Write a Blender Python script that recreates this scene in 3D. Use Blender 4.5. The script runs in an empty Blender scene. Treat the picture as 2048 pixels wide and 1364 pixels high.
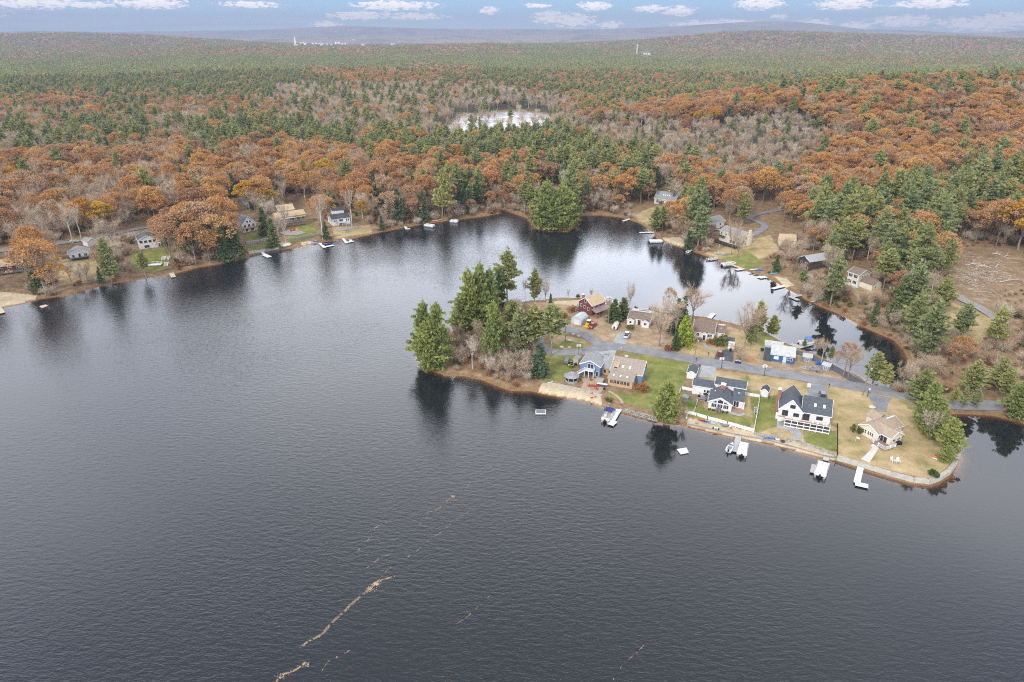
import bpy, math, random
import numpy as np
from math import radians, sin, cos, pi, hypot, atan2
R = random.Random(11)
NR = np.random.default_rng(5)
scene = bpy.context.scene
COL = scene.collection

# ------------------------------------------------------------------ camera
PITCH = radians(24.3); FPX = 1365.0; CAMH = 100.0
cam_d = bpy.data.cameras.new('camera')
cam_d.sensor_width = 36; cam_d.lens = FPX / 2048 * 36
cam_d.clip_start = 1; cam_d.clip_end = 60000
cam = bpy.data.objects.new('camera', cam_d); COL.objects.link(cam)
cam.location = (0, 0, CAMH); cam.rotation_euler = (pi / 2 - PITCH, 0, 0)
scene.camera = cam
scene.view_settings.view_transform = 'Standard'
scene.view_settings.look = 'None'
scene.view_settings.exposure = 0.12
scene.view_settings.gamma = 1.0
scene.cycles.use_denoising = False
scene.cycles.filter_width = 1.1
scene.cycles.max_bounces = 5
scene.cycles.diffuse_bounces = 2
scene.cycles.glossy_bounces = 2
scene.cycles.transmission_bounces = 2
scene.cycles.volume_bounces = 0
scene.cycles.transparent_max_bounces = 8
scene.cycles.use_adaptive_sampling = True
scene.cycles.adaptive_threshold = 0.01

def G(px, py, z=0.0):
    """the point of the plane at height z that the photograph shows at (px, py)"""
    a = px - 1024; b = 682 - py
    dy = FPX * cos(PITCH) + b * sin(PITCH); dz = -FPX * sin(PITCH) + b * cos(PITCH)
    t = (z - CAMH) / min(dz, -2.0)
    return (a * t, dy * t, z)

def proj(x, y, z):
    zc = y * cos(PITCH) - (z - CAMH) * sin(PITCH)
    yc = y * sin(PITCH) + (z - CAMH) * cos(PITCH)
    zc = np.maximum(zc, 1e-3)
    return 1024 + FPX * x / zc, 682 - FPX * yc / zc

# ------------------------------------------------------------------ sky and sun
SUN_EL = radians(38); SUN_AZ = radians(215)        # sun behind the left shoulder
world = bpy.data.worlds.new('World'); scene.world = world
world.use_nodes = True
nt = world.node_tree; nt.nodes.clear()
def N(t, kind, **kw):
    n = t.nodes.new(kind)
    for k, v in kw.items(): setattr(n, k, v)
    return n
def math_n(t, op, a, b=None, c=None, clamp=False):
    n = t.nodes.new('ShaderNodeMath'); n.operation = op; n.use_clamp = clamp
    for i, v in enumerate((a, b, c)):
        if v is None: continue
        if isinstance(v, (int, float)): n.inputs[i].default_value = v
        else: t.links.new(v, n.inputs[i])
    return n.outputs[0]
def ramp(t, fac, stops, interp='LINEAR'):
    n = t.nodes.new('ShaderNodeValToRGB'); n.color_ramp.interpolation = interp
    e = n.color_ramp.elements
    while len(e) < len(stops): e.new(0.5)
    for i, (p, c) in enumerate(stops):
        e[i].position = p; e[i].color = (*c, 1) if len(c) == 3 else c
    t.links.new(fac, n.inputs[0])
    return n.outputs[0]
def mixc(t, fac, a, b, blend='MIX'):
    n = t.nodes.new('ShaderNodeMix'); n.data_type = 'RGBA'; n.blend_type = blend
    for i, v in ((0, fac), (6, a), (7, b)):
        if isinstance(v, (int, float)): n.inputs[i].default_value = v
        elif isinstance(v, tuple): n.inputs[i].default_value = (*v, 1)
        else: t.links.new(v, n.inputs[i])
    return n.outputs[2]

tc = N(nt, 'ShaderNodeTexCoord')
sky = N(nt, 'ShaderNodeTexSky', sky_type='NISHITA', sun_disc=False, sun_elevation=SUN_EL, sun_rotation=SUN_AZ, altitude=200)
sep = N(nt, 'ShaderNodeSeparateXYZ'); nt.links.new(tc.outputs['Generated'], sep.inputs[0])
X, Y, Z = sep.outputs
el = math_n(nt, 'MULTIPLY', math_n(nt, 'ARCSINE', Z), 180 / pi)           # elevation in degrees
az = math_n(nt, 'MULTIPLY', math_n(nt, 'ARCTAN2', X, Y), 180 / pi)        # azimuth in degrees from +y
skyc = mixc(nt, 1.0, sky.outputs[0], (0.085, 0.09, 0.105), 'MULTIPLY')
# pale blue horizon band, lit cumulus low down, a broken bright cloud sheet above
band = ramp(nt, math_n(nt, 'DIVIDE', el, 6.0, clamp=True), [(0.0, (0.80, 1.04, 1.22)), (0.2, (0.52, 0.92, 1.24)), (0.5, (0.30, 0.76, 1.2)), (1.0, (0.5, 0.75, 1.0))])
comb = N(nt, 'ShaderNodeCombineXYZ'); nt.links.new(math_n(nt, 'MULTIPLY', az, 0.85), comb.inputs[0]); nt.links.new(math_n(nt, 'MULTIPLY', el, 2.6), comb.inputs[1])
n1 = N(nt, 'ShaderNodeTexNoise'); n1.inputs['Scale'].default_value = 2.2; n1.inputs['Detail'].default_value = 7; n1.inputs['Roughness'].default_value = 0.62; nt.links.new(comb.outputs[0], n1.inputs[0])
nz = math_n(nt, 'SUBTRACT', n1.outputs['Fac'], 0.5)
comb2 = N(nt, 'ShaderNodeCombineXYZ'); nt.links.new(math_n(nt, 'MULTIPLY', az, 0.09), comb2.inputs[0]); nt.links.new(math_n(nt, 'MULTIPLY', el, 2.2), comb2.inputs[1])
n2 = N(nt, 'ShaderNodeTexNoise'); n2.inputs['Scale'].default_value = 1.4; n2.inputs['Detail'].default_value = 5; nt.links.new(comb2.outputs[0], n2.inputs[0])
CLOUDS = [(650,48,32,7),(720,28,70,7),(830,30,65,6),(790,8,90,8),(978,18,20,7),(860,12,0.1,0.1),(1100,32,38,11),(1145,38,48,12),(1218,47,28,6),(1190,9,36,8),(1300,14,34,6),(1358,19,34,9),
          (1400,48,62,8),(1460,44,60,7),(1520,4,48,9),(1625,45,40,8),(1712,49,30,7),(1690,6,55,8),(1810,38,60,8),(1960,44,72,10),(2020,36,60,10),(1860,4,60,7),(300,3,70,8),(60,2,95,8),(175,6,50,5),(500,6,60,5),(1075,8,30,4),(1560,30,16,4),(1750,20,0.1,0.1),
          (2200,30,90,12),(-120,20,90,8),(1290,70,0.1,0.1)]
mask = None
for (cx, cy, w, h) in CLOUDS:
    if w < 1: continue
    a_ = math.degrees(atan2(cx - 1024, FPX * cos(PITCH) + (682 - cy) * sin(PITCH)))
    dx, dy, dz = cx - 1024, FPX * cos(PITCH) + (682 - cy) * sin(PITCH), -FPX * sin(PITCH) + (682 - cy) * cos(PITCH)
    e_ = math.degrees(atan2(dz, hypot(dx, dy)))
    kw = 1 / (w * 0.0335 * 1.1); kh = 1 / (h * 0.0335 * 1.35)
    u = math_n(nt, 'MULTIPLY', math_n(nt, 'SUBTRACT', az, a_), kw)
    v = math_n(nt, 'MULTIPLY', math_n(nt, 'SUBTRACT', el, e_ - 0.1), kh)
    d = math_n(nt, 'ADD', math_n(nt, 'MULTIPLY', u, u), math_n(nt, 'MULTIPLY', v, v))
    m = math_n(nt, 'SUBTRACT', 1.0, d)
    mask = m if mask is None else math_n(nt, 'MAXIMUM', mask, m)
n4 = N(nt, 'ShaderNodeTexNoise'); n4.inputs['Scale'].default_value = 6.0; n4.inputs['Detail'].default_value = 6; n4.inputs['Roughness'].default_value = 0.7; nt.links.new(comb.outputs[0], n4.inputs[0])
cm = math_n(nt, 'ADD', math_n(nt, 'ADD', 0.12, math_n(nt, 'MULTIPLY', math_n(nt, 'MAXIMUM', mask, -0.9), 0.95)), math_n(nt, 'MULTIPLY', nz, 4.6))
cm = math_n(nt, 'ADD', cm, math_n(nt, 'MULTIPLY', math_n(nt, 'SUBTRACT', n4.outputs['Fac'], 0.5), 2.2))
cum = math_n(nt, 'MULTIPLY', cm, 1.5, clamp=True)
leftgrey = math_n(nt, 'MULTIPLY', math_n(nt, 'SUBTRACT', n2.outputs['Fac'], 0.45), 4.0, clamp=True)
lw = math_n(nt, 'MULTIPLY', math_n(nt, 'SUBTRACT', -6.0, az), 0.06, clamp=True)
c0 = mixc(nt, math_n(nt, 'MULTIPLY', leftgrey, math_n(nt, 'ADD', math_n(nt, 'MULTIPLY', lw, 0.75), 0.2)), band, (0.62, 0.70, 0.92))
cshade = ramp(nt, math_n(nt, 'ADD', math_n(nt, 'MULTIPLY', cm, 0.35), math_n(nt, 'MULTIPLY', n4.outputs['Fac'], 0.5)), [(0.2, (1.0, 0.98, 1.08)), (0.55, (1.95, 1.8, 1.75))])
c1 = mixc(nt, cum, c0, cshade)
# cloud deck above about six degrees
dv = N(nt, 'ShaderNodeVectorMath', operation='DIVIDE'); zz = N(nt, 'ShaderNodeCombineXYZ')
zs = math_n(nt, 'MAXIMUM', Z, 0.06)
for i in range(3): nt.links.new(zs, zz.inputs[i])
nt.links.new(tc.outputs['Generated'], dv.inputs[0]); nt.links.new(zz.outputs[0], dv.inputs[1])
n3 = N(nt, 'ShaderNodeTexNoise'); n3.inputs['Scale'].default_value = 0.9; n3.inputs['Detail'].default_value = 6; nt.links.new(dv.outputs[0], n3.inputs[0])
deckv = ramp(nt, n3.outputs['Fac'], [(0.36, (0.55, 0.62, 0.74)), (0.5, (0.95, 0.97, 1.02)), (0.62, (1.12, 1.1, 1.1))])
elr = ramp(nt, math_n(nt, 'DIVIDE', el, 90.0, clamp=True), [(0.06, (1.0, 1.02, 1.07)), (0.11, (1.55, 1.57, 1.62)), (0.24, (1.55, 1.56, 1.6)), (0.36, (1.45, 1.46, 1.5)), (0.45, (0.9, 0.91, 0.94)), (0.56, (0.43, 0.44, 0.46)), (1.0, (0.48, 0.48, 0.5))])
DECK = 1.78
ga = math_n(nt, 'MULTIPLY', math_n(nt, 'SUBTRACT', az, 7.0), 1/24.0); ge = math_n(nt, 'MULTIPLY', math_n(nt, 'SUBTRACT', el, 16.0), 1/9.0)
gl_ = math_n(nt, 'EXPONENT', math_n(nt, 'MULTIPLY', math_n(nt, 'ADD', math_n(nt, 'MULTIPLY', ga, ga), math_n(nt, 'MULTIPLY', ge, ge)), -1.0))
gb = math_n(nt, 'MULTIPLY', math_n(nt, 'ADD', math_n(nt, 'MULTIPLY', gl_, 1.15), 1.0), DECK); gbc = N(nt, 'ShaderNodeCombineXYZ')
for i in range(3): nt.links.new(gb, gbc.inputs[i])
deck = mixc(nt, 1.0, mixc(nt, 1.0, deckv, elr, 'MULTIPLY'), gbc.outputs[0], 'MULTIPLY')
c2 = mixc(nt, math_n(nt, 'DIVIDE', math_n(nt, 'SUBTRACT', el, 4.0), 6.0, clamp=True), c1, deck)
fin = mixc(nt, 0.85, skyc, c2)
below = mixc(nt, math_n(nt, 'MULTIPLY', el, -1.0, clamp=True), fin, (0.25, 0.27, 0.27))
bg = N(nt, 'ShaderNodeBackground'); bg.inputs[1].default_value = 1.0
nt.links.new(below, bg.inputs[0])
wo = N(nt, 'ShaderNodeOutputWorld'); nt.links.new(bg.outputs[0], wo.inputs[0])
world.cycles.sampling_method = 'MANUAL'; world.cycles.sample_map_resolution = 512

sd_ = bpy.data.lights.new('sun', 'SUN'); sd_.energy = 2.7; sd_.angle = radians(10); sd_.color = (1.0, 0.95, 0.87)
sun = bpy.data.objects.new('sun', sd_); COL.objects.link(sun)
# nishita sun_rotation is measured from +y clockwise
from mathutils import Vector
sdir = Vector((sin(SUN_AZ) * cos(SUN_EL), cos(SUN_AZ) * cos(SUN_EL), sin(SUN_EL)))
sun.rotation_euler = (-sdir).to_track_quat('-Z', 'Y').to_euler()

# ------------------------------------------------------------------ helpers
def tag(o, label=None, cat=None, group=None, kind=None):
    if label: o['label'] = label
    if cat: o['category'] = cat
    if group: o['group'] = group
    if kind: o['kind'] = kind
    return o

MATS = {}
def M(name, c1, c2=None, scale=1.0, rough=0.8, bump=0.0, metal=0.0, detail=4, spec=0.3, stretch=None, coat=0):
    if name in MATS: return MATS[name]
    m = bpy.data.materials.new(name); m.use_nodes = True; t = m.node_tree
    b = t.nodes['Principled BSDF']
    b.inputs['Roughness'].default_value = rough; b.inputs['Metallic'].default_value = metal
    b.inputs['Specular IOR Level'].default_value = spec
    if coat: b.inputs['Coat Weight'].default_value = coat
    c2 = c2 or tuple(v * 0.8 for v in c1)
    tcn = t.nodes.new('ShaderNodeTexCoord'); nn = t.nodes.new('ShaderNodeTexNoise')
    nn.inputs['Scale'].default_value = scale; nn.inputs['Detail'].default_value = detail
    if stretch:
        mp = t.nodes.new('ShaderNodeMapping'); mp.inputs['Scale'].default_value = stretch
        t.links.new(tcn.outputs['Object'], mp.inputs[0]); t.links.new(mp.outputs[0], nn.inputs[0])
    else: t.links.new(tcn.outputs['Object'], nn.inputs[0])
    t.links.new(ramp(t, nn.outputs['Fac'], [(0.32, c2), (0.68, c1)]), b.inputs['Base Color'])
    if bump:
        bp = t.nodes.new('ShaderNodeBump'); bp.inputs['Strength'].default_value = bump; bp.inputs['Distance'].default_value = 0.05
        t.links.new(nn.outputs['Fac'], bp.inputs['Height']); t.links.new(bp.outputs[0], b.inputs['Normal'])
    MATS[name] = m
    return m

def np_mesh(name, v, f, mats=(), mi=None, smooth=False):
    """mesh from numpy arrays; f is (n,3) or (n,4) or a list of such arrays"""
    me = bpy.data.meshes.new(name)
    fl = f if isinstance(f, list) else [f]
    fl = [a for a in fl if len(a)]
    me.vertices.add(len(v)); me.vertices.foreach_set('co', np.asarray(v, dtype=np.float32).ravel())
    loops = np.concatenate([a.ravel() for a in fl]).astype(np.int32)
    tot = np.concatenate([np.full(len(a), a.shape[1], dtype=np.int32) for a in fl])
    st = np.concatenate([[0], np.cumsum(tot)[:-1]]).astype(np.int32)
    me.loops.add(len(loops)); me.loops.foreach_set('vertex_index', loops)
    me.polygons.add(len(tot)); me.polygons.foreach_set('loop_start', st)
    try: me.polygons.foreach_set('loop_total', tot)
    except Exception: pass
    for m in mats: me.materials.append(m)
    if mi is not None: me.polygons.foreach_set('material_index', np.asarray(mi, dtype=np.int32))
    if smooth: me.polygons.foreach_set('use_smooth', np.ones(len(tot), dtype=bool))
    me.update(calc_edges=True); me.validate()
    return me

class MB:
    """collects boxes, prisms and tubes, then links them as ONE mesh object"""
    def __init__(s): s.v = []; s.f = []
    def add(s, vs, fs):
        o = len(s.v); s.v += [tuple(p) for p in vs]; s.f += [tuple(i + o for i in q) for q in fs]; return s
    def box(s, x0, x1, y0, y1, z0, z1):
        return s.add([(x0,y0,z0),(x1,y0,z0),(x1,y1,z0),(x0,y1,z0),(x0,y0,z1),(x1,y0,z1),(x1,y1,z1),(x0,y1,z1)],
                     [(3,2,1,0),(4,5,6,7),(0,1,5,4),(1,2,6,5),(2,3,7,6),(3,0,4,7)])
    def hexa(s, b, t):
        return s.add(list(b) + list(t), [(3,2,1,0),(4,5,6,7),(0,1,5,4),(1,2,6,5),(2,3,7,6),(3,0,4,7)])
    def prism(s, poly, z0, z1, top=None):
        n = len(poly); t = top or poly
        return s.add([(p[0],p[1],z0) for p in poly] + [(p[0],p[1],z1) for p in t],
                     [tuple(range(n-1,-1,-1)), tuple(range(n,2*n))] + [(i,(i+1)%n,n+(i+1)%n,n+i) for i in range(n)])
    def bar(s, a, b, w, h=None):
        """rectangular bar between two points"""
        a = Vector(a); b = Vector(b); h = h or w
        d = (b - a).normalized(); u = d.cross(Vector((0,0,1)))
        if u.length < 1e-3: u = Vector((1,0,0))
        u.normalize(); n = u.cross(d); u *= w/2; n *= h/2
        return s.hexa([a-u-n, a+u-n, a+u+n, a-u+n], [b-u-n, b+u-n, b+u+n, b-u+n])
    def tube(s, pts, r, k=6):
        pts = [Vector(p) for p in pts]; rs = r if isinstance(r, (list, tuple)) else [r]*len(pts)
        base = len(s.v); vs = []
        for i, p in enumerate(pts):
            d = (pts[min(i+1,len(pts)-1)] - pts[max(i-1,0)]).normalized()
            u = d.cross(Vector((0.3,0.1,1)) if abs(d.z) < .9 else Vector((1,0,0))).normalized(); w = d.cross(u)
            vs += [p + (u*cos(2*pi*j/k) + w*sin(2*pi*j/k))*rs[i] for j in range(k)]
        fs = [(i*k+j, i*k+(j+1)%k, (i+1)*k+(j+1)%k, (i+1)*k+j) for i in range(len(pts)-1) for j in range(k)]
        fs += [tuple(range(k-1,-1,-1)), tuple(range((len(pts)-1)*k, len(pts)*k))]
        return s.add(vs, fs)
    def lathe(s, prof, k=12, c=(0,0,0), sx=1, sy=1):
        n = len(prof); vs = [(c[0]+r*cos(2*pi*j/k)*sx, c[1]+r*sin(2*pi*j/k)*sy, c[2]+z) for r, z in prof for j in range(k)]
        fs = [(i*k+j, i*k+(j+1)%k, (i+1)*k+(j+1)%k, (i+1)*k+j) for i in range(n-1) for j in range(k)]
        fs += [tuple(range(k-1,-1,-1)), tuple(range((n-1)*k, n*k))]
        return s.add(vs, fs)
    def build(s, name, m, parent=None, smooth=False, bevel=0):
        me = bpy.data.meshes.new(name); me.from_pydata(s.v, [], s.f)
        if m is not None: me.materials.append(m)
        if smooth:
            for p in me.polygons: p.use_smooth = True
        me.update()
        o = bpy.data.objects.new(name, me); COL.objects.link(o)
        if parent is not None: o.parent = parent
        if bevel:
            bv = o.modifiers.new('bevel', 'BEVEL'); bv.width = bevel; bv.segments = 1; bv.limit_method = 'ANGLE'
        return o

def thing(name, label, cat, loc=(0,0,0), rz=0.0, group=None):
    o = bpy.data.objects.new(name, None); COL.objects.link(o); o.empty_display_size = 0.5
    o.location = loc; o.rotation_euler = (0, 0, rz)
    return tag(o, label, cat, group)

def copy_tree(o, parent=None, **kw):
    c = o.copy(); COL.objects.link(c); c.parent = parent
    for ch in o.children: copy_tree(ch, c)
    return c

def inside(poly, x, y):
    """even-odd test, vectorised"""
    x = np.asarray(x, dtype=float); y = np.asarray(y, dtype=float); r = np.zeros(x.shape, bool)
    n = len(poly)
    for i in range(n):
        x1, y1 = poly[i][:2]; x2, y2 = poly[(i+1) % n][:2]
        if y1 == y2: continue
        c = ((y1 > y) != (y2 > y)) & (x < (x2-x1)*(y-y1)/(y2-y1)+x1)
        r ^= c
    return r

def sdist(poly, x, y):
    """distance to the outline, negative inside"""
    x = np.asarray(x, dtype=float); y = np.asarray(y, dtype=float); d = np.full(x.shape, 1e18)
    n = len(poly)
    for i in range(n):
        x1, y1 = poly[i][:2]; x2, y2 = poly[(i+1) % n][:2]
        ex, ey = x2-x1, y2-y1; L = ex*ex+ey*ey + 1e-9
        t = np.clip(((x-x1)*ex+(y-y1)*ey)/L, 0, 1)
        d = np.minimum(d, (x-x1-t*ex)**2+(y-y1-t*ey)**2)
    d = np.sqrt(d)
    return np.where(inside(poly, x, y), -d, d)

def smooth01(t):
    t = np.clip(t, 0, 1); return t*t*(3-2*t)

# ------------------------------------------------------------------ the shape of the land
FAR_SHORE = [(-260,680),(-100,640),(0,615),(45,606),(80,597),(130,590),(175,578),(215,568),(260,560),(300,553),(345,548),(400,533),(440,527),(475,520),(497,512),(540,502),
    (580,497),(640,484),(700,477),(740,468),(790,458),(850,447),(905,440),(960,433),(998,427),(1006,419),(1014,421),(1035,429),(1055,436),(1064,447),(1072,457),(1100,463),(1135,463),
    (1148,455),(1155,441),(1160,431),(1200,430),(1240,434),(1262,440),(1285,448),(1300,460),(1318,478),(1335,485),(1360,493),(1395,505),(1430,517),(1455,528),(1490,540),(1520,550),
    (1545,560),(1570,575),(1595,588),(1615,600),(1640,612),(1680,628),(1720,650),(1760,668),(1790,680),(1808,700),(1818,720),(1828,742),(1850,762),(1880,768),(1906,775),(1912,786),
    (1880,789),(1830,787),(1790,784),(1742,772),(1715,752),(1685,741),(1662,726),(1641,714),(1612,704),(1583,692),(1571,688),(1549,676),(1535,667),(1517,661),(1461,647),(1435,642),(1413,636),
    (1392,634),(1350,628),(1308,623),(1258,617),(1230,607),(1198,599),(1155,598),(1118,597),(1074,602),(1058,603),(1030,608),(1000,618),(975,635),(950,650),(920,660),(900,664),
    (880,672),(860,685),(842,702),(838,715),(842,726),(858,740),(894,750),(929,752),(964,759),(999,773),(1023,781),(1060,781),(1089,788),(1119,793),(1148,797),(1177,803),(1200,811),
    (1215,817),(1235,823),(1260,830),(1300,840),(1330,847),(1365,850),(1400,858),(1435,867),(1474,874.6),(1540,887),(1581,897.5),(1593,902),(1646,917),(1674,921),(1716,936),(1738,943),
    (1782,956),(1826,967),(1856,970.5),(1878,963),(1900,949),(1914,930),(1920,912),(1914,895),(1902,880),(1892,860),(1884,845),(1886,829),(1920,827),(1960,829),(1990,831),(2010,836),(2048,846),(2200,885)]
LAKE = [(-700.0, -500.0)] + [(-700.0, 180.0)] + [G(*p)[:2] for p in FAR_SHORE] + [(420.0, 90.0), (420.0, -500.0)]
POND = [G(*p, 1.0)[:2] for p in [(840,292),(870,262),(905,240),(925,228),(985,224),(1020,219),(1075,224),(1124,230),(1126,245),(1100,262),(1070,286),(1040,296),(960,299),(880,300)]]
PEN = [G(*p)[:2] for p in [(800,600),(1050,590),(1240,595),(1420,622),(1600,680),(1750,752),(1912,790),(2300,800),(2300,900),(1900,1000),(1200,840),(820,760)]]
BEACH = [G(*p, 0.5)[:2] for p in [(1375,838),(1420,842),(1510,868),(1600,884),(1674,914),(1674,930),(1540,894),(1474,880),(1374,858)]]
HILLS = [  # x, y, rx, ry, height
    (340, 680, 230, 150, 29), (150, 900, 330, 120, 10), (640, 720, 260, 170, 30), (-420, 1500, 500, 300, 6),
    (-4300, 4700, 1500, 800, 56), (-2500, 4700, 850, 700, 54), (-3300, 4300, 500, 400, 14), (-1000, 3300, 700, 420, 22), (-150, 3600, 500, 500, 24), (1350, 4600, 650, 500, 62), (2200, 4500, 800, 500, 44), (3100, 4300, 900, 600, 26), (500, 5000, 600, 500, 14),
    (4200, 3100, 1500, 900, 30), (4600, 7000, 2600, 900, 80), (-2500, 7200, 3400, 900, 50), (1500, 7600, 2600, 800, 62), (5200, 10800, 1500, 500, 120), (-6500, 10500, 1800, 600, 95), (7500, 8600, 2500, 1000, 130),
    (4300, 12300, 1500, 800, 215), (2600, 12600, 1500, 800, 60), (6200, 12000, 1800, 800, 60), (9300, 11300, 1500, 900, 290), (-3000, 12900, 1000, 700, 60), (-900, 12900, 2600, 800, 60), (-5500, 12600, 2200, 800, 45),
    (-8200, 12000, 1800, 800, 55), (0, 13200, 20000, 700, 106), (0, 10000, 20000, 900, 30), (-2600, 8800, 700, 400, 40), (-900, 6300, 900, 300, 30), (600, 6400, 700, 250, 34), (2600, 5900, 800, 300, 44), (-4600, 6400, 900, 400, 50)]
def height(x, y):
    x = np.asarray(x, dtype=float); y = np.asarray(y, dtype=float)
    sd = np.minimum(sdist(LAKE, x, y), 1e9)
    sp = sdist(POND, x, y)
    s = np.minimum(sd, sp)
    pen = inside(PEN, x, y)
    h = np.where(s < 0, np.maximum(-2.5, 0.16*s), np.minimum(0.7*s, 1.0))
    rise = 2.0*smooth01((s-2)/30) + 3.0*smooth01((s-30)/200)
    h = h + np.where(pen | (s < 0), 0, rise * smooth01((sdist(PEN, x, y)-1)/25))
    b = inside(BEACH, x, y)
    h = np.where(b & (s > 0), np.minimum(h, 0.5), h)
    hh = np.zeros_like(h)
    for (cx, cy, rx, ry, ht) in HILLS:
        hh += ht*np.exp(-((x-cx)/rx)**2-((y-cy)/ry)**2)
    r = np.hypot(x, y)
    und = (np.sin(x/170+1.3)*np.cos(y/210)+np.sin(x/73+y/91)*0.5)*1.2*smooth01((r-500)/500) + (np.sin(x/900+2)*np.sin(y/1300+1)+0.6*np.sin(x/410-y/530))*5*smooth01((r-2500)/3000)
    far = smooth01((s-6)/60)
    return h + np.where(s > 0, (hh+und)*far, 0)

def GT(px, py, n=60):
    """the point of the land that the photograph shows at (px, py)"""
    z = 1.0
    for _ in range(n):
        p = G(px, py, z); hz = float(height(np.array([p[0]]), np.array([p[1]]))[0])
        if abs(hz-z) < 0.01: break
        z = z + 0.5*(max(hz, 0)-z)
    return (p[0], p[1], z)
PZ = 1.0

def grid_mesh(name, r0, r1, nr, amax, na, zf, keep=None):
    rr = np.geomspace(r0, r1, nr); aa = np.linspace(-amax, amax, na)
    RR, AA = np.meshgrid(rr, aa, indexing='ij'); x = RR*np.sin(AA); y = RR*np.cos(AA)
    z = zf(x, y)
    v = np.stack([x, y, z], -1).reshape(-1, 3)
    idx = np.arange(nr*na).reshape(nr, na)
    f = np.stack([idx[:-1,:-1], idx[:-1,1:], idx[1:,1:], idx[1:,:-1]], -1).reshape(-1, 4)
    if keep is not None:
        k = keep(x, y, z).reshape(nr, na); kk = (k[:-1,:-1]|k[:-1,1:]|k[1:,1:]|k[1:,:-1]).ravel(); f = f[kk]
    return v, f, x.ravel(), y.ravel()

def attr(me, name, vals):
    a = me.attributes.new(name, 'FLOAT', 'POINT'); a.data.foreach_set('value', np.asarray(vals, dtype=np.float32)); return a
def softmask(polys, x, y, soft):
    m = np.zeros(x.shape)
    for p in polys:
        c = np.array([q[:2] for q in p]); sel = (x > c[:,0].min()-soft*3) & (x < c[:,0].max()+soft*3) & (y > c[:,1].min()-soft*3) & (y < c[:,1].max()+soft*3)
        d = np.full(x.shape, 99.0); d[sel] = sdist(p, x[sel], y[sel]); m = np.maximum(m, 1-smooth01((d+soft)/(2*soft)))
    return m
def pxpoly(pts, z=1.0): return [G(*p, z)[:2] for p in pts]
def gtpoly(pts): return [GT(*p)[:2] for p in pts]
LAWN_GREEN = [pxpoly([(1095,690),(1100,680),(1130,700),(1165,712),(1140,745),(1125,760),(1090,765),(1075,740),(1085,712)]),
    pxpoly([(1228,702),(1260,704),(1330,718),(1378,727),(1370,760),(1350,790),(1300,822),(1225,795),(1210,778),(1260,790),(1290,770),(1290,720)]),
    pxpoly([(1360,780),(1395,810),(1425,825),(1480,830),(1505,845),(1500,862),(1370,830)]), pxpoly([(1500,795),(1555,790),(1560,850),(1510,870)]),
    pxpoly([(1600,855),(1672,862),(1674,905),(1610,885)]), pxpoly([(1490,745),(1500,755),(1490,780),(1520,785),(1490,790)]), pxpoly([(1515,662),(1540,672),(1590,700),(1555,708),(1500,680),(1490,665)]),
    pxpoly([(1130,680),(1168,688),(1165,697),(1110,695)])]
LAWN_DRY = [pxpoly([(1300,690),(1420,700),(1425,712),(1360,708)]), pxpoly([(1395,735),(1800,790),(1900,850),(1915,930),(1860,960),(1680,915),(1500,868),(1420,850),(1400,780)]), pxpoly([(1380,655),(1500,668),(1560,720),(1420,715),(1340,700)]),
    pxpoly([(1100,665),(1172,680),(1165,698),(1100,698)])]
# ------------------------------------------------------------------ ground
SANDY = [BEACH, pxpoly([(1085,768),(1110,768),(1150,776),(1200,790),(1205,812),(1177,804),(1120,794),(1075,784)], 0.6), pxpoly([(1085,603),(1160,600),(1200,600),(1180,612),(1150,612),(1100,606)]),
    gtpoly([(-100,600),(0,583),(75,590),(70,600),(0,618),(-100,640)]), gtpoly([(1325,476),(1360,474),(1372,490),(1345,494)]), gtpoly([(1548,552),(1572,556),(1590,572),(1572,576)]), gtpoly([(600,485),(632,480),(640,487),(605,493)])]
LAWN_GREEN += [gtpoly([(488,466),(530,462),(535,474),(492,482)]), gtpoly([(490,492),(560,486),(570,496),(498,508)]), gtpoly([(576,468),(618,442),(640,470),(600,482),(578,486)]), gtpoly([(262,505),(345,495),(330,540),(265,540)]), gtpoly([(1440,520),(1500,505),(1530,525),(1500,545)])]
LAWN_DRY += [gtpoly([(1265,430),(1320,410),(1322,440),(1290,455)]), gtpoly([(1430,500),(1500,480),(1540,470),(1560,500),(1480,540),(1400,510)]), gtpoly([(110,520),(215,515),(230,560),(120,570)]), gtpoly([(1700,578),(1760,575),(1765,600),(1720,605)]), gtpoly([(665,455),(740,450),(745,468),(670,478)]), gtpoly([(1890,600),(2000,640),(1960,690),(1880,660)])]
CLEARING = gtpoly([(1890,500),(1905,484),(1950,488),(2048,510),(2200,520),(2200,640),(1990,620),(1900,590),(1885,540)])
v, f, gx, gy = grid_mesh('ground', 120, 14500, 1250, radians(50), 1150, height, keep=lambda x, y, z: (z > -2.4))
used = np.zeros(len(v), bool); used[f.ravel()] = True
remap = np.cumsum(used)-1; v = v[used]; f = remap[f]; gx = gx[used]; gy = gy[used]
sd_l = np.minimum(sdist(LAKE, gx, gy), sdist(POND, gx, gy))
gr = np.hypot(gx, gy)

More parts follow.
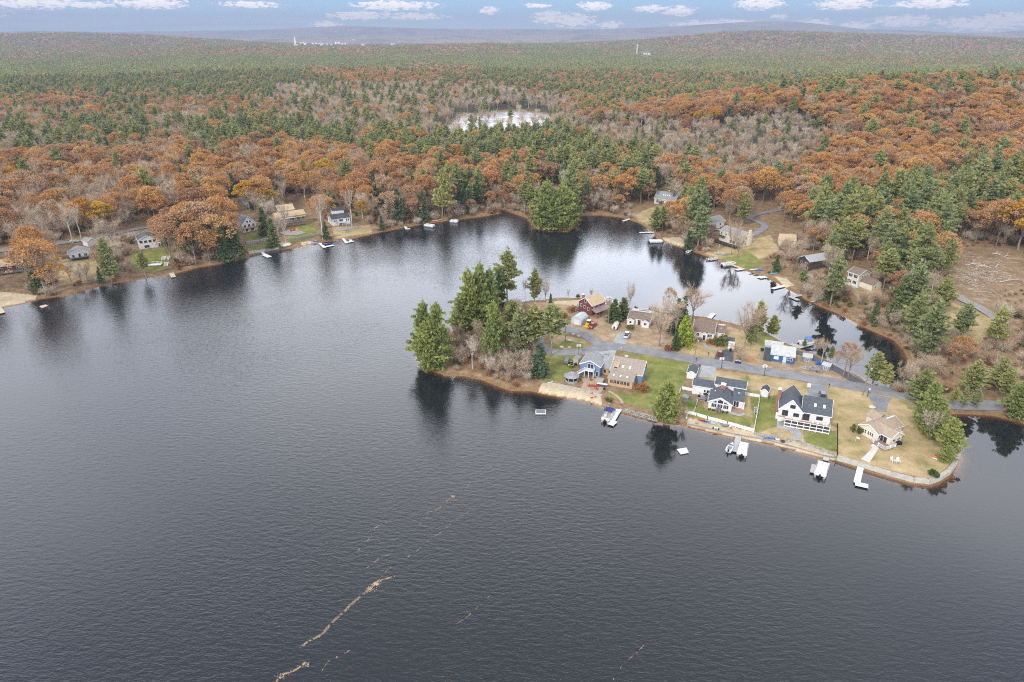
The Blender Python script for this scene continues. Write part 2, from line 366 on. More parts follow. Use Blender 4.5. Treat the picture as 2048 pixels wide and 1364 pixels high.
def ground_mat():
    m = bpy.data.materials.new('ground cover'); m.use_nodes = True; t = m.node_tree; b = t.nodes['Principled BSDF']
    b.inputs['Roughness'].default_value = 0.95; b.inputs['Specular IOR Level'].default_value = 0.1
    tcn = N(t, 'ShaderNodeTexCoord')
    def noise(sc, det=5, ro=0.6, vec=None):
        n = N(t, 'ShaderNodeTexNoise'); n.inputs['Scale'].default_value = sc; n.inputs['Detail'].default_value = det; n.inputs['Roughness'].default_value = ro
        t.links.new(vec or tcn.outputs['Object'], n.inputs[0]); return n.outputs['Fac']
    rag = noise(0.5, 6, 0.75); rag2 = noise(0.09, 3, 0.6)
    def at(nm, k=0.0):
        a = N(t, 'ShaderNodeAttribute', attribute_name=nm)
        if not k: return a.outputs['Fac']
        w_ = math_n(t, 'ADD', a.outputs['Fac'], math_n(t, 'MULTIPLY', math_n(t, 'SUBTRACT', math_n(t, 'ADD', math_n(t, 'MULTIPLY', rag, 0.6), math_n(t, 'MULTIPLY', rag2, 0.4)), 0.5), k))
        return math_n(t, 'MULTIPLY', math_n(t, 'SUBTRACT', w_, 0.3), 2.5, clamp=True)
    litter = ramp(t, noise(0.35, 8, 0.75), [(0.3, (0.13, 0.09, 0.055)), (0.48, (0.25, 0.165, 0.095)), (0.62, (0.34, 0.235, 0.145)), (0.78, (0.42, 0.33, 0.22))])
    dry = ramp(t, noise(0.16, 7, 0.65), [(0.3, (0.19, 0.185, 0.07)), (0.42, (0.34, 0.27, 0.13)), (0.58, (0.47, 0.35, 0.20)), (0.75, (0.54, 0.44, 0.28))])
    green = ramp(t, noise(0.22, 7, 0.7), [(0.3, (0.11, 0.145, 0.035)), (0.5, (0.20, 0.215, 0.06)), (0.62, (0.28, 0.26, 0.09)), (0.76, (0.36, 0.28, 0.14))])
    sand = ramp(t, noise(0.6, 6), [(0.3, (0.42, 0.34, 0.22)), (0.7, (0.58, 0.49, 0.35))])
    cut = ramp(t, noise(0.16, 9, 0.8), [(0.28, (0.11, 0.085, 0.045)), (0.42, (0.23, 0.15, 0.085)), (0.56, (0.30, 0.21, 0.13)), (0.68, (0.46, 0.40, 0.33))])
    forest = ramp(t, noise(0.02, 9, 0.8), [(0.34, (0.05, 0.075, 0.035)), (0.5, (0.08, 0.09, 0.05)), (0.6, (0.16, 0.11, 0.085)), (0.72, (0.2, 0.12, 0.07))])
    farf = ramp(t, noise(0.0022, 9, 0.75), [(0.36, (0.11, 0.14, 0.12)), (0.47, (0.20, 0.19, 0.18)), (0.56, (0.30, 0.24, 0.23)), (0.66, (0.17, 0.19, 0.17))])  # far canopy tones, with some of the haze's paleness put into the colour
    shore = ramp(t, noise(1.2, 5), [(0.3, (0.10, 0.065, 0.04)), (0.7, (0.27, 0.175, 0.10))])
    bed = ramp(t, at('depth'), [(0.0, (0.30, 0.17, 0.07)), (0.10, (0.20, 0.10, 0.03)), (0.26, (0.09, 0.04, 0.012)), (0.5, (0.012, 0.010, 0.009)), (1.0, (0.006, 0.007, 0.008))])
    dirt = ramp(t, noise(0.3, 8, 0.75), [(0.3, (0.20, 0.15, 0.085)), (0.45, (0.33, 0.235, 0.145)), (0.6, (0.44, 0.33, 0.22)), (0.75, (0.56, 0.47, 0.35))])
    c = mixc(t, at('dirt', 1.6), litter, dirt); c = mixc(t, at('dry', 2.2), c, dry); c = mixc(t, at('green', 2.4), c, green); c = mixc(t, at('cut', 1.5), c, cut)
    c = mixc(t, at('shore', 1.8), c, shore); c = mixc(t, at('sand', 0.6), c, sand)
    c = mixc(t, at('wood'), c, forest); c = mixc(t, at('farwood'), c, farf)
    c = mixc(t, at('isbed'), c, bed)
    fine = ramp(t, noise(4.0, 3), [(0.3, (0.82, 0.82, 0.82)), (0.7, (1.15, 1.15, 1.15))])
    c = mixc(t, 1.0, c, fine, 'MULTIPLY')
    t.links.new(c, b.inputs['Base Color'])
    bp = N(t, 'ShaderNodeBump'); bp.inputs['Strength'].default_value = 0.6; bp.inputs['Distance'].default_value = 0.3
    t.links.new(noise(1.0, 6, 0.7), bp.inputs['Height']); t.links.new(bp.outputs[0], b.inputs['Normal'])
    return m
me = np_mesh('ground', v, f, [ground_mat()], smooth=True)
near = gr < 900
def sm(polys, soft):
    o = np.zeros(len(gx)); o[near] = softmask(polys, gx[near], gy[near], soft); return o
attr(me, 'dry', sm(LAWN_DRY, 1.6)); attr(me, 'dirt', sm([pxpoly([(1052,606),(1200,602),(1320,626),(1400,640),(1500,664),(1600,700),(1745,778),(1700,768),(1500,734),(1350,710),(1230,694),(1160,664),(1110,652)])], 1.5)); attr(me, 'green', sm(LAWN_GREEN, 1.2)); attr(me, 'sand', sm(SANDY, 0.5)*(sd_l > -1.0)); attr(me, 'cut', sm([CLEARING], 6))
attr(me, 'shore', (1-smooth01((sd_l-0.2)/1.6))*(sd_l > -0.3)*0.75*(gr < 650))
attr(me, 'depth', np.clip(-v[:,2]/2.4, 0, 1)); attr(me, 'isbed', (v[:,2] < 0.03)*1.0)
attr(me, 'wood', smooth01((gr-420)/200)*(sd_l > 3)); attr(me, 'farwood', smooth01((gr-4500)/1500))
ground = bpy.data.objects.new('ground', me); COL.objects.link(ground); tag(ground, kind='structure')

# ------------------------------------------------------------------ lake
def water_mat():
    m = bpy.data.materials.new('lake water'); m.use_nodes = True; t = m.node_tree; t.nodes.clear()
    o = N(t, 'ShaderNodeOutputMaterial'); gl = N(t, 'ShaderNodeBsdfGlossy'); gl.inputs['Roughness'].default_value = 0.05
    tr = N(t, 'ShaderNodeBsdfTransparent'); tr.inputs[0].default_value = (0.80, 0.74, 0.66, 1)
    df = N(t, 'ShaderNodeBsdfDiffuse'); df.inputs[0].default_value = (0.010, 0.012, 0.015, 1)
    
    fr = N(t, 'ShaderNodeFresnel'); fr.inputs[0].default_value = 1.55
    tcn = N(t, 'ShaderNodeTexCoord')
    mp = N(t, 'ShaderNodeMapping'); mp.inputs['Rotation'].default_value = (0, 0, radians(22)); mp.inputs['Scale'].default_value = (0.42, 1.0, 1.0)
    t.links.new(tcn.outputs['Object'], mp.inputs[0])
    a = N(t, 'ShaderNodeTexNoise'); a.inputs['Scale'].default_value = 1.15; a.inputs['Detail'].default_value = 4; a.inputs['Distortion'].default_value = 0.4; t.links.new(mp.outputs[0], a.inputs[0])
    mp2 = N(t, 'ShaderNodeMapping'); mp2.inputs['Rotation'].default_value = (0, 0, radians(5)); mp2.inputs['Scale'].default_value = (0.5, 1.0, 1.0)
    t.links.new(tcn.outputs['Object'], mp2.inputs[0])
    b = N(t, 'ShaderNodeTexNoise'); b.inputs['Scale'].default_value = 3.6; b.inputs['Detail'].default_value = 3; t.links.new(mp2.outputs[0], b.inputs[0])
    g = N(t, 'ShaderNodeTexNoise'); g.inputs['Scale'].default_value = 0.012; g.inputs['Detail'].default_value = 3; t.links.new(tcn.outputs['Object'], g.inputs[0])
    hgt = math_n(t, 'ADD', a.outputs['Fac'], math_n(t, 'MULTIPLY', b.outputs['Fac'], 0.45))
    ds = N(t, 'ShaderNodeVectorMath', operation='DISTANCE'); t.links.new(tcn.outputs['Object'], ds.inputs[0]); ds.inputs[1].default_value = (*G(1770, 700)[:2], 0)
    calm = math_n(t, 'MULTIPLY', math_n(t, 'SUBTRACT', ds.outputs['Value'], 75), 1/110, clamp=True)
    gust = math_n(t, 'MAXIMUM', math_n(t, 'ADD', math_n(t, 'MULTIPLY', g.outputs['Fac'], 2.4), -0.4), 0.22)
    ds2 = N(t, 'ShaderNodeVectorMath', operation='LENGTH'); t.links.new(tcn.outputs['Object'], ds2.inputs[0])
    st = math_n(t, 'MULTIPLY', math_n(t, 'MULTIPLY', calm, gust), 0.33)
    st = math_n(t, 'ADD', st, 0.012)
    bp = N(t, 'ShaderNodeBump'); bp.inputs['Distance'].default_value = 0.35
    t.links.new(st, bp.inputs['Strength']); t.links.new(hgt, bp.inputs['Height'])
    for n in (gl, fr): t.links.new(bp.outputs[0], n.inputs['Normal'])
    t.links.new(math_n(t, 'ADD', math_n(t, 'MULTIPLY', calm, 0.02), 0.012), gl.inputs['Roughness'])
    gl.inputs[0].default_value = (0.95, 0.965, 0.985, 1)
    # reflection weighted by Fresnel, a faint peaty body colour, and the bottom showing through where it is shallow
    fc = mixc(t, 1.0, fr.outputs[0], (0.95, 0.965, 0.985), 'MULTIPLY'); t.links.new(fc, gl.inputs[0])
    sh = N(t, 'ShaderNodeAttribute', attribute_name='shallow')
    tc_ = mixc(t, sh.outputs['Fac'], (0.0, 0.0, 0.0), (0.78, 0.72, 0.64)); t.links.new(tc_, tr.inputs[0])
    a1 = N(t, 'ShaderNodeAddShader'); a2 = N(t, 'ShaderNodeAddShader')
    t.links.new(gl.outputs[0], a1.inputs[0]); t.links.new(df.outputs[0], a1.inputs[1]); t.links.new(a1.outputs[0], a2.inputs[0]); t.links.new(tr.outputs[0], a2.inputs[1]); t.links.new(a2.outputs[0], o.inputs[0])
    return m
WATER = water_mat()
wv, wf, wx, wy = grid_mesh('lake', 15, 760, 420, radians(75), 520, lambda x, y: x*0.0)
wme = np_mesh('lake', wv, wf, [WATER]); attr(wme, 'shallow', np.clip(1+height(wx, wy)/0.75, 0, 1)**1.5*(np.hypot(wx, wy) < 650))
lake = bpy.data.objects.new('lake', wme); COL.objects.link(lake); tag(lake, kind='structure')
pm = M('dark lake bed', (0.010,0.010,0.011), (0.006,0.006,0.008), 0.05, 1.0, spec=0)
bedm = MB(); bedm.add([(-800,0,-2.52),(800,0,-2.52),(800,760,-2.52),(-800,760,-2.52)], [(0,1,2,3)]); tag(bedm.build('lake_bed', pm), kind='structure')
pw = bpy.data.materials.new('marsh water'); pw.use_nodes = True; _b = pw.node_tree.nodes['Principled BSDF']; _t = pw.node_tree; _tc = N(_t, 'ShaderNodeTexCoord'); _mp = N(_t, 'ShaderNodeMapping'); _mp.inputs['Scale'].default_value = (0.5, 1.2, 1); _n = N(_t, 'ShaderNodeTexNoise'); _n.inputs['Scale'].default_value = 0.035; _n.inputs['Detail'].default_value = 8; _n.inputs['Roughness'].default_value = 0.75; _t.links.new(_tc.outputs['Object'], _mp.inputs[0]); _t.links.new(_mp.outputs[0], _n.inputs[0]); _t.links.new(ramp(_t, _n.outputs['Fac'], [(0.49, (0.42,0.42,0.44)), (0.515, (0.24,0.21,0.17)), (0.54, (0.17,0.12,0.075)), (0.66, (0.26,0.2,0.13))]), _b.inputs['Base Color']); _b.inputs['Roughness'].default_value = 0.3; _b.inputs['IOR'].default_value = 1.6  # sky reflection put into the pale grey base; browns are reeds and mud
wm = MB(); c = POND; cx0 = min(p[0] for p in c)-20; cx1 = max(p[0] for p in c)+20; cy0 = min(p[1] for p in c)-20; cy1 = max(p[1] for p in c)+20
wm.add([(cx0,cy0,-0.15),(cx1,cy0,-0.15),(cx1,cy1,-0.15),(cx0,cy1,-0.15)], [(0,1,2,3)]); tag(wm.build('marsh_water', pw), kind='structure')

# ------------------------------------------------------------------ trees
def leaf_mat(name, cols, var=0.35, trans=0.25, low=None):
    m = bpy.data.materials.new(name); m.use_nodes = True; t = m.node_tree; t.nodes.clear()
    o = N(t, 'ShaderNodeOutputMaterial'); d = N(t, 'ShaderNodeBsdfDiffuse'); tl = N(t, 'ShaderNodeBsdfTranslucent'); mx = N(t, 'ShaderNodeMixShader'); mx.inputs[0].default_value = trans
    oi = N(t, 'ShaderNodeObjectInfo'); tcn = N(t, 'ShaderNodeTexCoord')
    c = ramp(t, oi.outputs['Random'], [(i/max(1,len(cols)-1), k) for i, k in enumerate(cols)])
    n = N(t, 'ShaderNodeTexNoise'); n.inputs['Scale'].default_value = 0.6; n.inputs['Detail'].default_value = 4; n.inputs['Roughness'].default_value = 0.8; t.links.new(tcn.outputs['Object'], n.inputs[0])
    f_ = ramp(t, n.outputs['Fac'], [(0.28, (1-var,)*3), (0.5, (1,1,1)), (0.74, (1+var*1.2, 1+var*1.1, 1+var*0.8))])
    c = mixc(t, 1.0, c, f_, 'MULTIPLY')
    t.links.new(c, d.inputs[0]); t.links.new(c, tl.inputs[0]); t.links.new(d.outputs[0], mx.inputs[1]); t.links.new(tl.outputs[0], mx.inputs[2]); t.links.new(mx.outputs[0], o.inputs[0])
    return m
L_OAK = leaf_mat('rust oak leaves', [(0.44,0.235,0.11),(0.56,0.31,0.12),(0.50,0.26,0.105),(0.46,0.32,0.21),(0.60,0.35,0.11),(0.42,0.255,0.16),(0.54,0.285,0.105),(0.33,0.185,0.12)])
L_GOLD = leaf_mat('golden leaves', [(0.48,0.24,0.04),(0.52,0.33,0.05),(0.50,0.26,0.04)])
L_PINE = leaf_mat('white pine needles', [(0.25,0.275,0.115),(0.32,0.33,0.125),(0.26,0.30,0.155),(0.38,0.37,0.135),(0.225,0.27,0.13)], 0.4)
L_SPRUCE = leaf_mat('dark hemlock needles', [(0.085,0.12,0.055),(0.12,0.16,0.07),(0.10,0.145,0.085),(0.15,0.18,0.065)], 0.4, 0.15)
L_TWIG = leaf_mat('bare grey twigs', [(0.40,0.30,0.21),(0.51,0.41,0.31),(0.43,0.30,0.20),(0.46,0.355,0.26),(0.58,0.50,0.40),(0.40,0.27,0.18)], 0.15, 0.0)
L_BIRCH = leaf_mat('pale birch bark', [(0.62,0.58,0.53),(0.5,0.46,0.41)], 0.2, 0.0)
L_RBUSH = leaf_mat('russet shrub leaves', [(0.28,0.12,0.07),(0.33,0.19,0.11),(0.34,0.15,0.06),(0.25,0.18,0.12)])
L_GBUSH = leaf_mat('green shrub leaves', [(0.06,0.10,0.03),(0.10,0.13,0.04),(0.16,0.17,0.045)])
L_LIME = leaf_mat('yellow green needles', [(0.34,0.38,0.06),(0.30,0.36,0.07)])
BARK = leaf_mat('grey brown bark', [(0.20,0.165,0.135),(0.28,0.24,0.2),(0.16,0.125,0.10)], 0.3, 0.0)

class Tree:
    def __init__(s, seed): s.r = np.random.default_rng(seed); s.v = []; s.t = []; s.n = 0; s.tv = []; s.tf = []; s.tn = 0
    def cards(s, c, size, asp=1.0, up=0.0, dirs=None):
        """leaf-sized quads round centres c (n,3)"""
        n = len(c); r = s.r
        if dirs is None:
            d = r.normal(size=(n,3)); d[:,2] *= 0.6; d /= np.linalg.norm(d, axis=1, keepdims=True)+1e-9
        else: d = dirs/ (np.linalg.norm(dirs, axis=1, keepdims=True)+1e-9)
        w = np.cross(d, r.normal(size=(n,3))); w /= np.linalg.norm(w, axis=1, keepdims=True)+1e-9
        sz = size*(0.6+0.8*r.random((n,1)))
        a = c-d*sz*0.5*asp; b = c+d*sz*0.5*asp; w = w*sz*0.5
        s.v.append(np.stack([a-w*0.5, c+w*0.9-d*sz*0.1, b+w*0.2, c-w*1.0+d*sz*0.1], 1).reshape(-1,3))
        s.t.append(np.arange(4*n).reshape(n,4)+s.n); s.n += 4*n
    def strip(s, a, b, w0, w1, trunk=False):
        """thin triangular twigs from a to b"""
        n = len(a); d = b-a; p = np.cross(d, s.r.normal(size=(n,3))); p /= np.linalg.norm(p, axis=1, keepdims=True)+1e-9
        q = np.stack([a-p*w0/2, a+p*w0/2, b+p*w1/2, b-p*w1/2], 1).reshape(-1,3)
        if trunk: s.tv.append(q); s.tf.append(np.arange(4*n).reshape(n,4)+s.tn); s.tn += 4*n
        else: s.v.append(q); s.t.append(np.arange(4*n).reshape(n,4)+s.n); s.n += 4*n
    def limb(s, pts, rs, k=5):
        pts = np.array(pts, float); vs = []
        for i, p in enumerate(pts):
            d = pts[min(i+1,len(pts)-1)]-pts[max(i-1,0)]; d /= np.linalg.norm(d)+1e-9
            u = np.cross(d, (0.31,0.95,0.1)); u /= np.linalg.norm(u)+1e-9; w = np.cross(d, u)
            for j in range(k): vs.append(p+(u*cos(2*pi*j/k)+w*sin(2*pi*j/k))*rs[i])
        s.tv.append(np.array(vs)); s.tf.append(np.array([(i*k+j, i*k+(j+1)%k, (i+1)*k+(j+1)%k, (i+1)*k+j) for i in range(len(pts)-1) for j in range(k)])+s.tn); s.tn += len(vs)
    def crown(s, name, mat): return np_mesh(name, np.concatenate(s.v), np.concatenate(s.t), [mat])
    def trunk(s, mat): return np_mesh('trunk', np.concatenate(s.tv), np.concatenate(s.tf), [mat])

def make_pine(seed, H=22, dens=1.0, rad=4.2, base=0.28, card=0.62, whorls=17):
    T = Tree(seed); r = T.r
    lean = r.normal(size=2)*0.4
    ax = lambda z: np.array([lean[0]*z/H+0.15*sin(z/3+seed), lean[1]*z/H+0.15*cos(z/4), z])
    zs = np.linspace(0, H*0.97, 9); T.limb([ax(z) for z in zs], [0.30*(1-z/H)**0.8+0.03 for z in zs], 6)
    cc = []; dd = []
    for i in range(whorls):
        f_ = (i+0.3*r.random())/whorls; z = H*(base+(0.97-base)*f_)
        prof = rad*min(1.0, 0.55+f_*2.2)*(1-f_**1.7)**0.75*(0.62+0.65*r.random())+0.35
        nb = 5 if f_ < 0.8 else 4; a0 = r.random()*6.28
        for k in range(nb):
            if r.random() < 0.13: continue
            a = a0+2*pi*k/nb+0.5*r.normal(); L = prof*(0.6+0.55*r.random()); o = ax(z)
            tilt = 0.02+0.5*f_**2+0.10*r.normal()
            d = np.array([cos(a)*cos(tilt), sin(a)*cos(tilt), sin(tilt)])
            e = o+d*L+np.array([0,0,0.16*L]); T.limb([o, (o+e)/2+np.array([0,0,-0.05*L]), e], [0.07,0.05,0.02], 3)
            nt_ = max(2, int(L*2.0))
            for q in range(nt_):
                u = 0.25+0.75*(q+r.random())/nt_; side = r.normal()*0.20*L*u
                p = o+(e-o)*u+np.array([-sin(a), cos(a), 0])*side
                m = 12; tc_ = r.normal(size=(m,3))*np.array([0.40,0.40,0.09])
                cc.append(p+tc_+np.array([0,0,0.1])); dr = r.normal(size=(m,3))*0.45+d*0.8+np.array([0,0,0.65]); dd.append(dr)
    cc.append(ax(H*0.97)+r.normal(size=(26,3))*np.array([0.35,0.35,0.7])); dd.append(r.normal(size=(26,3))*0.5+np.array([0,0,1.0]))
    T.cards(np.concatenate(cc), card, 1.7, dirs=np.concatenate(dd))
    return T
def make_spruce(seed, H=18, rad=3.4, base=0.06, card=0.8, n=1.0):
    T = Tree(seed); r = T.r; T.limb([(0,0,0),(0,0,H*0.5),(0,0,H*0.98)], [0.24,0.14,0.03], 5); cc = []; dd = []
    nw = int(26*n)
    for i in range(nw):
        f_ = (i+0.4*r.random())/nw; z = H*(base+(1-base)*f_); R_ = rad*(1-f_)**0.85*(0.85+0.3*r.random())+0.25
        for k in range(int(7-3*f_)):
            a = r.random()*2*pi; L = R_*(0.7+0.45*r.random()); m = int(5+6*L*n)
            u = r.random((m,1))**0.7; d = np.array([cos(a), sin(a), -0.25+0.35*f_])
            cc.append(np.array([0,0,z])+d*L*u+r.normal(size=(m,3))*np.array([0.35,0.35,0.15])); dd.append(d+r.normal(size=(m,3))*0.5)
    T.cards(np.concatenate(cc), card, 1.0, dirs=np.concatenate(dd)); return T
def branchy(T, H, R_, h0, n1, n2, n3, w=0.05, up=0.9, tw=1.3):
    r = T.r; fork = h0*H
    T.limb([(0,0,0),(r.normal()*0.1,r.normal()*0.1,fork*0.6),(0.1,0,fork),(0.2*r.normal(),0.2*r.normal(),H*0.8)], [0.24,0.19,0.15,0.04], 6)
    tips = []
    for i in range(n1):
        a = 2*pi*(i/n1+0.1*r.random()*2); z0 = fork*(0.75+0.55*r.random()); f_ = 0.5+0.5*r.random()
        e = np.array([cos(a)*R_*f_, sin(a)*R_*f_, H*(0.66+0.30*(1-f_*0.7)*r.random()+0.08)])
        o = np.array([0.05*cos(a), 0.05*sin(a), z0]); mid = o+(e-o)*0.5+np.array([0,0,-0.05*H])*up+np.array([cos(a),sin(a),0])*0.06*R_
        T.limb([o, mid, e], [0.11,0.075,0.025], 4)
        for j in range(n2):
            u = 0.3+0.7*r.random(); p = (1-u)**2*o+2*u*(1-u)*mid+u*u*e
            q = p+np.array([cos(a)*0.25,sin(a)*0.25,0.75])*r.random()*R_*0.42+r.normal(size=3)*R_*0.17
            T.strip(p[None], q[None], 0.085, 0.035, trunk=True); tips.append((p, q))
    A = np.array([t[0] for t in tips]); B = np.array([t[1] for t in tips])
    return A, B
def make_bare(seed, H=17, R_=4.6, n3=15, mat=None, w=0.045, h0=0.3):
    T = Tree(seed); r = T.r; A, B = branchy(T, H, R_, h0, 9, 9, 0)
    m = len(A); u = r.random((m,n3,1)); P = (A[:,None]+(B-A)[:,None]*u).reshape(-1,3)
    D = (B-A)[:,None].repeat(n3,1).reshape(-1,3); D /= np.linalg.norm(D,axis=1,keepdims=True)+1e-9
    Q = P+(D*0.8+r.normal(size=P.shape)*0.6+np.array([0,0,0.35]))*(0.7+0.9*r.random((len(P),1)))
    T.strip(P, Q, w, w*0.55)
    P2 = P+(Q-P)*0.6; Q2 = P2+(r.normal(size=P.shape)*0.6+np.array([0,0,0.4]))*0.8; T.strip(P2, Q2, w*0.8, w*0.45)
    return T
def make_oak(seed, H=18, R_=6.2, n=56, per=78, card=0.44, sparse=0.0):
    T = Tree(seed); r = T.r; A, B = branchy(T, H, R_*0.85, 0.33, 9, 7, 0)
    cc = []
    for i in range(n):
        a = r.random()*2*pi; q = r.random()**0.55; ph = (1-q*0.96)
        zc = H*0.60+H*0.36*math.sqrt(max(0,1-q*q))*(0.93+0.12*r.random()) if r.random() < 0.8 else H*(0.48+0.3*r.random())
        c = np.array([cos(a)*R_*q, sin(a)*R_*q, zc-0.02*H*q])
        m = int(per*(0.6+0.8*r.random())*(1-sparse)); rc = 1.0+0.9*r.random()
        g = r.normal(size=(m,3)); g /= np.linalg.norm(g,axis=1,keepdims=True); g *= (0.55+0.5*r.random((m,1))); g[:,2] *= 0.62
        cc.append(c+g*rc)
    T.cards(np.concatenate(cc), card); 
    return T
def make_bush(seed, H=2.2, R_=1.6, n=9, per=26, card=0.4):
    T = Tree(seed); r = T.r; T.limb([(0,0,0),(0,0,H*0.5)], [0.06,0.04], 4); cc = []
    for i in range(n):
        c = np.array([*(r.normal(size=2)*R_*0.38), H*(0.3+0.45*r.random())]); g = r.normal(size=(per,3)); g /= np.linalg.norm(g,axis=1,keepdims=True); cc.append(c+g*R_*0.42*(0.6+0.5*r.random((per,1))))
    c = np.concatenate(cc); c[:,2] = np.maximum(c[:,2], 0.1); T.cards(c, card); return T

PROTO = {}
def reg(kind, trees, cname, mat, bark=BARK):
    PROTO[kind] = [(t.trunk(bark), t.crown(cname, mat)) for t in trees]
reg('pine', [make_pine(i, H=22, rad=4.0+0.35*(i%3), base=(0.26,0.36,0.16,0.3,0.45)[i], whorls=(17,15,19,16,14)[i]) for i in range(5)], 'crown', L_PINE)
L_SHORE = leaf_mat('shore pine needles', [(0.24,0.285,0.10),(0.32,0.345,0.11)], 0.4)
reg('shorepine', [make_pine(300+i, H=16, rad=4.6+0.3*i, base=0.05, whorls=25, card=0.55) for i in range(3)], 'crown', L_SHORE)
reg('hemlock', [make_spruce(20+i, H=16+i, rad=3.0+0.3*i) for i in range(4)], 'crown', L_SPRUCE)
reg('oak', [make_oak(40+i, H=17+i%3, R_=5.6+0.45*(i%4), n=52+3*i, sparse=(0,0.1,0.2,0.45,0.1,0.65)[i]) for i in range(6)], 'crown', L_OAK)
reg('golden', [make_oak(60+i, H=16, R_=4.6, n=34) for i in range(2)], 'crown', L_GOLD)
reg('bare', [make_bare(80+i, H=16+i, R_=4.0+0.4*i) for i in range(5)], 'crown', L_TWIG)
reg('birch', [make_bare(100+i, H=17, R_=3.0, n3=7, h0=0.5) for i in range(3)], 'crown', L_TWIG, L_BIRCH)
reg('rbush', [make_bush(110+i) for i in range(3)], 'foliage', L_RBUSH)
reg('gbush', [make_bush(120+i) for i in range(3)], 'foliage', L_GBUSH)
reg('twigbush', [make_bare(130+i, H=3.4, R_=1.9, n3=6, w=0.04, h0=0.12) for i in range(2)], 'foliage', L_TWIG)
NAME = {'shorepine':('pine_tree','pine tree'),'pine':('pine_tree','pine tree'),'hemlock':('hemlock_tree','evergreen tree'),'oak':('oak_tree','oak tree'),'golden':('golden_tree','tree'),'bare':('bare_tree','bare tree'),'birch':('birch_tree','birch tree'),
        'rbush':('russet_shrub','shrub'),'gbush':('green_shrub','shrub'),'twigbush':('leafless_shrub','shrub')}
PH = {'shorepine':16,'pine':22,'hemlock':17.5,'oak':17.5,'golden':16,'bare':17.5,'birch':17,'rbush':2.0,'gbush':2.0,'twigbush':3.4}
def tree(kind, x, y, z, h, label, group=None, wide=1.0, var=None, cat=None):
    tr, cr = PROTO[kind][R.randrange(len(PROTO[kind])) if var is None else var % len(PROTO[kind])]
    nm, ct = NAME[kind]
    s = h/PH[kind]
    o = thing(nm, label, cat or ct, (x, y, z-0.05), R.random()*6.28, group); o.scale = (s*wide, s*wide, s)
    for n_, d in (('trunk', tr), (cr.name.split('.')[0], cr)):
        c = bpy.data.objects.new(n_, d); COL.objects.link(c); c.parent = o
    return o

# ---- what grows where, read off the photograph
def pz(*pts): return [tuple(p) for p in pts]
#        outline, (pine, hemlock, oak, golden, bare, birch), density
ZONES = [
 (pz((-400,60),(2500,60),(2500,185),(-400,185)), (.50,.09,.09,.0,.32,.0), 1.0),
 (pz((-400,185),(2500,185),(2500,470),(-400,470)), (.20,.04,.15,.01,.52,.08), 1.0),
 (pz((1050,100),(2500,100),(2500,183),(1400,186),(1180,200),(1080,150)), (.30,.05,.27,.0,.38,.0), 1.0),
 (pz((600,130),(760,136),(880,160),(740,168),(600,148)), (.15,.05,.65,.0,.15,.0), 1.0),
 (pz((820,125),(940,130),(960,150),(820,150)), (.2,.05,.6,.0,.15,.0), 1.0),
 (pz((-400,188),(60,190),(180,196),(185,222),(-400,226)), (.12,.08,.62,.0,.18,.0), 1.0),
 (pz((60,206),(450,204),(470,228),(60,238),(-400,240),(-400,226)), (.1,.05,.15,.0,.7,.0), 1.0),
 (pz((-400,236),(480,232),(500,285),(300,285),(180,300),(-400,330)), (.30,.08,.05,.0,.57,.0), 1.15),
 (pz((430,250),(640,215),(720,250),(700,300),(600,292),(500,300),(440,290)), (.66,.10,.06,.02,.16,.0), 1.0),
 (pz((540,165),(900,158),(1120,182),(1190,232),(1130,262),(900,262),(700,262),(560,222)), (.11,.02,.04,.0,.53,.30), 1.05),
 (pz((690,250),(900,262),(1100,254),(1150,270),(1010,312),(760,300)), (.54,.08,.12,.0,.22,.04), 1.0),
 (pz((-400,325),(60,300),(180,292),(330,282),(450,288),(560,270),(640,282),(780,290),(870,322),(1000,330),(1000,445),(900,440),(760,455),(480,440),(470,540),(330,560),(60,620),(-400,700)), (.03,.05,.40,.03,.46,.03), 1.0),
 (pz((-400,360),(150,350),(250,345),(330,430),(250,520),(60,560),(-400,620)), (.0,.05,.2,.0,.7,.05), 1.1),
 (pz((780,296),(1100,300),(1450,300),(1480,400),(1250,430),(1150,420),(960,430),(850,400)), (.20,.10,.36,.02,.31,.01), 1.0),
 (pz((840,350),(930,330),(1010,420),(900,445)), (.3,.25,.15,.0,.3,.0), 1.1),
 (pz((1090,268),(1300,268),(1300,335),(1110,330)), (.8,.08,.05,.0,.07,.0), 1.0),
 (pz((1150,232),(1400,222),(1600,205),(1700,215),(1670,280),(1620,300),(1560,335),(1460,345),(1380,310),(1200,280)), (.05,.01,.03,.0,.83,.08), 1.25),
 (pz((1200,222),(1330,200),(1480,184),(2500,178),(2500,340),(1990,330),(1900,400),(1700,400),(1560,430),(1450,400),(1450,350),(1560,336),(1620,300),(1680,240),(1600,204),(1400,224)), (.06,.03,.64,.03,.24,.0), 1.0),
 (pz((1560,400),(1700,390),(1900,330),(2500,290),(2500,500),(1880,490),(1700,450),(1600,450)), (.48,.14,.22,.01,.14,.01), 1.15),
 (pz((1540,440),(1700,440),(1880,490),(1880,640),(1900,700),(2500,640),(2500,830),(1900,790),(1820,740),(1780,670),(1640,600),(1540,540)), (.36,.24,.08,.0,.30,.02), 1.0),
]
KINDS6 = ['pine','hemlock','oak','golden','bare','birch']
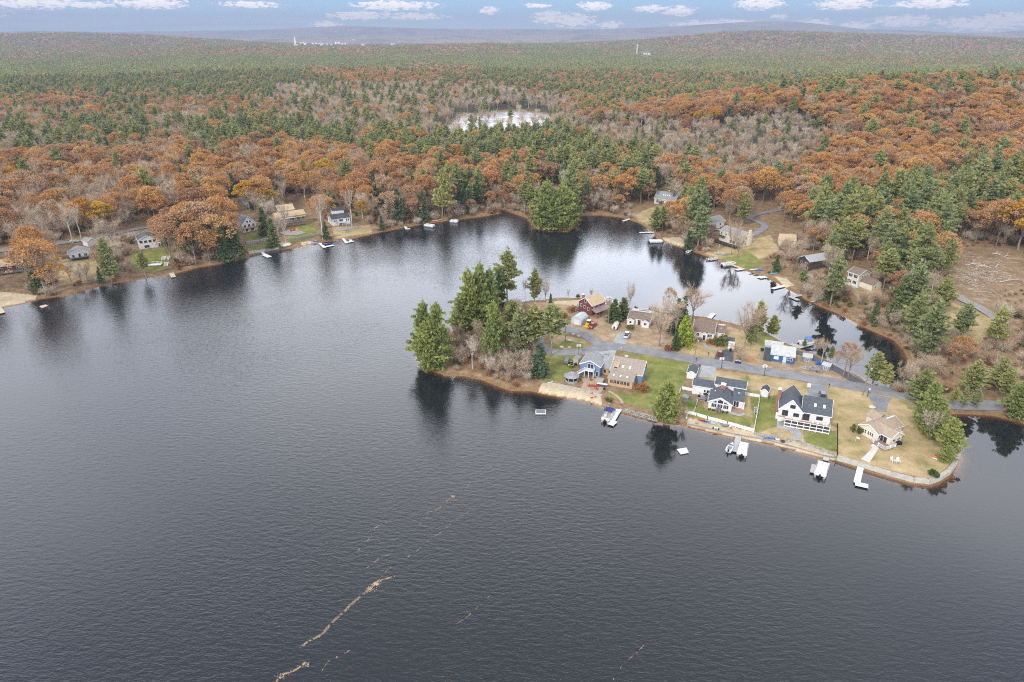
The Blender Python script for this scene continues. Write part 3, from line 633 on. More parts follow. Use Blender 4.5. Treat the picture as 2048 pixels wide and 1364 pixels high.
# what must stay in view: (x0, y0, x1, y1) of the photograph and how low a tree may stand in front of it
KEEP = [(120,480,185,525),(165,466,195,498),(268,440,330,540),(262,500,350,548),(470,418,520,500),(548,395,640,492),(655,418,705,468),(700,440,740,470),(-20,505,60,600),
 (490,440,545,512),(1076,366,1126,400),(1306,374,1352,408),(1262,405,1318,455),(1410,420,1448,458),(1425,440,1506,512),(1440,500,1530,548),(1500,440,1600,480),(1592,508,1642,545),(1682,528,1742,582),
 (1700,575,1765,605),(1545,545,1600,580),(1895,505,2048,590),(1910,590,1990,640),(1480,400,1560,470),(1330,470,1372,492),(1525,476,1560,512),
 (220,455,320,480),(455,385,500,418)]
NOTREE = [gtpoly([(225,458),(330,448),(330,470),(230,482)]), gtpoly([(-50,498),(130,484),(230,468),(320,452),(335,440),(420,425),(425,440),(335,462),(240,482),(130,500),(-50,520)])]
def ok_keep(px, pyb, pyt, w):
    for (x0, y0, x1, y1) in KEEP:
        if px+w*0.6 > x0+3 and px-w*0.6 < x1-3 and pyb > y0+10 and pyt < y1-5: return False
    return True
pts = {k: [] for k in PROTO}
def scatter():
    r_ = 250.0
    while r_ < 1650:
        s = 7.2+1.6*min(1, (r_-300)/1200)
        na = int(2*radians(46)*r_/s)
        th = radians(-46)+(np.arange(na)+NR.random(na)*0.85)/na*2*radians(46)
        rr = r_+NR.random(na)*s*0.85
        x = rr*np.sin(th); y = rr*np.cos(th)
        yield x, y
        r_ += s
xs = []; ys = []
for x, y in scatter(): xs.append(x); ys.append(y)
xs = np.concatenate(xs); ys = np.concatenate(ys)
sdl = sdist(LAKE, xs, ys); keepm = (sdl > 2.2) & ((sdist(POND, xs, ys) > 2.0) | (NR.random(len(xs)) < 0.13)) & ~inside(PEN, xs, ys)
xs = xs[keepm]; ys = ys[keepm]; sdl = sdl[keepm]
zs = height(xs, ys)
bx, by = proj(xs, ys, zs); tx, ty = proj(xs, ys, zs+15)
km = (bx > -120) & (bx < 2170); xs, ys, zs, bx, by, tx, ty, sdl = [a[km] for a in (xs, ys, zs, bx, by, tx, ty, sdl)]
zone = np.full(len(xs), -1)
for i, (pl, _, _) in enumerate(ZONES): zone[inside(pl, tx, ty)] = i
blk = inside(CLEARING, xs, ys) | (sdist(POND, xs, ys) < 6) & (by < 235)
for p in NOTREE: blk |= inside(p, xs, ys)
big = NR.random(len(xs))
for i in range(len(xs)):
    if blk[i] or zone[i] < 0: continue
    _, w6, dn = ZONES[zone[i]]
    k = KINDS6[int(np.searchsorted(np.cumsum(w6)/sum(w6), NR.random()))]
    if dn < 1 and NR.random() > dn: continue
    h = {'pine': 14+11*NR.random(), 'hemlock': 10+9*NR.random(), 'oak': 11.5+8.5*NR.random()**0.8, 'golden': 12+5*NR.random(), 'bare': 10+8*NR.random(), 'birch': 13+6*NR.random()}[k]
    if zone[i] == 16: h *= 0.72
    if zone[i] in (18, 19) and k in ('pine', 'hemlock'): h *= 1.14
    if sdl[i] < 8: h *= 0.72
    sc = FPX/max(50, hypot(xs[i], ys[i]))
    topy = by[i]-h*0.92*sc
    if by[i] < 360 or (k in ('bare', 'birch') and NR.random() < 0.1) or ok_keep(bx[i], by[i], topy, 4.2*sc*(h/18)): pts[k].append((xs[i], ys[i], zs[i], h, bx[i], by[i]))
LANDMARKS = [(160,500,'the small cottage'),(180,487,'the left shore shed'),(297,480,'the sunroom house'),(20,540,'the left edge house'),(322,452,'the white van'),(400,450,'the big orange clump'),(498,447,'the steep roofed white house'),
 (583,425,'the big tan house'),(683,438,'the left shore porch cottage'),(812,453,'the middle left dock'),(878,441,'the yellow float'),(960,433,'the left cove lip'),(1008,421,'the narrow cove mouth'),(1100,382,'the teal house'),(1205,430,'the back of the cove'),
 (1330,390,'the skylit grey house'),(1430,440,'the white garage'),(1470,470,'the long cream house'),(1530,428,'the curving grey drive'),(1575,482,'the tan roofed house'),(1625,525,'the dark brown house'),(1715,552,'the brown roofed house'),(1760,640,'the inlet bank'),
 (1830,700,'the inlet end'),(1955,560,'the log strewn clearing'),(1955,612,'the gravel road'),(1900,470,'the upper clearing edge'),(1960,770,'the causeway'),(1010,240,'the marsh pond'),(480,390,'the hill road'),(1260,440,'the long cove dock')]
AREAS = [(lambda x, y: y > 300 and x < 520, 'left shore woods'), (lambda x, y: y > 300 and x < 1060, 'middle shore woods'), (lambda x, y: y > 300 and x < 1560, 'cove woods'), (lambda x, y: y > 300, 'right hillside woods'), (lambda x, y: x > 1200, 'long right ridge'), (lambda x, y: x > 560, 'woods round the marsh'), (lambda x, y: True, 'far left level woods')]
LOOK = {'pine':'green white pine','hemlock':'dark conical evergreen','oak':'rust orange oak','golden':'golden leaved tree','bare':'leafless grey tree','birch':'white trunked birch'}
used_l = {}
def name_tree(k, x, y, h, wide):
    d, lx, ly, nm = min((hypot(x-a, (y-b)*1.6), a, b, n) for a, b, n in LANDMARKS)
    mh = {'pine':21,'hemlock':15,'oak':17,'golden':14.5,'bare':15,'birch':16}[k]
    adj = 'tall' if h > mh*1.07 else 'low' if h < mh*0.9 else 'mid height'; adj = adj+(' broad' if wide > 1.1 else ' slim' if wide < 1.0 else '')
    side = 'left of' if x < lx-8 else 'right of' if x > lx+8 else 'at'
    dep = ' and behind' if y < ly-14 else ' and in front of' if y > ly+14 else ''
    if side == 'at' and dep: side, dep = dep.replace(' and ', ''), ''
    def cut(t_):
        for w_ in ('mid height ', 'close ', 'well ', ' woods', 'tall ', 'low ', ' leaved'):
            if len(t_.split()) > 16: t_ = t_.replace(w_, '')
        return t_
    if d < 150:
        t_ = f'{adj} {LOOK[k]} {"close " if d < 60 else ""}{side}{dep} {nm}'
        return cut(t_)
    ar = next(t for f_, t in AREAS if f_(x, y)); 
    t_ = f'{adj} {LOOK[k]} in the {ar}, {"well " if d > 260 else ""}{"left" if x < lx else "right"} of {nm}'
    return cut(t_)
STUFF = {}
for k, lst in pts.items():
    if not lst: continue
    lst.sort(key=lambda p: -p[3]/hypot(p[0], p[1]))
    lim = {'pine':255,'hemlock':230,'oak':285,'golden':60,'bare':255,'birch':60}[k]
    for p in lst[:lim]:
        wd_ = 0.9+0.3*R.random(); lb = name_tree(k, p[4], p[5], p[3], wd_); ar = next(t for f_, t in AREAS if f_(p[4], p[5]))
        tree(k, p[0], p[1], p[2], p[3], lb, LOOK[k]+'s in the '+ar, wide=wd_)
    STUFF[k] = lst[lim:]

def scatter_object(name, kind_meshes, data, label):
    """one object that spreads copies of the given (trunk, crown) meshes over its points"""
    me = bpy.data.meshes.new(name); n = len(data); me.vertices.add(n)
    d = np.array([p[:4] for p in data]); me.vertices.foreach_set('co', d[:,:3].astype(np.float32).ravel()); me.update()
    attr(me, 'size', d[:,3]); attr(me, 'turn', NR.random(n)*6.283); attr(me, 'wide', 0.9+0.3*NR.random(n))
    va = me.attributes.new('pick', 'INT', 'POINT'); va.data.foreach_set('value', NR.integers(0, len(kind_meshes), n).astype(np.int32))
    o = bpy.data.objects.new(name, me); COL.objects.link(o)
    g = bpy.data.node_groups.new(name, 'GeometryNodeTree')
    g.interface.new_socket('Geometry', in_out='INPUT', socket_type='NodeSocketGeometry'); g.interface.new_socket('Geometry', in_out='OUTPUT', socket_type='NodeSocketGeometry')
    gi = g.nodes.new('NodeGroupInput'); go = g.nodes.new('NodeGroupOutput'); iop = g.nodes.new('GeometryNodeInstanceOnPoints')
    g.links.new(gi.outputs[0], iop.inputs['Points'])
    gti = g.nodes.new('GeometryNodeGeometryToInstance')
    for ms in reversed(kind_meshes):
        jn = g.nodes.new('GeometryNodeJoinGeometry')
        for m_ in ms:
            so = bpy.data.objects.new('source', m_); oi = g.nodes.new('GeometryNodeObjectInfo'); oi.inputs['Object'].default_value = so; oi.inputs['As Instance'].default_value = False
            g.links.new(oi.outputs['Geometry'], jn.inputs[0])
        g.links.new(jn.outputs[0], gti.inputs[0])
    g.links.new(gti.outputs[0], iop.inputs['Instance']); iop.inputs['Pick Instance'].default_value = True
    def na(nm, tp='FLOAT'):
        q = g.nodes.new('GeometryNodeInputNamedAttribute'); q.data_type = tp; q.inputs['Name'].default_value = nm; return q.outputs['Attribute']
    g.links.new(na('pick', 'INT'), iop.inputs['Instance Index'])
    cr = g.nodes.new('ShaderNodeCombineXYZ'); g.links.new(na('turn'), cr.inputs[2]); g.links.new(cr.outputs[0], iop.inputs['Rotation'])
    cs = g.nodes.new('ShaderNodeCombineXYZ'); mm = g.nodes.new('ShaderNodeMath'); mm.operation = 'MULTIPLY'; g.links.new(na('size'), mm.inputs[0]); g.links.new(na('wide'), mm.inputs[1])
    g.links.new(mm.outputs[0], cs.inputs[0]); g.links.new(mm.outputs[0], cs.inputs[1]); g.links.new(na('size'), cs.inputs[2]); g.links.new(cs.outputs[0], iop.inputs['Scale'])
    g.links.new(iop.outputs[0], go.inputs[0])
    md = o.modifiers.new('scatter', 'NODES'); md.node_group = g
    return tag(o, label, 'woodland', None, 'stuff')
SN = {'pine':('pine_woods','mass of green white pines filling the level woods beyond the lake'),'hemlock':('evergreen_woods','scattered dark conical evergreens in the woods beyond the lake'),'oak':('oak_woods','rust orange oak canopy over the ridge and woods beyond the lake'),
      'golden':('golden_woods','few golden crowned trees scattered through the distant woods'),'bare':('bare_woods','grey haze of leafless trees in the woods beyond the lake'),'birch':('birch_woods','pale trunked leafless birches round the marsh pond')}
for k, lst in STUFF.items():
    if lst: scatter_object(SN[k][0], PROTO[k], [(p[0], p[1], p[2], p[3]/PH[k]) for p in lst], SN[k][1])

# distant woods: patches of low, coarse trees out to the hills
def patch(seed, mix, S=60):
    r = np.random.default_rng(seed); V = [[], [], [], []]
    T = [Tree(seed+i) for i in range(4)]
    n = int(S/8.5)
    for i in range(n):
        for j in range(n):
            x = (i+r.random())/n*S-S/2; y = (j+r.random())/n*S-S/2; k = int(np.searchsorted(np.cumsum(mix)/sum(mix), r.random()))
            if k == 0:
                h = 17+8*r.random(); u = r.random((34,1)); rad = 3.6*(1-u**1.5)*(0.4+0.6*r.random((34,1))); a = r.random((34,1))*2*pi
                c = np.concatenate([x+rad*np.cos(a), y+rad*np.sin(a), h*(0.35+0.65*u)], 1); T[0].cards(c, 2.3)
            elif k in (1, 3):
                h = 14+5*r.random(); q = r.random((30,1))**0.6; a = r.random((30,1))*2*pi; R_ = 5.2
                c = np.concatenate([x+R_*q*np.cos(a), y+R_*q*np.sin(a), h*(0.72+0.28*np.sqrt(1-q*q))-1.5*r.random((30,1))], 1); T[k].cards(c, 2.3)
            else:
                h = 13+5*r.random(); m = 34; P = np.concatenate([x+r.normal(size=(m,1))*0.7, y+r.normal(size=(m,1))*0.7, h*(0.3+0.3*r.random((m,1)))], 1)
                Q = np.concatenate([x+r.normal(size=(m,1))*2.2, y+r.normal(size=(m,1))*2.2, h*(0.8+0.25*r.random((m,1)))], 1); T[2].strip(P, Q, 0.5, 0.25)
    vs = []; fs = []; mi = []; o = 0
    for k in range(4):
        if T[k].n == 0: continue
        vs.append(np.concatenate(T[k].v)); fs.append(np.concatenate(T[k].t)+o); mi += [k]*(T[k].n//4); o += T[k].n
    return np_mesh('patch', np.concatenate(vs), np.concatenate(fs), [L_PINE, L_OAK, L_TWIG, L_RBUSH], mi)
PM = [[(patch(200+i, m_),) for i in range(2)] for m_ in [(.70,.04,.22,.04), (.30,.12,.46,.12), (.10,.30,.42,.18), (.10,.05,.62,.23)]]
d1 = [[], [], [], []]
r_ = 1640.0
while r_ < 5500:
    S = 57.0 if r_ < 3600 else 68.0
    na_ = int(2*radians(43)*r_/S)
    for i in range(na_):
        th = radians(-43)+(i+NR.random()*0.5)/na_*2*radians(43); x = r_*sin(th); y = r_*cos(th)
        d1[0].append((x, y, S/60))
    r_ += S*0.97
pp = np.array(d1[0]); hz_ = height(pp[:,0], pp[:,1]); ex, ey = proj(pp[:,0], pp[:,1], hz_+15); d1 = [[], [], [], []]
hb = height(pp[:,0], pp[:,1]-150)
vn = np.sin(pp[:,0]/310+pp[:,1]/700)+np.sin(pp[:,1]/260-pp[:,0]/530+1.1)+0.8*NR.normal(size=len(pp))
PURP = [pz((-80,56),(800,56),(720,92),(560,96),(450,110),(240,118),(-80,122)), pz((1120,56),(2130,56),(2130,122),(1290,116),(1130,92)), pz((700,93),(740,86),(1060,92),(1040,112),(820,112),(660,104))]
RUST = [pz((600,128),(760,134),(880,158),(740,168),(600,150)), pz((820,124),(950,130),(960,150),(820,150))]
GREY = [pz((-50,80),(250,82),(240,118),(-50,120))]
GREENZ = [pz((0,118),(300,108),(700,104),(1050,100),(1280,112),(1280,145),(0,185))]
cat_ = np.where(vn > 1.5, 2, np.where(vn > 0.2, 1, 0))
VILL = pz((580,88),(800,84),(800,99),(580,104))
for p in GREENZ: cat_[inside(p, ex, ey) & (vn < 1.9)] = 0
for p in RUST: mm_ = inside(p, ex, ey); cat_[mm_] = np.where(NR.random(mm_.sum()) < 0.75, 2, 1)
for p in PURP: mm_ = inside(p, ex, ey); q1 = NR.random(mm_.sum())+0.12*vn[mm_]; cat_[mm_] = np.where(q1 < 0.62, 3, np.where(q1 < 0.85, 0, 2))
for i in range(len(pp)):
    if -80 < ex[i] < 2130 and not (inside(VILL, ex[i:i+1], ey[i:i+1]+6)[0] and NR.random() < .55): d1[cat_[i]].append((pp[i,0], pp[i,1], hz_[i]-1.0, pp[i,2]))
print('trees', {k: len(x) for k, x in pts.items()}, 'patches', [len(x) for x in d1])
for k, nm, lb in ((0,'distant_pine_forest','distant green pine forest fading into haze below the hills'),(1,'distant_mixed_forest','distant mixed forest of green and grey crowns'),(2,'distant_rusty_forest','distant rusty brown forest patches beyond the marsh'),(3,'distant_leafless_forest','distant purplish leafless forest on the low hills at the horizon')):
    if d1[k]: scatter_object(nm, PM[k], d1[k], lb)
# ------------------------------------------------------------------ roads, drives and paths
ASPH = M('worn grey asphalt', (0.27,0.27,0.28), (0.19,0.19,0.20), 0.35, 0.9, detail=8)
ASPD = M('dark asphalt', (0.115,0.12,0.135), (0.08,0.085,0.095), 0.5, 0.9, detail=8)
CONC = M('pale concrete', (0.40,0.41,0.41), (0.30,0.31,0.31), 0.6, 0.9, detail=8)
PAVE = M('tan pavers', (0.48,0.36,0.26), (0.34,0.26,0.19), 1.2, 0.9, detail=8)
GRAVEL = M('grey gravel', (0.36,0.34,0.33), (0.24,0.22,0.20), 1.5, 0.95, detail=8)
def sheet(name, pts, z, mat, kind='structure'):
    m = MB(); m.add([G(p[0], p[1], PZ)[:2]+(PZ+z,) for p in pts], [tuple(range(len(pts)))])
    o = m.build(name, mat)
    if o.data.polygons[0].normal.z < 0: o.data.flip_normals()
    return tag(o, kind=kind) if kind else o
def ribbon(name, pts, w, z, mat, flat=True, kind='structure', widths=None, thick=0):
    P = [np.array((G(*p, PZ) if flat else GT(*p))[:2]) for p in pts]
    Q = [P[0]]; 
    for i in range(len(P)-1):
        a = P[max(i-1,0)]; b = P[i]; c = P[i+1]; d = P[min(i+2,len(P)-1)]; n = 6
        for k in range(1, n+1):
            t_ = k/n; Q.append(0.5*((2*b)+(-a+c)*t_+(2*a-5*b+4*c-d)*t_**2+(-a+3*b-3*c+d)*t_**3))
    Q = np.array(Q); m = MB(); vs = []; n = len(Q)
    for i in range(n):
        d = Q[min(i+1,n-1)]-Q[max(i-1,0)]; d = d/(np.hypot(*d)+1e-9); nn = np.array([-d[1], d[0]]); ww = w if widths is None else np.interp(i/(n-1), np.linspace(0,1,len(widths)), widths)
        for s in (-1, -0.33, 0.33, 1):
            p = Q[i]+nn*ww/2*s; hz_ = PZ if flat else max(0.3, float(height(np.array([p[0]]), np.array([p[1]]))[0]))
            vs.append((p[0], p[1], hz_+z))
    m.add(vs, [(i*4+j, i*4+j+1, (i+1)*4+j+1, (i+1)*4+j) for i in range(n-1) for j in range(3)])
    o = m.build(name, mat)
    if o.data.polygons[0].normal.z < 0: o.data.flip_normals()
    return tag(o, kind=kind) if kind else o
MAIN = [(1190,696),(1225,693),(1260,697),(1300,703.5),(1344,711),(1388,719.5),(1440,728),(1480,734),(1528,742),(1580,750),(1640,760),(1700,771),(1780,784),(1830,797),(1871,806.5),(1930,810),(1994,811),(2048,813),(2200,822)]
ribbon('main_road', MAIN, 6.0, 0.052, ASPH)
ribbon('turning_loop', [(1215,690),(1188,681),(1176,673),(1162,666),(1141,660),(1121,656),(1100,656),(1082,664),(1074,678),(1080,692),(1096,701),(1118,705),(1156,704),(1180,700),(1215,694)], 4.6, 0.044, ASPH)
ribbon('side_road', [(1585,702),(1605,708),(1626,716),(1650,727),(1675,740),(1700,755),(1736,777)], 3.6, 0.040, ASPD)
sheet('driveway', [(1236,664),(1266,664),(1250,689),(1226,684)], 0.036, CONC)
sheet('driveway', [(1450,672),(1470,676),(1466,726),(1427,721),(1435,701),(1455,699)], 0.036, ASPD)
sheet('driveway', [(1404,726),(1434,732),(1427,756),(1394,754)], 0.036, CONC)
sheet('driveway', [(1616,764),(1653,770),(1656,800),(1615,792)], 0.036, ASPH)
sheet('driveway', [(1730,785),(1784,796),(1776,806),(1773,824),(1752,822),(1744,805)], 0.036, ASPH)
sheet('driveway', [(1183,705),(1234,699),(1222,730),(1196,732)], 0.036, CONC)
sheet('driveway', [(1118,660),(1134,648),(1160,660),(1150,664)], 0.036, GRAVEL)
ribbon('garden_path', [(1217,782),(1228,788),(1239,797),(1246,807)], 0.9, 0.03, PAVE)
ribbon('walkway', [(1755,891),(1742,908),(1730,922)], 1.5, 0.05, M('white concrete', (0.62,0.6,0.56), (0.5,0.48,0.45), 1, 0.8), widths=[1.2,1.6,2.2])
ribbon('walkway', [(1408,686),(1411,692),(1420,698),(1431,701)], 0.9, 0.03, CONC)
sheet('patio', [(1162,756),(1196,757),(1211,769),(1218,775),(1205,781),(1199,788),(1171,783),(1160,780),(1167,766)], 0.034, PAVE)
sheet('patio', [(1554,838),(1554,856),(1584,862),(1586,880),(1603,882),(1603,868),(1597,858),(1596,846)], 0.034, CONC)
sheet('patio', [(1396,785),(1420,790),(1418,806),(1392,800)], 0.034, M('grey pavers', (0.36,0.33,0.32), (0.22,0.2,0.2), 1.0, 0.9))
sheet('patio', [(1412,814),(1464,824),(1484,820),(1488,816),(1478,828),(1440,826)], 0.034, PAVE)

# ------------------------------------------------------------------ building kit
WHITE = M('white siding', (0.72,0.72,0.71), (0.64,0.64,0.64), 0.5, 0.6); TRIM = M('white trim', (0.76,0.76,0.75), (0.68,0.68,0.68), 1.0, 0.5)
CREAM = M('cream siding', (0.66,0.61,0.49), (0.58,0.53,0.42), 0.5, 0.7); SAGE = M('greenish white siding', (0.55,0.57,0.52), (0.48,0.5,0.46), 0.5, 0.7)
SLATE = M('dark slate shingle', (0.105,0.12,0.14), (0.065,0.075,0.09), 1.6, 0.85, bump=0.3, detail=8); CHAR = M('charcoal shingle', (0.085,0.09,0.10), (0.05,0.055,0.06), 1.6, 0.85, detail=8)
BRN = M('brown shingle', (0.25,0.18,0.145), (0.17,0.125,0.10), 1.6, 0.85, bump=0.3, detail=8); TANR = M('tan shingle', (0.42,0.325,0.245), (0.31,0.24,0.18), 1.4, 0.85, bump=0.3, detail=8)
SANDR = M('sandy shingle', (0.55,0.41,0.26), (0.43,0.32,0.2), 1.4, 0.85, detail=8); GREYR = M('grey shingle', (0.33,0.33,0.33), (0.23,0.23,0.24), 1.6, 0.85, detail=8)
TAUPE = M('taupe shingle', (0.36,0.30,0.25), (0.27,0.22,0.185), 1.6, 0.85, detail=8); BLUE = M('slate blue siding', (0.17,0.24,0.39), (0.13,0.19,0.32), 0.6, 0.7); BLUED = M('deep blue siding', (0.045,0.115,0.29), (0.03,0.085,0.22), 0.6, 0.7)
REDB = M('red brown siding', (0.17,0.06,0.045), (0.12,0.04,0.035), 0.6, 0.8); BRICK = M('red brick', (0.38,0.17,0.12), (0.26,0.11,0.08), 3, 0.9); METALR = M('white metal roof', (0.56,0.56,0.55), (0.45,0.45,0.45), 0.9, 0.6)
DARKW = M('dark stained wood', (0.10,0.075,0.06), (0.06,0.045,0.04), 1, 0.8); TANW = M('tan wood siding', (0.50,0.36,0.22), (0.40,0.29,0.18), 1, 0.8); DECKW = M('orange deck boards', (0.52,0.29,0.17), (0.42,0.23,0.14), 1.5, 0.7, stretch=(1,8,1))
GLASS = M('window glass', (0.035,0.04,0.048), (0.02,0.022,0.028), 0.3, 0.08, spec=0.6); SKYG = M('skylight glass', (0.70,0.75,0.78), (0.6,0.66,0.7), 0.4, 0.15, spec=0.8); WOODG = M('weathered wood', (0.30,0.27,0.24), (0.2,0.18,0.16), 1.5, 0.9)
STONE = M('grey field stone', (0.40,0.39,0.37), (0.18,0.17,0.16), 2.2, 0.95, bump=0.6, detail=6); BLOCK = M('pale block wall', (0.46,0.44,0.38), (0.36,0.34,0.30), 0.8, 0.9, bump=0.3); BLACK = M('black plastic', (0.02,0.02,0.022), (0.012,0.012,0.014), 1, 0.5)
METAL = M('galvanised metal', (0.42,0.44,0.46), (0.32,0.34,0.36), 0.6, 0.4, metal=0.5); RED = M('red paint', (0.45,0.03,0.03), (0.36,0.02,0.02), 0.6, 0.35, coat=0.4); DKRED = M('dark red paint', (0.22,0.02,0.03), (0.17,0.015,0.02), 0.6, 0.3, coat=0.5)
YEL = M('yellow paint', (0.72,0.42,0.02), (0.6,0.34,0.02), 0.6, 0.45); GRN = M('tractor green paint', (0.03,0.28,0.04), (0.02,0.2,0.03), 0.6, 0.45); TYRE = M('tyre rubber', (0.02,0.02,0.02), (0.015,0.015,0.015), 1, 0.9)
CANV = M('grey tarpaulin', (0.22,0.235,0.26), (0.17,0.18,0.2), 0.8, 0.8); WRAP = M('white shrink wrap', (0.77,0.77,0.775), (0.66,0.66,0.67), 0.8, 0.4, bump=0.5); CREAMW = M('cream tarpaulin', (0.66,0.61,0.54), (0.55,0.5,0.44), 0.8, 0.6, bump=0.4)
NAVY = M('navy canvas', (0.03,0.04,0.20), (0.02,0.03,0.15), 0.8, 0.8); BRBL = M('bright blue plastic', (0.04,0.16,0.55), (0.03,0.12,0.45), 0.8, 0.4); REDP = M('red plastic', (0.45,0.06,0.045), (0.36,0.045,0.035), 0.8, 0.45); WHP = M('white plastic', (0.66,0.66,0.66), (0.58,0.58,0.58), 0.8, 0.4)
ORAP = M('orange plastic', (0.75,0.20,0.04), (0.62,0.15,0.03), 0.8, 0.45); TEAL = M('teal canvas', (0.07,0.22,0.20), (0.05,0.17,0.15), 0.8, 0.7); CHROME = M('polished metal', (0.6,0.6,0.6), (0.5,0.5,0.5), 1, 0.25, metal=0.8); POLEW = M('weathered pole wood', (0.30,0.235,0.17), (0.2,0.155,0.115), 1.2, 0.9)
LAMPG = M('headlight lens', (0.75,0.75,0.72), (0.65,0.65,0.62), 1, 0.1); TILE = M('terracotta pavers', (0.42,0.24,0.17), (0.33,0.19,0.14), 1, 0.9); ROPE = M('cable', (0.05,0.05,0.05), (0.04,0.04,0.04), 1, 0.7)

def gable(p, x0, x1, y0, y1, z0, ze, zr, axis, wm, rm, ov=0.28, mid=None, zr2=None, tr=True, th=0.16, roofname='roof'):
    """a wall block with gable ends and a two-slab roof; ridge along axis"""
    a0, a1, b0, b1 = (x0, x1, y0, y1) if axis == 'x' else (y0, y1, x0, x1)
    bm = (b0+b1)/2 if mid is None else mid
    def V(a, b, z): return (a, b, z) if axis == 'x' else (b, a, z)
    m = MB(); vs = []
    for a in (a0, a1): vs += [V(a,b0,z0), V(a,b1,z0), V(a,b1,ze), V(a,bm,zr-0.02), V(a,b0,ze)]
    m.add(vs, [(0,1,2,3,4), (9,8,7,6,5), (0,5,6,1), (1,6,7,2), (0,4,9,5), (2,7,8,3), (3,8,9,4)]); w = m.build('wall', wm, p)
    r = MB()
    for b in (b0, b1):
        s = (zr-ze)/abs(bm-b); e = b+(ov if b > bm else -ov); zz = ze-s*ov
        r.hexa([V(a0-ov,e,zz), V(a1+ov,e,zz), V(a1+ov,bm,zr), V(a0-ov,bm,zr)], [V(a0-ov,e,zz+th), V(a1+ov,e,zz+th), V(a1+ov,bm,zr+th), V(a0-ov,bm,zr+th)])
    ro = r.build(roofname, rm, p)
    if tr:
        t_ = MB()
        for b in (b0, b1):
            s = (zr-ze)/abs(bm-b); e = b+(ov if b > bm else -ov); zz = ze-s*ov
            for a, d in ((a0-ov-0.05, 1), (a1+ov+0.05, -1)): t_.bar(V(a, e, zz+0.02), V(a, bm, zr+0.02), 0.09, 0.26)
            t_.bar(V(a0-ov, e+(0.05 if b > bm else -0.05), zz+0.03), V(a1+ov, e+(0.05 if b > bm else -0.05), zz+0.03), 0.09, 0.2)
        t_.build('roof_trim', TRIM, p)
    return w, ro
def shed_roof(p, x0, x1, y0, y1, z0, zf, zb, wm, rm, ov=0.25, th=0.15):
    m = MB(); m.hexa([(x0,y0,z0),(x1,y0,z0),(x1,y1,z0),(x0,y1,z0)], [(x0,y0,zf),(x1,y0,zf),(x1,y1,zb),(x0,y1,zb)]); w = m.build('wall', wm, p)
    s = (zb-zf)/(y1-y0); r = MB(); a, b = y0-ov, y1+(ov if False else 0); za, zb_ = zf-s*ov+0.02, zb+0.02
    r.hexa([(x0-ov,a,za),(x1+ov,a,za),(x1+ov,b,zb_),(x0-ov,b,zb_)], [(x0-ov,a,za+th),(x1+ov,a,za+th),(x1+ov,b,zb_+th),(x0-ov,b,zb_+th)])
    return w, r.build('roof', rm, p)
def win(p, x, y, z, w, h, face='-y', n=2, fr=TRIM, name='window', gl=GLASS, rows=1, t=0.09):
    """a window or glazed door on a wall: frame with mullions, its pane a sub-part; (x, y) middle of the sill"""
    f = bpy.data.objects.new(name, None)
    m = MB(); d = 0.07
    def B(a0, a1, z0_, z1_, e0, e1):
        if face == '-y': m_.box(x+a0, x+a1, y-e1, y-e0, z0_, z1_)
        elif face == '+y': m_.box(x+a0, x+a1, y+e0, y+e1, z0_, z1_)
        elif face == '-x': m_.box(x-e1, x-e0, y+a0, y+a1, z0_, z1_)
        else: m_.box(x+e0, x+e1, y+a0, y+a1, z0_, z1_)
    m_ = m
    B(-w/2-t, w/2+t, z-t, z, 0, d); B(-w/2-t, w/2+t, z+h, z+h+t, 0, d); B(-w/2-t, -w/2, z, z+h, 0, d); B(w/2, w/2+t, z, z+h, 0, d)
    for i in range(1, n): q = -w/2+w*i/n; B(q-0.035, q+0.035, z, z+h, 0, d)
    for i in range(1, rows): q = z+h*i/rows; B(-w/2, w/2, q-0.03, q+0.03, 0, d-0.01)
    f = m.build(name, fr, p); m_ = MB(); B(-w/2, w/2, z, z+h, 0.005, 0.035); m_.build('pane', gl, f); return f
def skylight(p, x, y, z, w, l, slope, axis='y', s=1):
    m = MB(); m.box(-w/2, w/2, -l/2, l/2, 0, 0.14); o = m.build('skylight', SKYG, p); o.location = (x, y, z)
    o.rotation_euler = (slope*s, 0, 0) if axis == 'y' else (0, -slope*s, 0); return o
def chimney(p, x, y, z0, z1, w=0.8, mat=BRICK):
    m = MB(); m.box(x-w/2, x+w/2, y-w/2, y+w/2, z0, z1); c = m.build('chimney', mat, p); m = MB(); m.box(x-w/2-0.08, x+w/2+0.08, y-w/2-0.08, y+w/2+0.08, z1, z1+0.12); m.box(x-w/4, x+w/4, y-w/4, y+w/4, z1+.12, z1+.4); m.build('chimney_cap', TRIM, c); return c
def railing(m, pts, z, h=0.95, sp=0.16, post=0.1):
    for a, b in zip(pts[:-1], pts[1:]):
        A = Vector((*a, z)); B_ = Vector((*b, z)); L = (B_-A).length; up = Vector((0,0,h))
        m.bar(A+up, B_+up, 0.09, 0.07); m.bar(A+Vector((0,0,0.12)), B_+Vector((0,0,0.12)), 0.05)
        k = max(1, int(L/sp))
        for i in range(k+1): q = A+(B_-A)*i/k; m.bar(q+Vector((0,0,0.1)), q+up, 0.035)
        for i in range(max(1, int(L/1.8))+1): q = A+(B_-A)*i/max(1, int(L/1.8)); m.bar(q+Vector((0,0,-0.05)), q+up+Vector((0,0,0.08)), post)
def frame_of(A, B, z=PZ):
    a = G(*A, z); b = G(*B, z); return a, atan2(b[1]-a[1], b[0]-a[0])
def Z3(x, y): return (1060+x/6.82, 680+y/6.82)
def Z2(x, y): return (1030+x/6.82, 560+y/6.82)
def Z4(x, y): return (1300+x/6.82, 560+y/6.82)
def Z5(x, y): return (1330+x/7.578, 710+y/7.578)
def Z6(x, y): return (1520+x/7.578, 740+y/7.578)
def Z7(x, y): return (1680+x/6.82, 780+y/6.82)
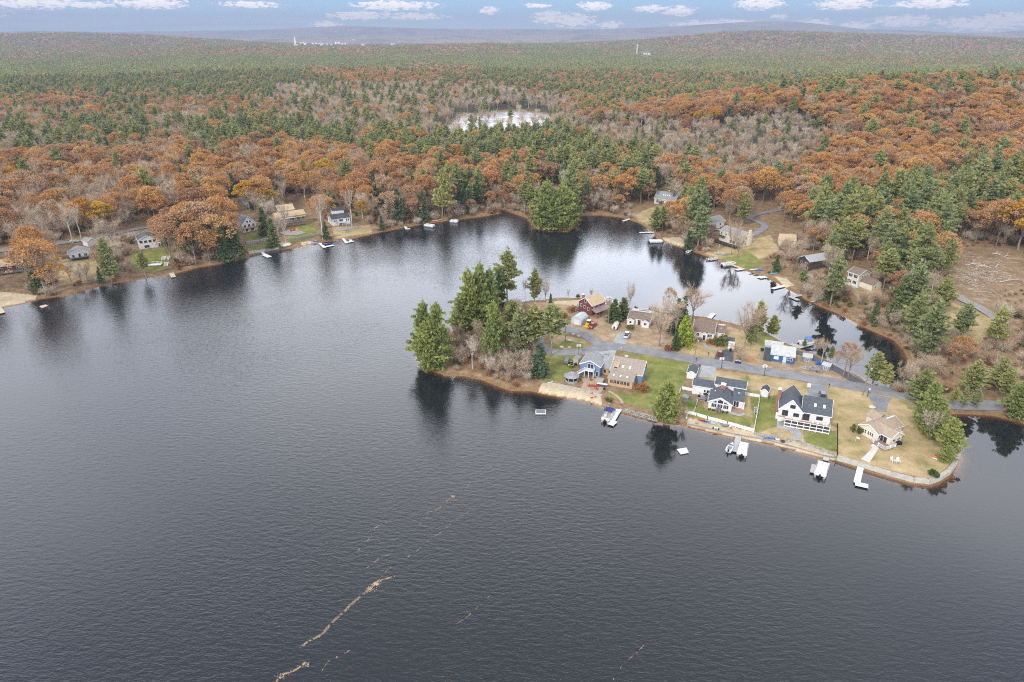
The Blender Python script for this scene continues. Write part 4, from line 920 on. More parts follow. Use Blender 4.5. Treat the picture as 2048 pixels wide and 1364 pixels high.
def Z8(x, y): return (1480+x/6.82, 620+y/6.82)

# --- white house with dark roof and red-brown deck
a, yw = frame_of(Z6(285,765), Z6(1040,900))
h7 = thing('white_house', 'white house with charcoal roof, front gable and long orange wood deck facing the lake', 'house', a, yw, None)
gable(h7, -0.4, 5.6, -0.3, 8.6, 0, 4.0, 7.3, 'y', WHITE, SLATE)
gable(h7, 5.6, 12.7, 0.3, 9.6, 0, 3.9, 6.6, 'x', WHITE, SLATE)
for x, z, w, h in ((1.2,2.1,1.4,1.6),(4.1,2.3,1.3,0.95)): win(h7, x, -0.3, z, w, h, fr=DARKW, n=2)
win(h7, 2.9, -0.3, 4.7, 1.2, 0.9, fr=DARKW, n=2); win(h7, 6.7, 0.3, 1.5, 1.6, 1.9, fr=DARKW, n=2, name='door'); win(h7, 10.1, 0.3, 2.2, 1.5, 0.95, fr=DARKW, n=2)
win(h7, 12.7, 3.5, 2.2, 0.9, 1.0, '+x'); win(h7, -0.4, 3, 2.2, 0.9, 1.0, '-x')
sl = atan2(2.7, 4.65)
for x in (8.6, 10.9): skylight(h7, x, 2.5, 3.9+0.58*2.2+0.17, 0.6, 1.1, sl)
m = MB(); m.box(1.4, 12.7, -2.9, -0.32, 1.22, 1.34); dk = m.build('deck', DECKW, h7); m = MB(); m.box(-0.6, 1.4, -0.75, -0.32, 1.75, 1.87); m.build('ledge', DECKW, h7)
m = MB(); m.bar((1.4,-2.95,2.3),(12.8,-2.95,2.3),0.12,0.12); m.bar((1.4,-2.95,0.35),(12.8,-2.95,0.35),0.1,0.3)
m.bar((12.75,-2.9,2.3),(12.75,0.2,2.3),0.12,0.12); m.bar((1.4,-2.95,1.3),(12.8,-2.95,1.3),0.08,0.22)
for i in range(8): x = 1.4+11.35*i/7; m.box(x-0.07, x+0.07, -3.02, -2.88, 0, 2.42)
m.build('railing', TRIM, dk); m = MB(); m.box(1.5, 12.7, -2.90, -2.86, 0.5, 1.15); m.build('lattice', DARKW, dk)
m = MB(); m.box(1.5, 12.7, -2.92, -2.9, 1.45, 2.2); m.build('screen', M('dark mesh', (0.05,0.055,0.07), (0.03,0.035,0.045), 1, 0.6), dk)
m = MB(); [m.box(0.2+0.3*i, 0.5+0.3*i, -2.6, -1.4, 0, 1.2-0.24*(3-i)) for i in range(4)]; m.build('steps', WOODG, dk)
chimney(h7, -0.85, 5.6, 0, 7.0, 0.9); m = MB(); m.box(-1.0,-0.4,0.8,1.6,0,1.6); m.build('meter_box', TRIM, h7)
m = MB(); m.tube([(9.5,7.2,5.5),(9.5,7.2,6.6)], 0.08); m.tube([(11.2,6.5,5.9),(11.2,6.5,6.6)], 0.06); m.build('vent_pipe', METAL, h7)

# --- white lakefront house with the big gable window
a, yw = frame_of(Z5(665,790), Z5(1010,850))
h6 = thing('lake_house', 'white lake house with charcoal roofs and large arched gable window behind white fence', 'house', a, yw)
gable(h6, -0.2, 6.2, -0.9, 6.6, 0, 2.5, 4.2, 'y', WHITE, SLATE, mid=3.0)
gable(h6, -5.7, 0.6, 6.6, 11.4, 0, 2.9, 4.1, 'x', WHITE, SLATE, ov=0.2)
gable(h6, 0.6, 9.2, 7.3, 12.2, 0, 4.1, 5.1, 'x', WHITE, SLATE, ov=0.2)
shed_roof(h6, 6.2, 9.0, 2.2, 7.3, 0, 2.5, 3.7, WHITE, SLATE)
for i, x in enumerate((1.35, 3.0, 4.65)): win(h6, x, -0.9, 0.85, 1.35, 1.15, n=3)
m = MB(); m.prism([(0.5,-0.98),(5.6,-0.98),(5.6,-0.93),(0.5,-0.93)], 2.15, 2.25); m.build('window_trim', TRIM, h6)
for q in ([(0.75,2.35),(1.95,2.35),(1.95,2.95)], [(2.3,2.35),(3.75,2.35),(3.75,3.1),(3.0,3.45),(2.3,3.1)], [(4.05,2.35),(5.3,2.35),(4.05,2.95)]):
    m = MB(); n_ = len(q); m.add([(x, -0.96, z) for x, z in q]+[(x, -0.9, z) for x, z in q], [tuple(range(n_)), tuple(range(2*n_-1, n_-1, -1))]+[(i, n_+i, n_+(i+1)%n_, (i+1)%n_) for i in range(n_)]); m.build('gable_window', GLASS, h6)
win(h6, 7.2, 2.2, 0.5, 1.5, 1.75, n=2, name='door'); win(h6, 1.6, 7.3, 2.75, 0.9, 0.6, n=2); win(h6, 7.6, 7.3, 2.75, 1.1, 0.6, n=2)
win(h6, -2.1, 6.6, 1.2, 0.5, 0.8, n=1); win(h6, -0.9, 6.6, 1.0, 1.2, 1.0, n=2); m = MB(); m.box(9.2,9.5,2.0,2.3,0,2.3); m.box(8.95,9.6,1.9,4.2,0,0.9); m.build('side_wall', WHITE, h6)
chimney(h6, 3.0, 5.2, 3.2, 5.5, 1.3); m = MB(); m.box(0.8,1.9,4.3,4.7,3.15,3.35); m.build('skylight', SKYG, h6); m = MB(); m.box(7.3,7.9,5.2,5.8,3.2,3.45); m.build('skylight', SKYG, h6)
m = MB(); m.prism([(6.2,-0.6),(8.6,-1.0),(9.4,0.3),(9.2,2.1),(6.2,2.1)], 0, 0.25); m.build('terrace', TILE, h6)
m = MB(); m.prism([(6.0,-1.8),(8.8,-2.2),(10.3,-0.6),(9.5,0.3),(8.6,-1.1),(6.1,-0.7)], 0, 0.14); m.build('terrace_step', CONC, h6)
for i, x in enumerate((0.3, 1.3, 4.2, 5.2)):
    o = thing('round_shrub', ['round dark shrub at left end of the bed under the gable window','second small dark shrub from the left under the gable window','small dark shrub right of the maroon bush under the gable window','small dark shrub at right end of the bed under the gable window'][i], 'shrub', tuple(h6.location+Vector((x*cos(yw)+1.9*sin(yw), x*sin(yw)-1.9*cos(yw), 0))), 0, 'shrubs under the gable window')
    tr, cr = PROTO['gbush'][i%3]; c_ = bpy.data.objects.new('foliage', cr); COL.objects.link(c_); c_.parent = o; o.scale = (0.35,)*3
o = thing('maroon_shrub', 'round maroon shrub in the bed under the gable window', 'shrub', tuple(h6.location+Vector((2.7*cos(yw)+2.0*sin(yw), 2.7*sin(yw)-2.0*cos(yw), 0)))); c_ = bpy.data.objects.new('foliage', make_bush(777, 1.2, 1.1, 10, 40, 0.3).crown('foliage', leaf_mat('maroon leaves', [(0.10,0.03,0.03)]))); COL.objects.link(c_); c_.parent = o
def shed(lb, A, B, x1, y1, ze, zr, axis, wm, rm, y0=0, cat='shed', door=True, nm='garden_shed'):
    a, yw = frame_of(A, B); s = thing(nm, lb, cat, a, yw); gable(s, 0, x1, y0, y1, 0, ze, zr, axis, wm, rm, ov=0.15)
    if door: win(s, x1/2, y0, 0.05, min(1.1, x1*0.5), min(1.7, ze*0.85), gl=TRIM, name='door', n=2)
    return s
shed('white shed with dark gable roof beside the road and pale driveway', Z5(325,350), Z5(440,370), 2.7, 5.4, 1.9, 2.7, 'y', WHITE, SLATE, door=False)
shed('small white garden shed with dark roof at the corner of the white fence', Z5(1440,620), Z5(1575,650), 2.1, 2.9, 1.8, 2.6, 'y', WHITE, CHAR)

# --- cream house with tan roof
a, yw = frame_of(Z7(270,580), Z7(490,700))
h8 = thing('cream_house', 'cream cottage with tan shingle roof and white railed deck near the point', 'house', a, yw)
gable(h8, -0.2, 5.3, -0.3, 9.5, 0, 2.5, 3.9, 'y', CREAM, TANR, mid=2.4)
gable(h8, 3.0, 8.1, 0.9, 5.6, 0, 2.45, 3.7, 'x', CREAM, TANR)
gable(h8, -3.0, 0.0, 6.2, 10.2, 0, 2.3, 3.3, 'x', CREAM, TANR, tr=False)
for i, x in enumerate((0.5,1.1,1.7,2.6,3.2,3.8)): win(h8, x, -0.3, 0.95, 0.42, 0.95, n=1, rows=2, t=0.07)
win(h8, 6.2, 0.9, 0.35, 1.9, 1.75, n=2, name='door'); win(h8, 8.1, 2.4, 1.0, 1.0, 0.8, '+x', n=2); win(h8, 8.1, 4.2, 1.0, 1.0, 0.8, '+x', n=2); win(h8, 5.3, 0.3, 0.9, 0.6, 0.9, '+x', n=1)
m = MB(); m.prism([(4.9,-1.9),(9.2,-2.4),(9.3,0.9),(5.3,0.9),(5.3,-0.3),(4.9,-0.3)], 0.28, 0.40); dk = m.build('deck', M('brown deck boards', (0.32,0.22,0.18), (0.24,0.17,0.14), 1.5, 0.8), h8)
m = MB(); railing(m, [(4.9,-0.5),(4.9,-1.9),(5.6,-1.98)], 0.4, post=0.14); railing(m, [(7.0,-2.15),(9.2,-2.4),(9.35,1.6)], 0.4, post=0.14); m.build('railing', TRIM, dk)
m = MB(); m.box(5.7,6.9,-2.5,-2.05,0,0.2); m.box(5.6,7.0,-2.9,-2.5,0,0.1); m.build('steps', TRIM, h8)
m = MB(); m.hexa([(2.4,6.3,3.95),(2.7,6.3,3.95),(2.7,9.2,3.95),(2.4,9.2,3.95)],[(2.4,6.3,4.15),(2.7,6.3,4.15),(2.7,9.2,4.15),(2.4,9.2,4.15)]); m.build('ridge_cap', TRIM, h8)
m = MB(); m.box(5.35,6.1,7.0,9.4,0,0.9); m.lathe([(0.3,0),(0.3,1.0),(0.15,1.2)], 8, (5.8,6.4,0)); m.build('propane_tank', WHP, h8)

# --- blue house with pale metal roof
a, yw = frame_of(Z8(410,690), Z8(740,740))
h4 = thing('blue_house', 'deep blue cottage with pale metal roof between the road and the inlet', 'house', a, yw)
shed_roof(h4, 0, 7.3, -0.2, 6.5, 0, 2.4, 3.2, BLUED, METALR)
m = MB(); m.box(-2.2, -0.02, -0.6, 6.0, 0, 2.0); m.build('side_room', CHAR, h4)
m = MB(); m.box(-2.3, 3.4, 6.6, 9.6, 0, 2.5); m.build('rear_room', M('pale blue siding', (0.42,0.48,0.56),(0.36,0.42,0.5),0.6), h4); m = MB(); m.box(-2.5, 3.6, 9.0, 9.9, 2.5, 3.1); m.box(-2.45,3.55,6.5,9.0,2.52,2.62); m.build('rear_roof', METALR, h4)
win(h4, 1.7, -0.2, 1.0, 1.3, 0.9, n=2, gl=TRIM); win(h4, 4.3, -0.2, 0.1, 0.85, 1.9, n=1, name='door', gl=M('pale blue door', (0.45,0.6,0.75), (0.4,0.55,0.7))); win(h4, 5.9, -0.2, 1.1, 1.5, 0.85, n=3); win(h4, 7.3, 3, 1.1, 0.9, 0.8, '+x')
m = MB(); m.box(1.5,2.1,2.9,3.5,2.9,3.4); m.build('skylight', SKYG, h4)
m = MB(); m.box(3.8,4.9,-1.2,-0.25,0,0.3); m.build('steps', CONC, h4)
def lowshed(lb, A, B, x1, y1, z): 
    a, yw = frame_of(A, B); s = thing('storage_shed', lb, 'shed', a, yw); gable(s, 0, x1, 0, y1, 0, z, z+0.7, 'x', M('grey blue siding', (0.20,0.24,0.30),(0.15,0.18,0.24),0.6), M('pale grey roof', (0.5,0.5,0.5),(0.4,0.4,0.4),0.6), ov=0.12, tr=False)
    win(s, x1/2, 0, 0.05, x1*0.4, z*0.8, gl=M('grey blue siding', (0,0,0)), name='door', n=2); return s
lowshed('grey blue storage shed just right of the blue house', Z8(845,695), Z8(975,715), 2.9, 2.9, 1.6)
lowshed('grey blue storage shed right of the blue barrels by the side road', Z8(1105,800), Z8(1215,835), 2.6, 2.4, 1.5)

# --- white cape with brown roof
a, yw = frame_of(Z4(580,780), Z4(880,820))
h3 = thing('white_cape_house', 'white cape house with brown roof, small entry gable and side annex', 'house', a, yw)
gable(h3, 0, 7.2, -0.3, 8.8, 0, 2.5, 5.0, 'x', WHITE, BRN, mid=4.6)
gable(h3, 7.2, 10.8, 3.2, 7.4, 0, 2.1, 3.6, 'x', WHITE, BRN, tr=False)
gable(h3, 3.1, 4.9, -1.4, -0.3, 0, 2.3, 3.1, 'y', WHITE, BRN, ov=0.15); win(h3, 4.0, -1.4, 0.1, 0.9, 1.9, n=1, name='door'); win(h3, 1.7, -0.3, 1.0, 0.8, 1.0, n=2); win(h3, 5.9, -0.3, 1.0, 1.2, 1.0, n=3)
m = MB(); m.box(8.2,10.4,6.6,6.9,3.2,3.55); m.build('ridge_vent', TRIM, h3); m = MB(); m.box(9.0,9.4,4.2,5.0,3.0,3.2); m.build('skylight', SKYG, h3)
# --- white house with a white-and-brown roof behind the driveway
a = G(*Z2(1545,600), PZ); yw = radians(-22)
h2 = thing('low_white_house', 'low white ranch house with brown and white roof behind the pickup driveway', 'house', a, yw)
gable(h2, -0.3, 7.8, 0.5, 7.5, 0, 2.3, 3.6, 'x', WHITE, BRN, mid=4.2)
gable(h2, -0.2, 2.2, -1.2, 0.5, 0, 2.2, 2.9, 'y', WHITE, BRN, ov=0.15); gable(h2, 5.2, 7.8, -1.2, 0.5, 0, 2.2, 2.9, 'y', WHITE, BRN, ov=0.15); win(h2, 1.0, -1.2, 1.0, 0.7, 0.9, n=1); win(h2, 6.5, -1.2, 1.0, 0.9, 0.9, n=2); win(h2, 3.9, 0.5, 0.1, 0.9, 1.9, name='door', fr=M('red stained wood', (0.35,0.10,0.05), (0.28,0.08,0.04)))
m = MB(); m.hexa([(-0.8,4.4,3.80),(8.2,4.4,3.80),(8.2,7.7,2.75),(-0.8,7.7,2.75)],[(-0.8,4.4,3.9),(8.2,4.4,3.9),(8.2,7.7,2.85),(-0.8,7.7,2.85)]); m.build('rear_roof', METALR, h2)
m = MB(); m.box(-0.6,8.0,7.7,9.6,2.2,2.75); m.build('sun_room_roof', METALR, h2); m = MB(); m.box(-0.4,7.8,7.75,9.4,0,2.2); m.build('sun_room_wall', WHITE, h2); m = MB(); m.box(2.0,5.6,8.4,8.8,2.76,2.86); m.build('roof_vent', CHAR, h2)

# --- red brown house
yw = radians(-47); c_, s_ = cos(yw), sin(yw)
P_ = G(*Z2(865,430), PZ)
h1 = thing('red_brown_house', 'tall red brown house with sandy roof and long covered porch beside the metal garage', 'house', P_, yw)
gable(h1, 0, 6.8, 0, 7.6, 0, 4.4, 6.8, 'y', REDB, SANDR)
for i, (x, z) in enumerate(((1.3,2.6),(3.0,2.3),(5.0,1.9))): win(h1, x, 0, z, 0.7, 1.1, n=1)
win(h1, 3.4, 0, 4.7, 0.8, 1.1, n=1)
for y in (1.2, 3.8, 6.2): win(h1, 6.8, y, 2.9, 0.9, 1.0, '+x', n=2)
m = MB(); m.hexa([(6.8,-0.5,2.9),(9.6,-0.8,2.2),(9.6,8.0,2.2),(6.8,8.0,2.9)],[(6.8,-0.5,3.0),(9.6,-0.8,2.3),(9.6,8.0,2.3),(6.8,8.0,3.0)]); m.build('porch_roof', M('mauve brown metal roof', (0.30,0.22,0.21),(0.24,0.17,0.165),0.5,0.6), h1)
m = MB(); [m.bar((9.4,y,0),(9.4,y,2.25),0.16) for y in (-0.6,1.5,3.6,5.7,7.8)]; m.bar((9.45,-0.6,0.9),(9.45,7.8,0.9),0.1); m.box(6.8,9.5,-0.7,7.9,0,0.3); m.build('porch', M('brown porch wood', (0.32,0.2,0.15),(0.24,0.15,0.11)), h1); chimney(h1, -0.6, 3.2, 0, 6.2, 0.9, BRICK)
m = MB(); m.box(-2.4,-0.1,-0.4,2.0,1.2,1.35); [m.bar((x,y,0),(x,y,2.2),0.12) for x in (-2.3,-0.2) for y in (-0.3,1.9)]; m.bar((-2.3,-0.3,2.1),(-0.2,-0.3,2.1),0.1); m.build('side_deck', WOODG, h1)
m = MB(); m.hexa([(0,7.6,2.2),(5.5,7.6,2.2),(5.5,10.5,2.0),(0,10.5,2.0)],[(0,7.6,2.3),(5.5,7.6,2.3),(5.5,10.5,2.1),(0,10.5,2.1)]); m.build('rear_awning', WRAP, h1)
# --- quonset garage
a, yw = frame_of(Z2(765,590), Z2(890,620))
q = thing('metal_garage', 'pale arched metal garage with white door beside the red brown house', 'garage', a, yw)
prof = [(0,0),(0,1.9),(0.35,2.5),(1.2,3.05),(2.1,3.25),(3.0,3.05),(3.85,2.5),(4.2,1.9),(4.2,0)]; n_ = len(prof); m = MB()
m.add([(x,0,z) for x,z in prof]+[(x,5.6,z) for x,z in prof], [(i,i+1,n_+i+1,n_+i) for i in range(n_-1)]+[tuple(range(n_-1,-1,-1)),tuple(range(n_,2*n_))]); m.build('shell', M('pale blue grey metal', (0.50,0.53,0.56),(0.42,0.45,0.48),0.5,0.4), q)
win(q, 2.2, 0, 0.05, 1.9, 1.8, gl=WHP, name='door', n=1)

# --- blue and tan house with skylights
a, yw = frame_of(Z3(690,420), Z3(930,500)); yw2 = radians(-22)
b0 = G(*Z3(700,445), PZ)
h5 = thing('blue_and_tan_house', 'large blue and tan house with skylights, gable balcony and sunroom by the fire pit patio', 'house', b0, yw2)
def H5L(p, h=0):
    g_ = G(*p, PZ+h); x = g_[0]-b0[0]; y = g_[1]-b0[1]; return x*cos(yw2)+y*sin(yw2), -x*sin(yw2)+y*cos(yw2)
x0_, y0_ = H5L(Z3(690,300), 4.2); x1_, _ = H5L(Z3(930,390), 4.2)
YF = y0_
gable(h5, x0_, x1_, YF, YF+7.2, 0, 3.7, 5.3, 'y', BLUE, GREYR)
mx_, my_ = H5L(Z3(1075,440), 3.6); fx_, fy_ = H5L(Z3(1060,612), 0); rx_, ry_ = H5L(Z3(1580,300), 5.5); bx_, by_ = H5L(Z3(1500,600), 0); px_, py_ = H5L(Z3(1390,670), 0)
gable(h5, mx_, bx_+0.3, by_, ry_+1.5, 0, 3.1, 5.7, 'x', BLUE, TAUPE, mid=ry_+0.2)
gable(h5, x1_, mx_, YF+2.4, YF+9.6, 0, 2.4, 5.0, 'x', TANW, GREYR, tr=False)
shed_roof(h5, fx_, px_, fy_, by_+0.2, 0, 2.4, 3.3, TANW, TAUPE)
for i in range(6): win(h5, fx_+1.1+i*1.02+(0.1 if i > 2 else 0), fy_, 0.95, 0.75, 1.1, n=2, t=0.06, fr=TANW)
for i in range(3): skylight(h5, fx_+1.4+i*2.1, fy_+1.4, 3.0, 0.6, 0.6, 0.4)
gs = atan2(2.6, ry_+0.2-by_)
for dx_ in (3.4, 5.6): skylight(h5, mx_+dx_, by_+1.6, 3.1+1.6*math.tan(gs)+0.16, 0.6, 1.0, gs)
m = MB(); m.hexa([(mx_+0.4,by_+0.8,3.3),(mx_+2.2,by_+0.8,3.3),(mx_+2.2,by_+3.0,3.6),(mx_+0.4,by_+3.0,3.6)],[(mx_+0.4,by_+0.8,4.5),(mx_+2.2,by_+0.8,4.5),(mx_+2.2,by_+3.0,4.9),(mx_+0.4,by_+3.0,4.9)]); dm = m.build('dormer', TANW, h5); win(dm, mx_+1.3, by_+0.8, 3.55, 1.2, 0.6, n=1)
gx_ = (x0_+x1_)/2
win(h5, gx_+0.1, YF, 2.45, 1.7, 1.6, n=2, name='door'); win(h5, x1_-0.9, YF, 0.1, 0.7, 1.7, n=1, name='door'); win(h5, gx_-0.2, YF, 0.1, 2.6, 1.4, n=3, gl=GLASS, fr=BLUE)
win(h5, x1_+1.0, YF+2.4, 0.7, 0.7, 1.1, n=1, fr=TANW); win(h5, x1_+2.6, YF+2.4, 0.7, 0.7, 1.1, n=1, fr=TANW)
m = MB(); m.box(gx_-1.5, gx_+1.6, YF-1.6, YF-0.02, 2.2, 2.34); railing(m, [(gx_-1.5,YF-1.55),(gx_+1.55,YF-1.55),(gx_+1.55,YF-0.1)], 2.34)
for x in (gx_-1.4, gx_, gx_+1.5): m.bar((x,YF-1.5,0),(x,YF-1.5,2.3),0.16)
for k in range(9): m.box(gx_-1.55-0.30*(k+1), gx_-1.5-0.30*k, YF-1.5, YF-0.7, 2.1-0.24*k, 2.2-0.24*k)
m.bar((gx_-1.5,YF-1.55,3.2),(gx_-4.3,YF-1.55,0.95),0.08,0.1); m.bar((gx_-1.5,YF-1.55,2.2),(gx_-4.3,YF-1.55,-0.0),0.08,0.3); m.bar((gx_-4.2,YF-1.55,0),(gx_-4.2,YF-1.55,1.0),0.12)
for k in range(9): t_ = k/9; m.bar((gx_-1.5-2.8*t_,YF-1.55,2.3-2.2*t_),(gx_-1.5-2.8*t_,YF-1.55,3.2-2.2*t_),0.05)
m.build('balcony', TRIM, h5)
ct = thing('covered_cart', 'pale grey arched tarpaulin cart standing behind the blue and tan house', 'cart', G(*Z3(1015,262), PZ), 0.3); m = MB(); m.tube([(-1.2,0,0.8),(-1.0,0,0.9),(1.0,0,0.9),(1.2,0,0.8)], [0.8,0.95,0.95,0.8], 10); m.build('cover', CANV, ct); m = MB(); m.box(-1.0,1.0,-0.7,0.7,0,0.3); m.build('bed', BLACK, ct)
# gazebo
g0 = G(*Z3(570,590), PZ); gz = thing('gazebo', 'grey octagonal screened gazebo with two tier roof beside the beach', 'gazebo', (g0[0], g0[1]+1.4, PZ), 0.2)
m = MB(); m.lathe([(2.05,0),(2.05,0.75),(1.98,0.75),(1.98,0.0)], 8); m.build('base', GREYR, gz); m = MB()
for k in range(8): a_ = 2*pi*k/8; m.bar((1.98*cos(a_),1.98*sin(a_),0.6),(1.98*cos(a_),1.98*sin(a_),1.95),0.16)
m.build('posts', GREYR, gz); m = MB(); m.lathe([(1.9,0.6),(1.9,1.85)], 8); m.build('screen', BLACK, gz); m = MB(); m.lathe([(2.5,1.9),(2.55,1.98),(1.25,2.65),(1.25,2.8),(0.1,3.3),(0.02,3.5)], 8, sx=1.0); m.lathe([(1.35,2.78),(1.3,2.84),(0.1,3.35)], 8); m.build('roof', GREYR, gz)
# small shed, covered trailer and garden tractors left of the garage gable
o = thing('tan_shed', 'narrow tan shed with grey metal roof beside the lawn tractors', 'shed', G(*Z3(588,330), PZ), radians(-25)); gable(o, 0, 1.7, 0, 2.6, 0, 1.9, 2.3, 'y', M('tan siding', (0.5,0.42,0.3),(0.42,0.35,0.25)), GREYR, ov=0.1, tr=False)
# ------------------------------------------------------------------ vehicles and small things
def wheel(p, x, y, r, w, rim=METAL):
    m = MB(); k = 14; m.add([(x+r*cos(2*pi*i/k), y+s*w/2, r+r*sin(2*pi*i/k)) for s in (-1,1) for i in range(k)], [tuple(range(k-1,-1,-1)), tuple(range(k,2*k))]+[(i,(i+1)%k,k+(i+1)%k,k+i) for i in range(k)]); o = m.build('wheel', TYRE, p)
    m = MB(); r2 = r*0.55; w2 = w+0.03; m.add([(x+r2*cos(2*pi*i/k), y+s*w2/2, r+r2*sin(2*pi*i/k)) for s in (-1,1) for i in range(k)], [tuple(range(k-1,-1,-1)), tuple(range(k,2*k))]+[(i,(i+1)%k,k+(i+1)%k,k+i) for i in range(k)]); m.build('rim', rim, o)
def extr(prof, y0, y1, tuck=0.0):
    m = MB(); n = len(prof); zs_ = [z for _, z in prof]; zm = max(zs_); zn = min(zs_)
    f_ = lambda z: tuck*(z-zn)/(zm-zn+1e-6)
    m.add([(x, y0+f_(z), z) for x, z in prof]+[(x, y1-f_(z), z) for x, z in prof], [tuple(range(n)), tuple(range(2*n-1,n-1,-1))]+[(i, n+i, n+(i+1)%n, (i+1)%n) for i in range(n)]); return m
def car(nm, lb, cat, loc, rz, paint, kind='suv', s=1.0, bed=None):
    o = thing(nm, lb, cat, loc, rz); o.scale = (s,)*3; W = 0.94
    if kind == 'suv': body = [(-2.3,0.35),(-2.35,0.8),(-2.2,1.0),(-1.15,1.06),(1.9,1.06),(2.3,0.95),(2.35,0.4)]; cab = [(-1.3,1.05),(-0.55,1.62),(1.55,1.62),(2.15,1.05)]; roof = [(-0.6,1.6),(-0.45,1.68),(1.5,1.68),(1.65,1.6)]
    elif kind == 'pickup': body = [(-2.75,0.45),(-2.8,0.9),(-2.6,1.1),(-1.4,1.15),(2.75,1.15),(2.8,0.5)]; cab = [(-1.5,1.14),(-0.9,1.75),(0.55,1.75),(0.8,1.14)]; roof = [(-0.95,1.73),(-0.8,1.82),(0.5,1.82),(0.62,1.73)]
    else: body = [(-2.9,0.4),(-2.95,1.0),(-2.4,1.25),(2.7,1.25),(2.75,0.5)]; cab = [(-2.5,1.2),(-1.8,2.05),(2.5,2.05),(2.7,1.25)]; roof = [(-1.9,2.0),(-1.6,2.16),(2.45,2.16),(2.6,2.0)]
    b = extr(body, -W, W, 0.03).build('body', paint, o, bevel=0.06); extr(cab, -W*0.93, W*0.93, 0.16).build('windows', GLASS, o); extr(roof, -W*0.8, W*0.8, 0.05).build('cab_roof', paint, o)
    if kind == 'pickup': m = MB(); m.box(0.95,2.6,-0.75,0.75,1.10,1.17); m.build('cargo_bed', bed or BLACK, o)
    for sx in (-1.45 if kind == 'suv' else -1.8, 1.4 if kind == 'suv' else 1.75):
        for sy in (-0.86, 0.86): wheel(o, sx, sy, 0.34, 0.24)
    for sy in (-0.68, 0.68): m = MB(); xf = body[1][0]; m.box(xf-0.03, xf+0.1, sy-0.18, sy+0.18, 0.68, 0.86); m.build('headlight', LAMPG, o)
    m = MB(); xr = body[-1][0]; m.box(xr-0.08, xr+0.02, -0.85, -0.6, 0.75, 0.95); m.build('tail_light', RED, o); m = MB(); m.box(xr-0.08, xr+0.02, 0.6, 0.85, 0.75, 0.95); m.build('tail_light', RED, o)
    return o
def heading(A, B, z=PZ): a = G(*A, z); b = G(*B, z); return atan2(b[1]-a[1], b[0]-a[0])
SILV = M('silver paint', (0.62,0.63,0.64), (0.55,0.56,0.57), 0.6, 0.3, coat=0.4); DKBL = M('dark grey paint', (0.07,0.08,0.10), (0.05,0.06,0.075), 0.6, 0.25, coat=0.6)
car('pickup_truck', 'silver pickup truck with black cargo bed parked on the pale driveway', 'pickup truck', G(*Z2(1525,770), PZ), heading(Z2(1545,715), Z2(1505,800)), SILV, 'pickup', 0.95)
car('red_car', 'dark red hatchback parked on the dark driveway by the white cape house', 'car', G(*Z4(952,1015), PZ), heading(Z4(955,960), Z4(948,1035)), DKRED, 'suv', 0.85)
car('dark_car', 'dark grey car parked behind the white house with charcoal roof', 'car', G(*Z6(945,405), PZ), heading(Z6(935,330), Z6(950,420)), DKBL, 'suv', 0.98)
car('red_truck', 'old red truck parked beside the yellow backhoe', 'truck', G(*Z2(1060,640), PZ), heading(Z2(1020,660), Z2(1110,590)), RED, 'pickup', 0.9, bed=M('rusty metal', (0.2,0.13,0.1),(0.14,0.09,0.07)))
# backhoe
o = thing('yellow_backhoe', 'yellow backhoe loader with white cab roof beside the metal garage', 'backhoe', G(*Z2(1000,622), PZ), heading(Z2(960,640), Z2(1060,560)))
m = MB(); m.box(-1.8,0.2,-0.5,0.5,0.6,1.25); m.box(-2.6,-1.9,-0.9,0.9,0.1,0.7); m.bar((-2.2,-0.6,0.5),(-0.4,-0.6,1.4),0.14); m.bar((-2.2,0.6,0.5),(-0.4,0.6,1.4),0.14); m.build('body', YEL, o, bevel=0.05)
m = MB(); m.box(-0.2,1.2,-0.55,0.55,0.7,1.95); m.build('cab', GLASS, o); m = MB(); m.box(-0.35,1.35,-0.68,0.68,1.95,2.08); m.build('cab_roof', WHP, o); m = MB(); m.bar((1.2,0,1.0),(2.3,0,2.3),0.22); m.bar((2.3,0,2.3),(3.1,0,1.2),0.18); m.box(2.8,3.3,-0.3,0.3,0.7,1.2); m.build('boom', YEL, o)
for x, r_w in ((-1.4,0.4),(0.7,0.62)):
    for y in (-0.75,0.75): wheel(o, x, y, r_w, 0.32, YEL)
def hullm(L, W, H, k=9, fl=1.0):
    vs = []; n = 0
    for i in range(k):
        t_ = i/(k-1); w = W/2*min(1, (1-t_**2.6))*(0.92+0.08*math.sin(t_*3)) if t_ < 1 else 0.02; x = -L/2+L*t_; zb = H*0.35*t_**3
        vs += [(x,-w,H*(1+0.15*t_)),(x,-w*0.75,zb+H*0.2),(x,0,zb),(x,w*0.75,zb+H*0.2),(x,w,H*(1+0.15*t_))]
    m = MB(); m.add(vs, [(i*5+j, (i+1)*5+j, (i+1)*5+j+1, i*5+j+1) for i in range(k-1) for j in range(4)]+[(0,1,2,3,4),(4*1,0,5*(k-1),5*(k-1)+4)][:1]+[(i*5, i*5+4, (i+1)*5+4, (i+1)*5) for i in range(k-1)]); return m
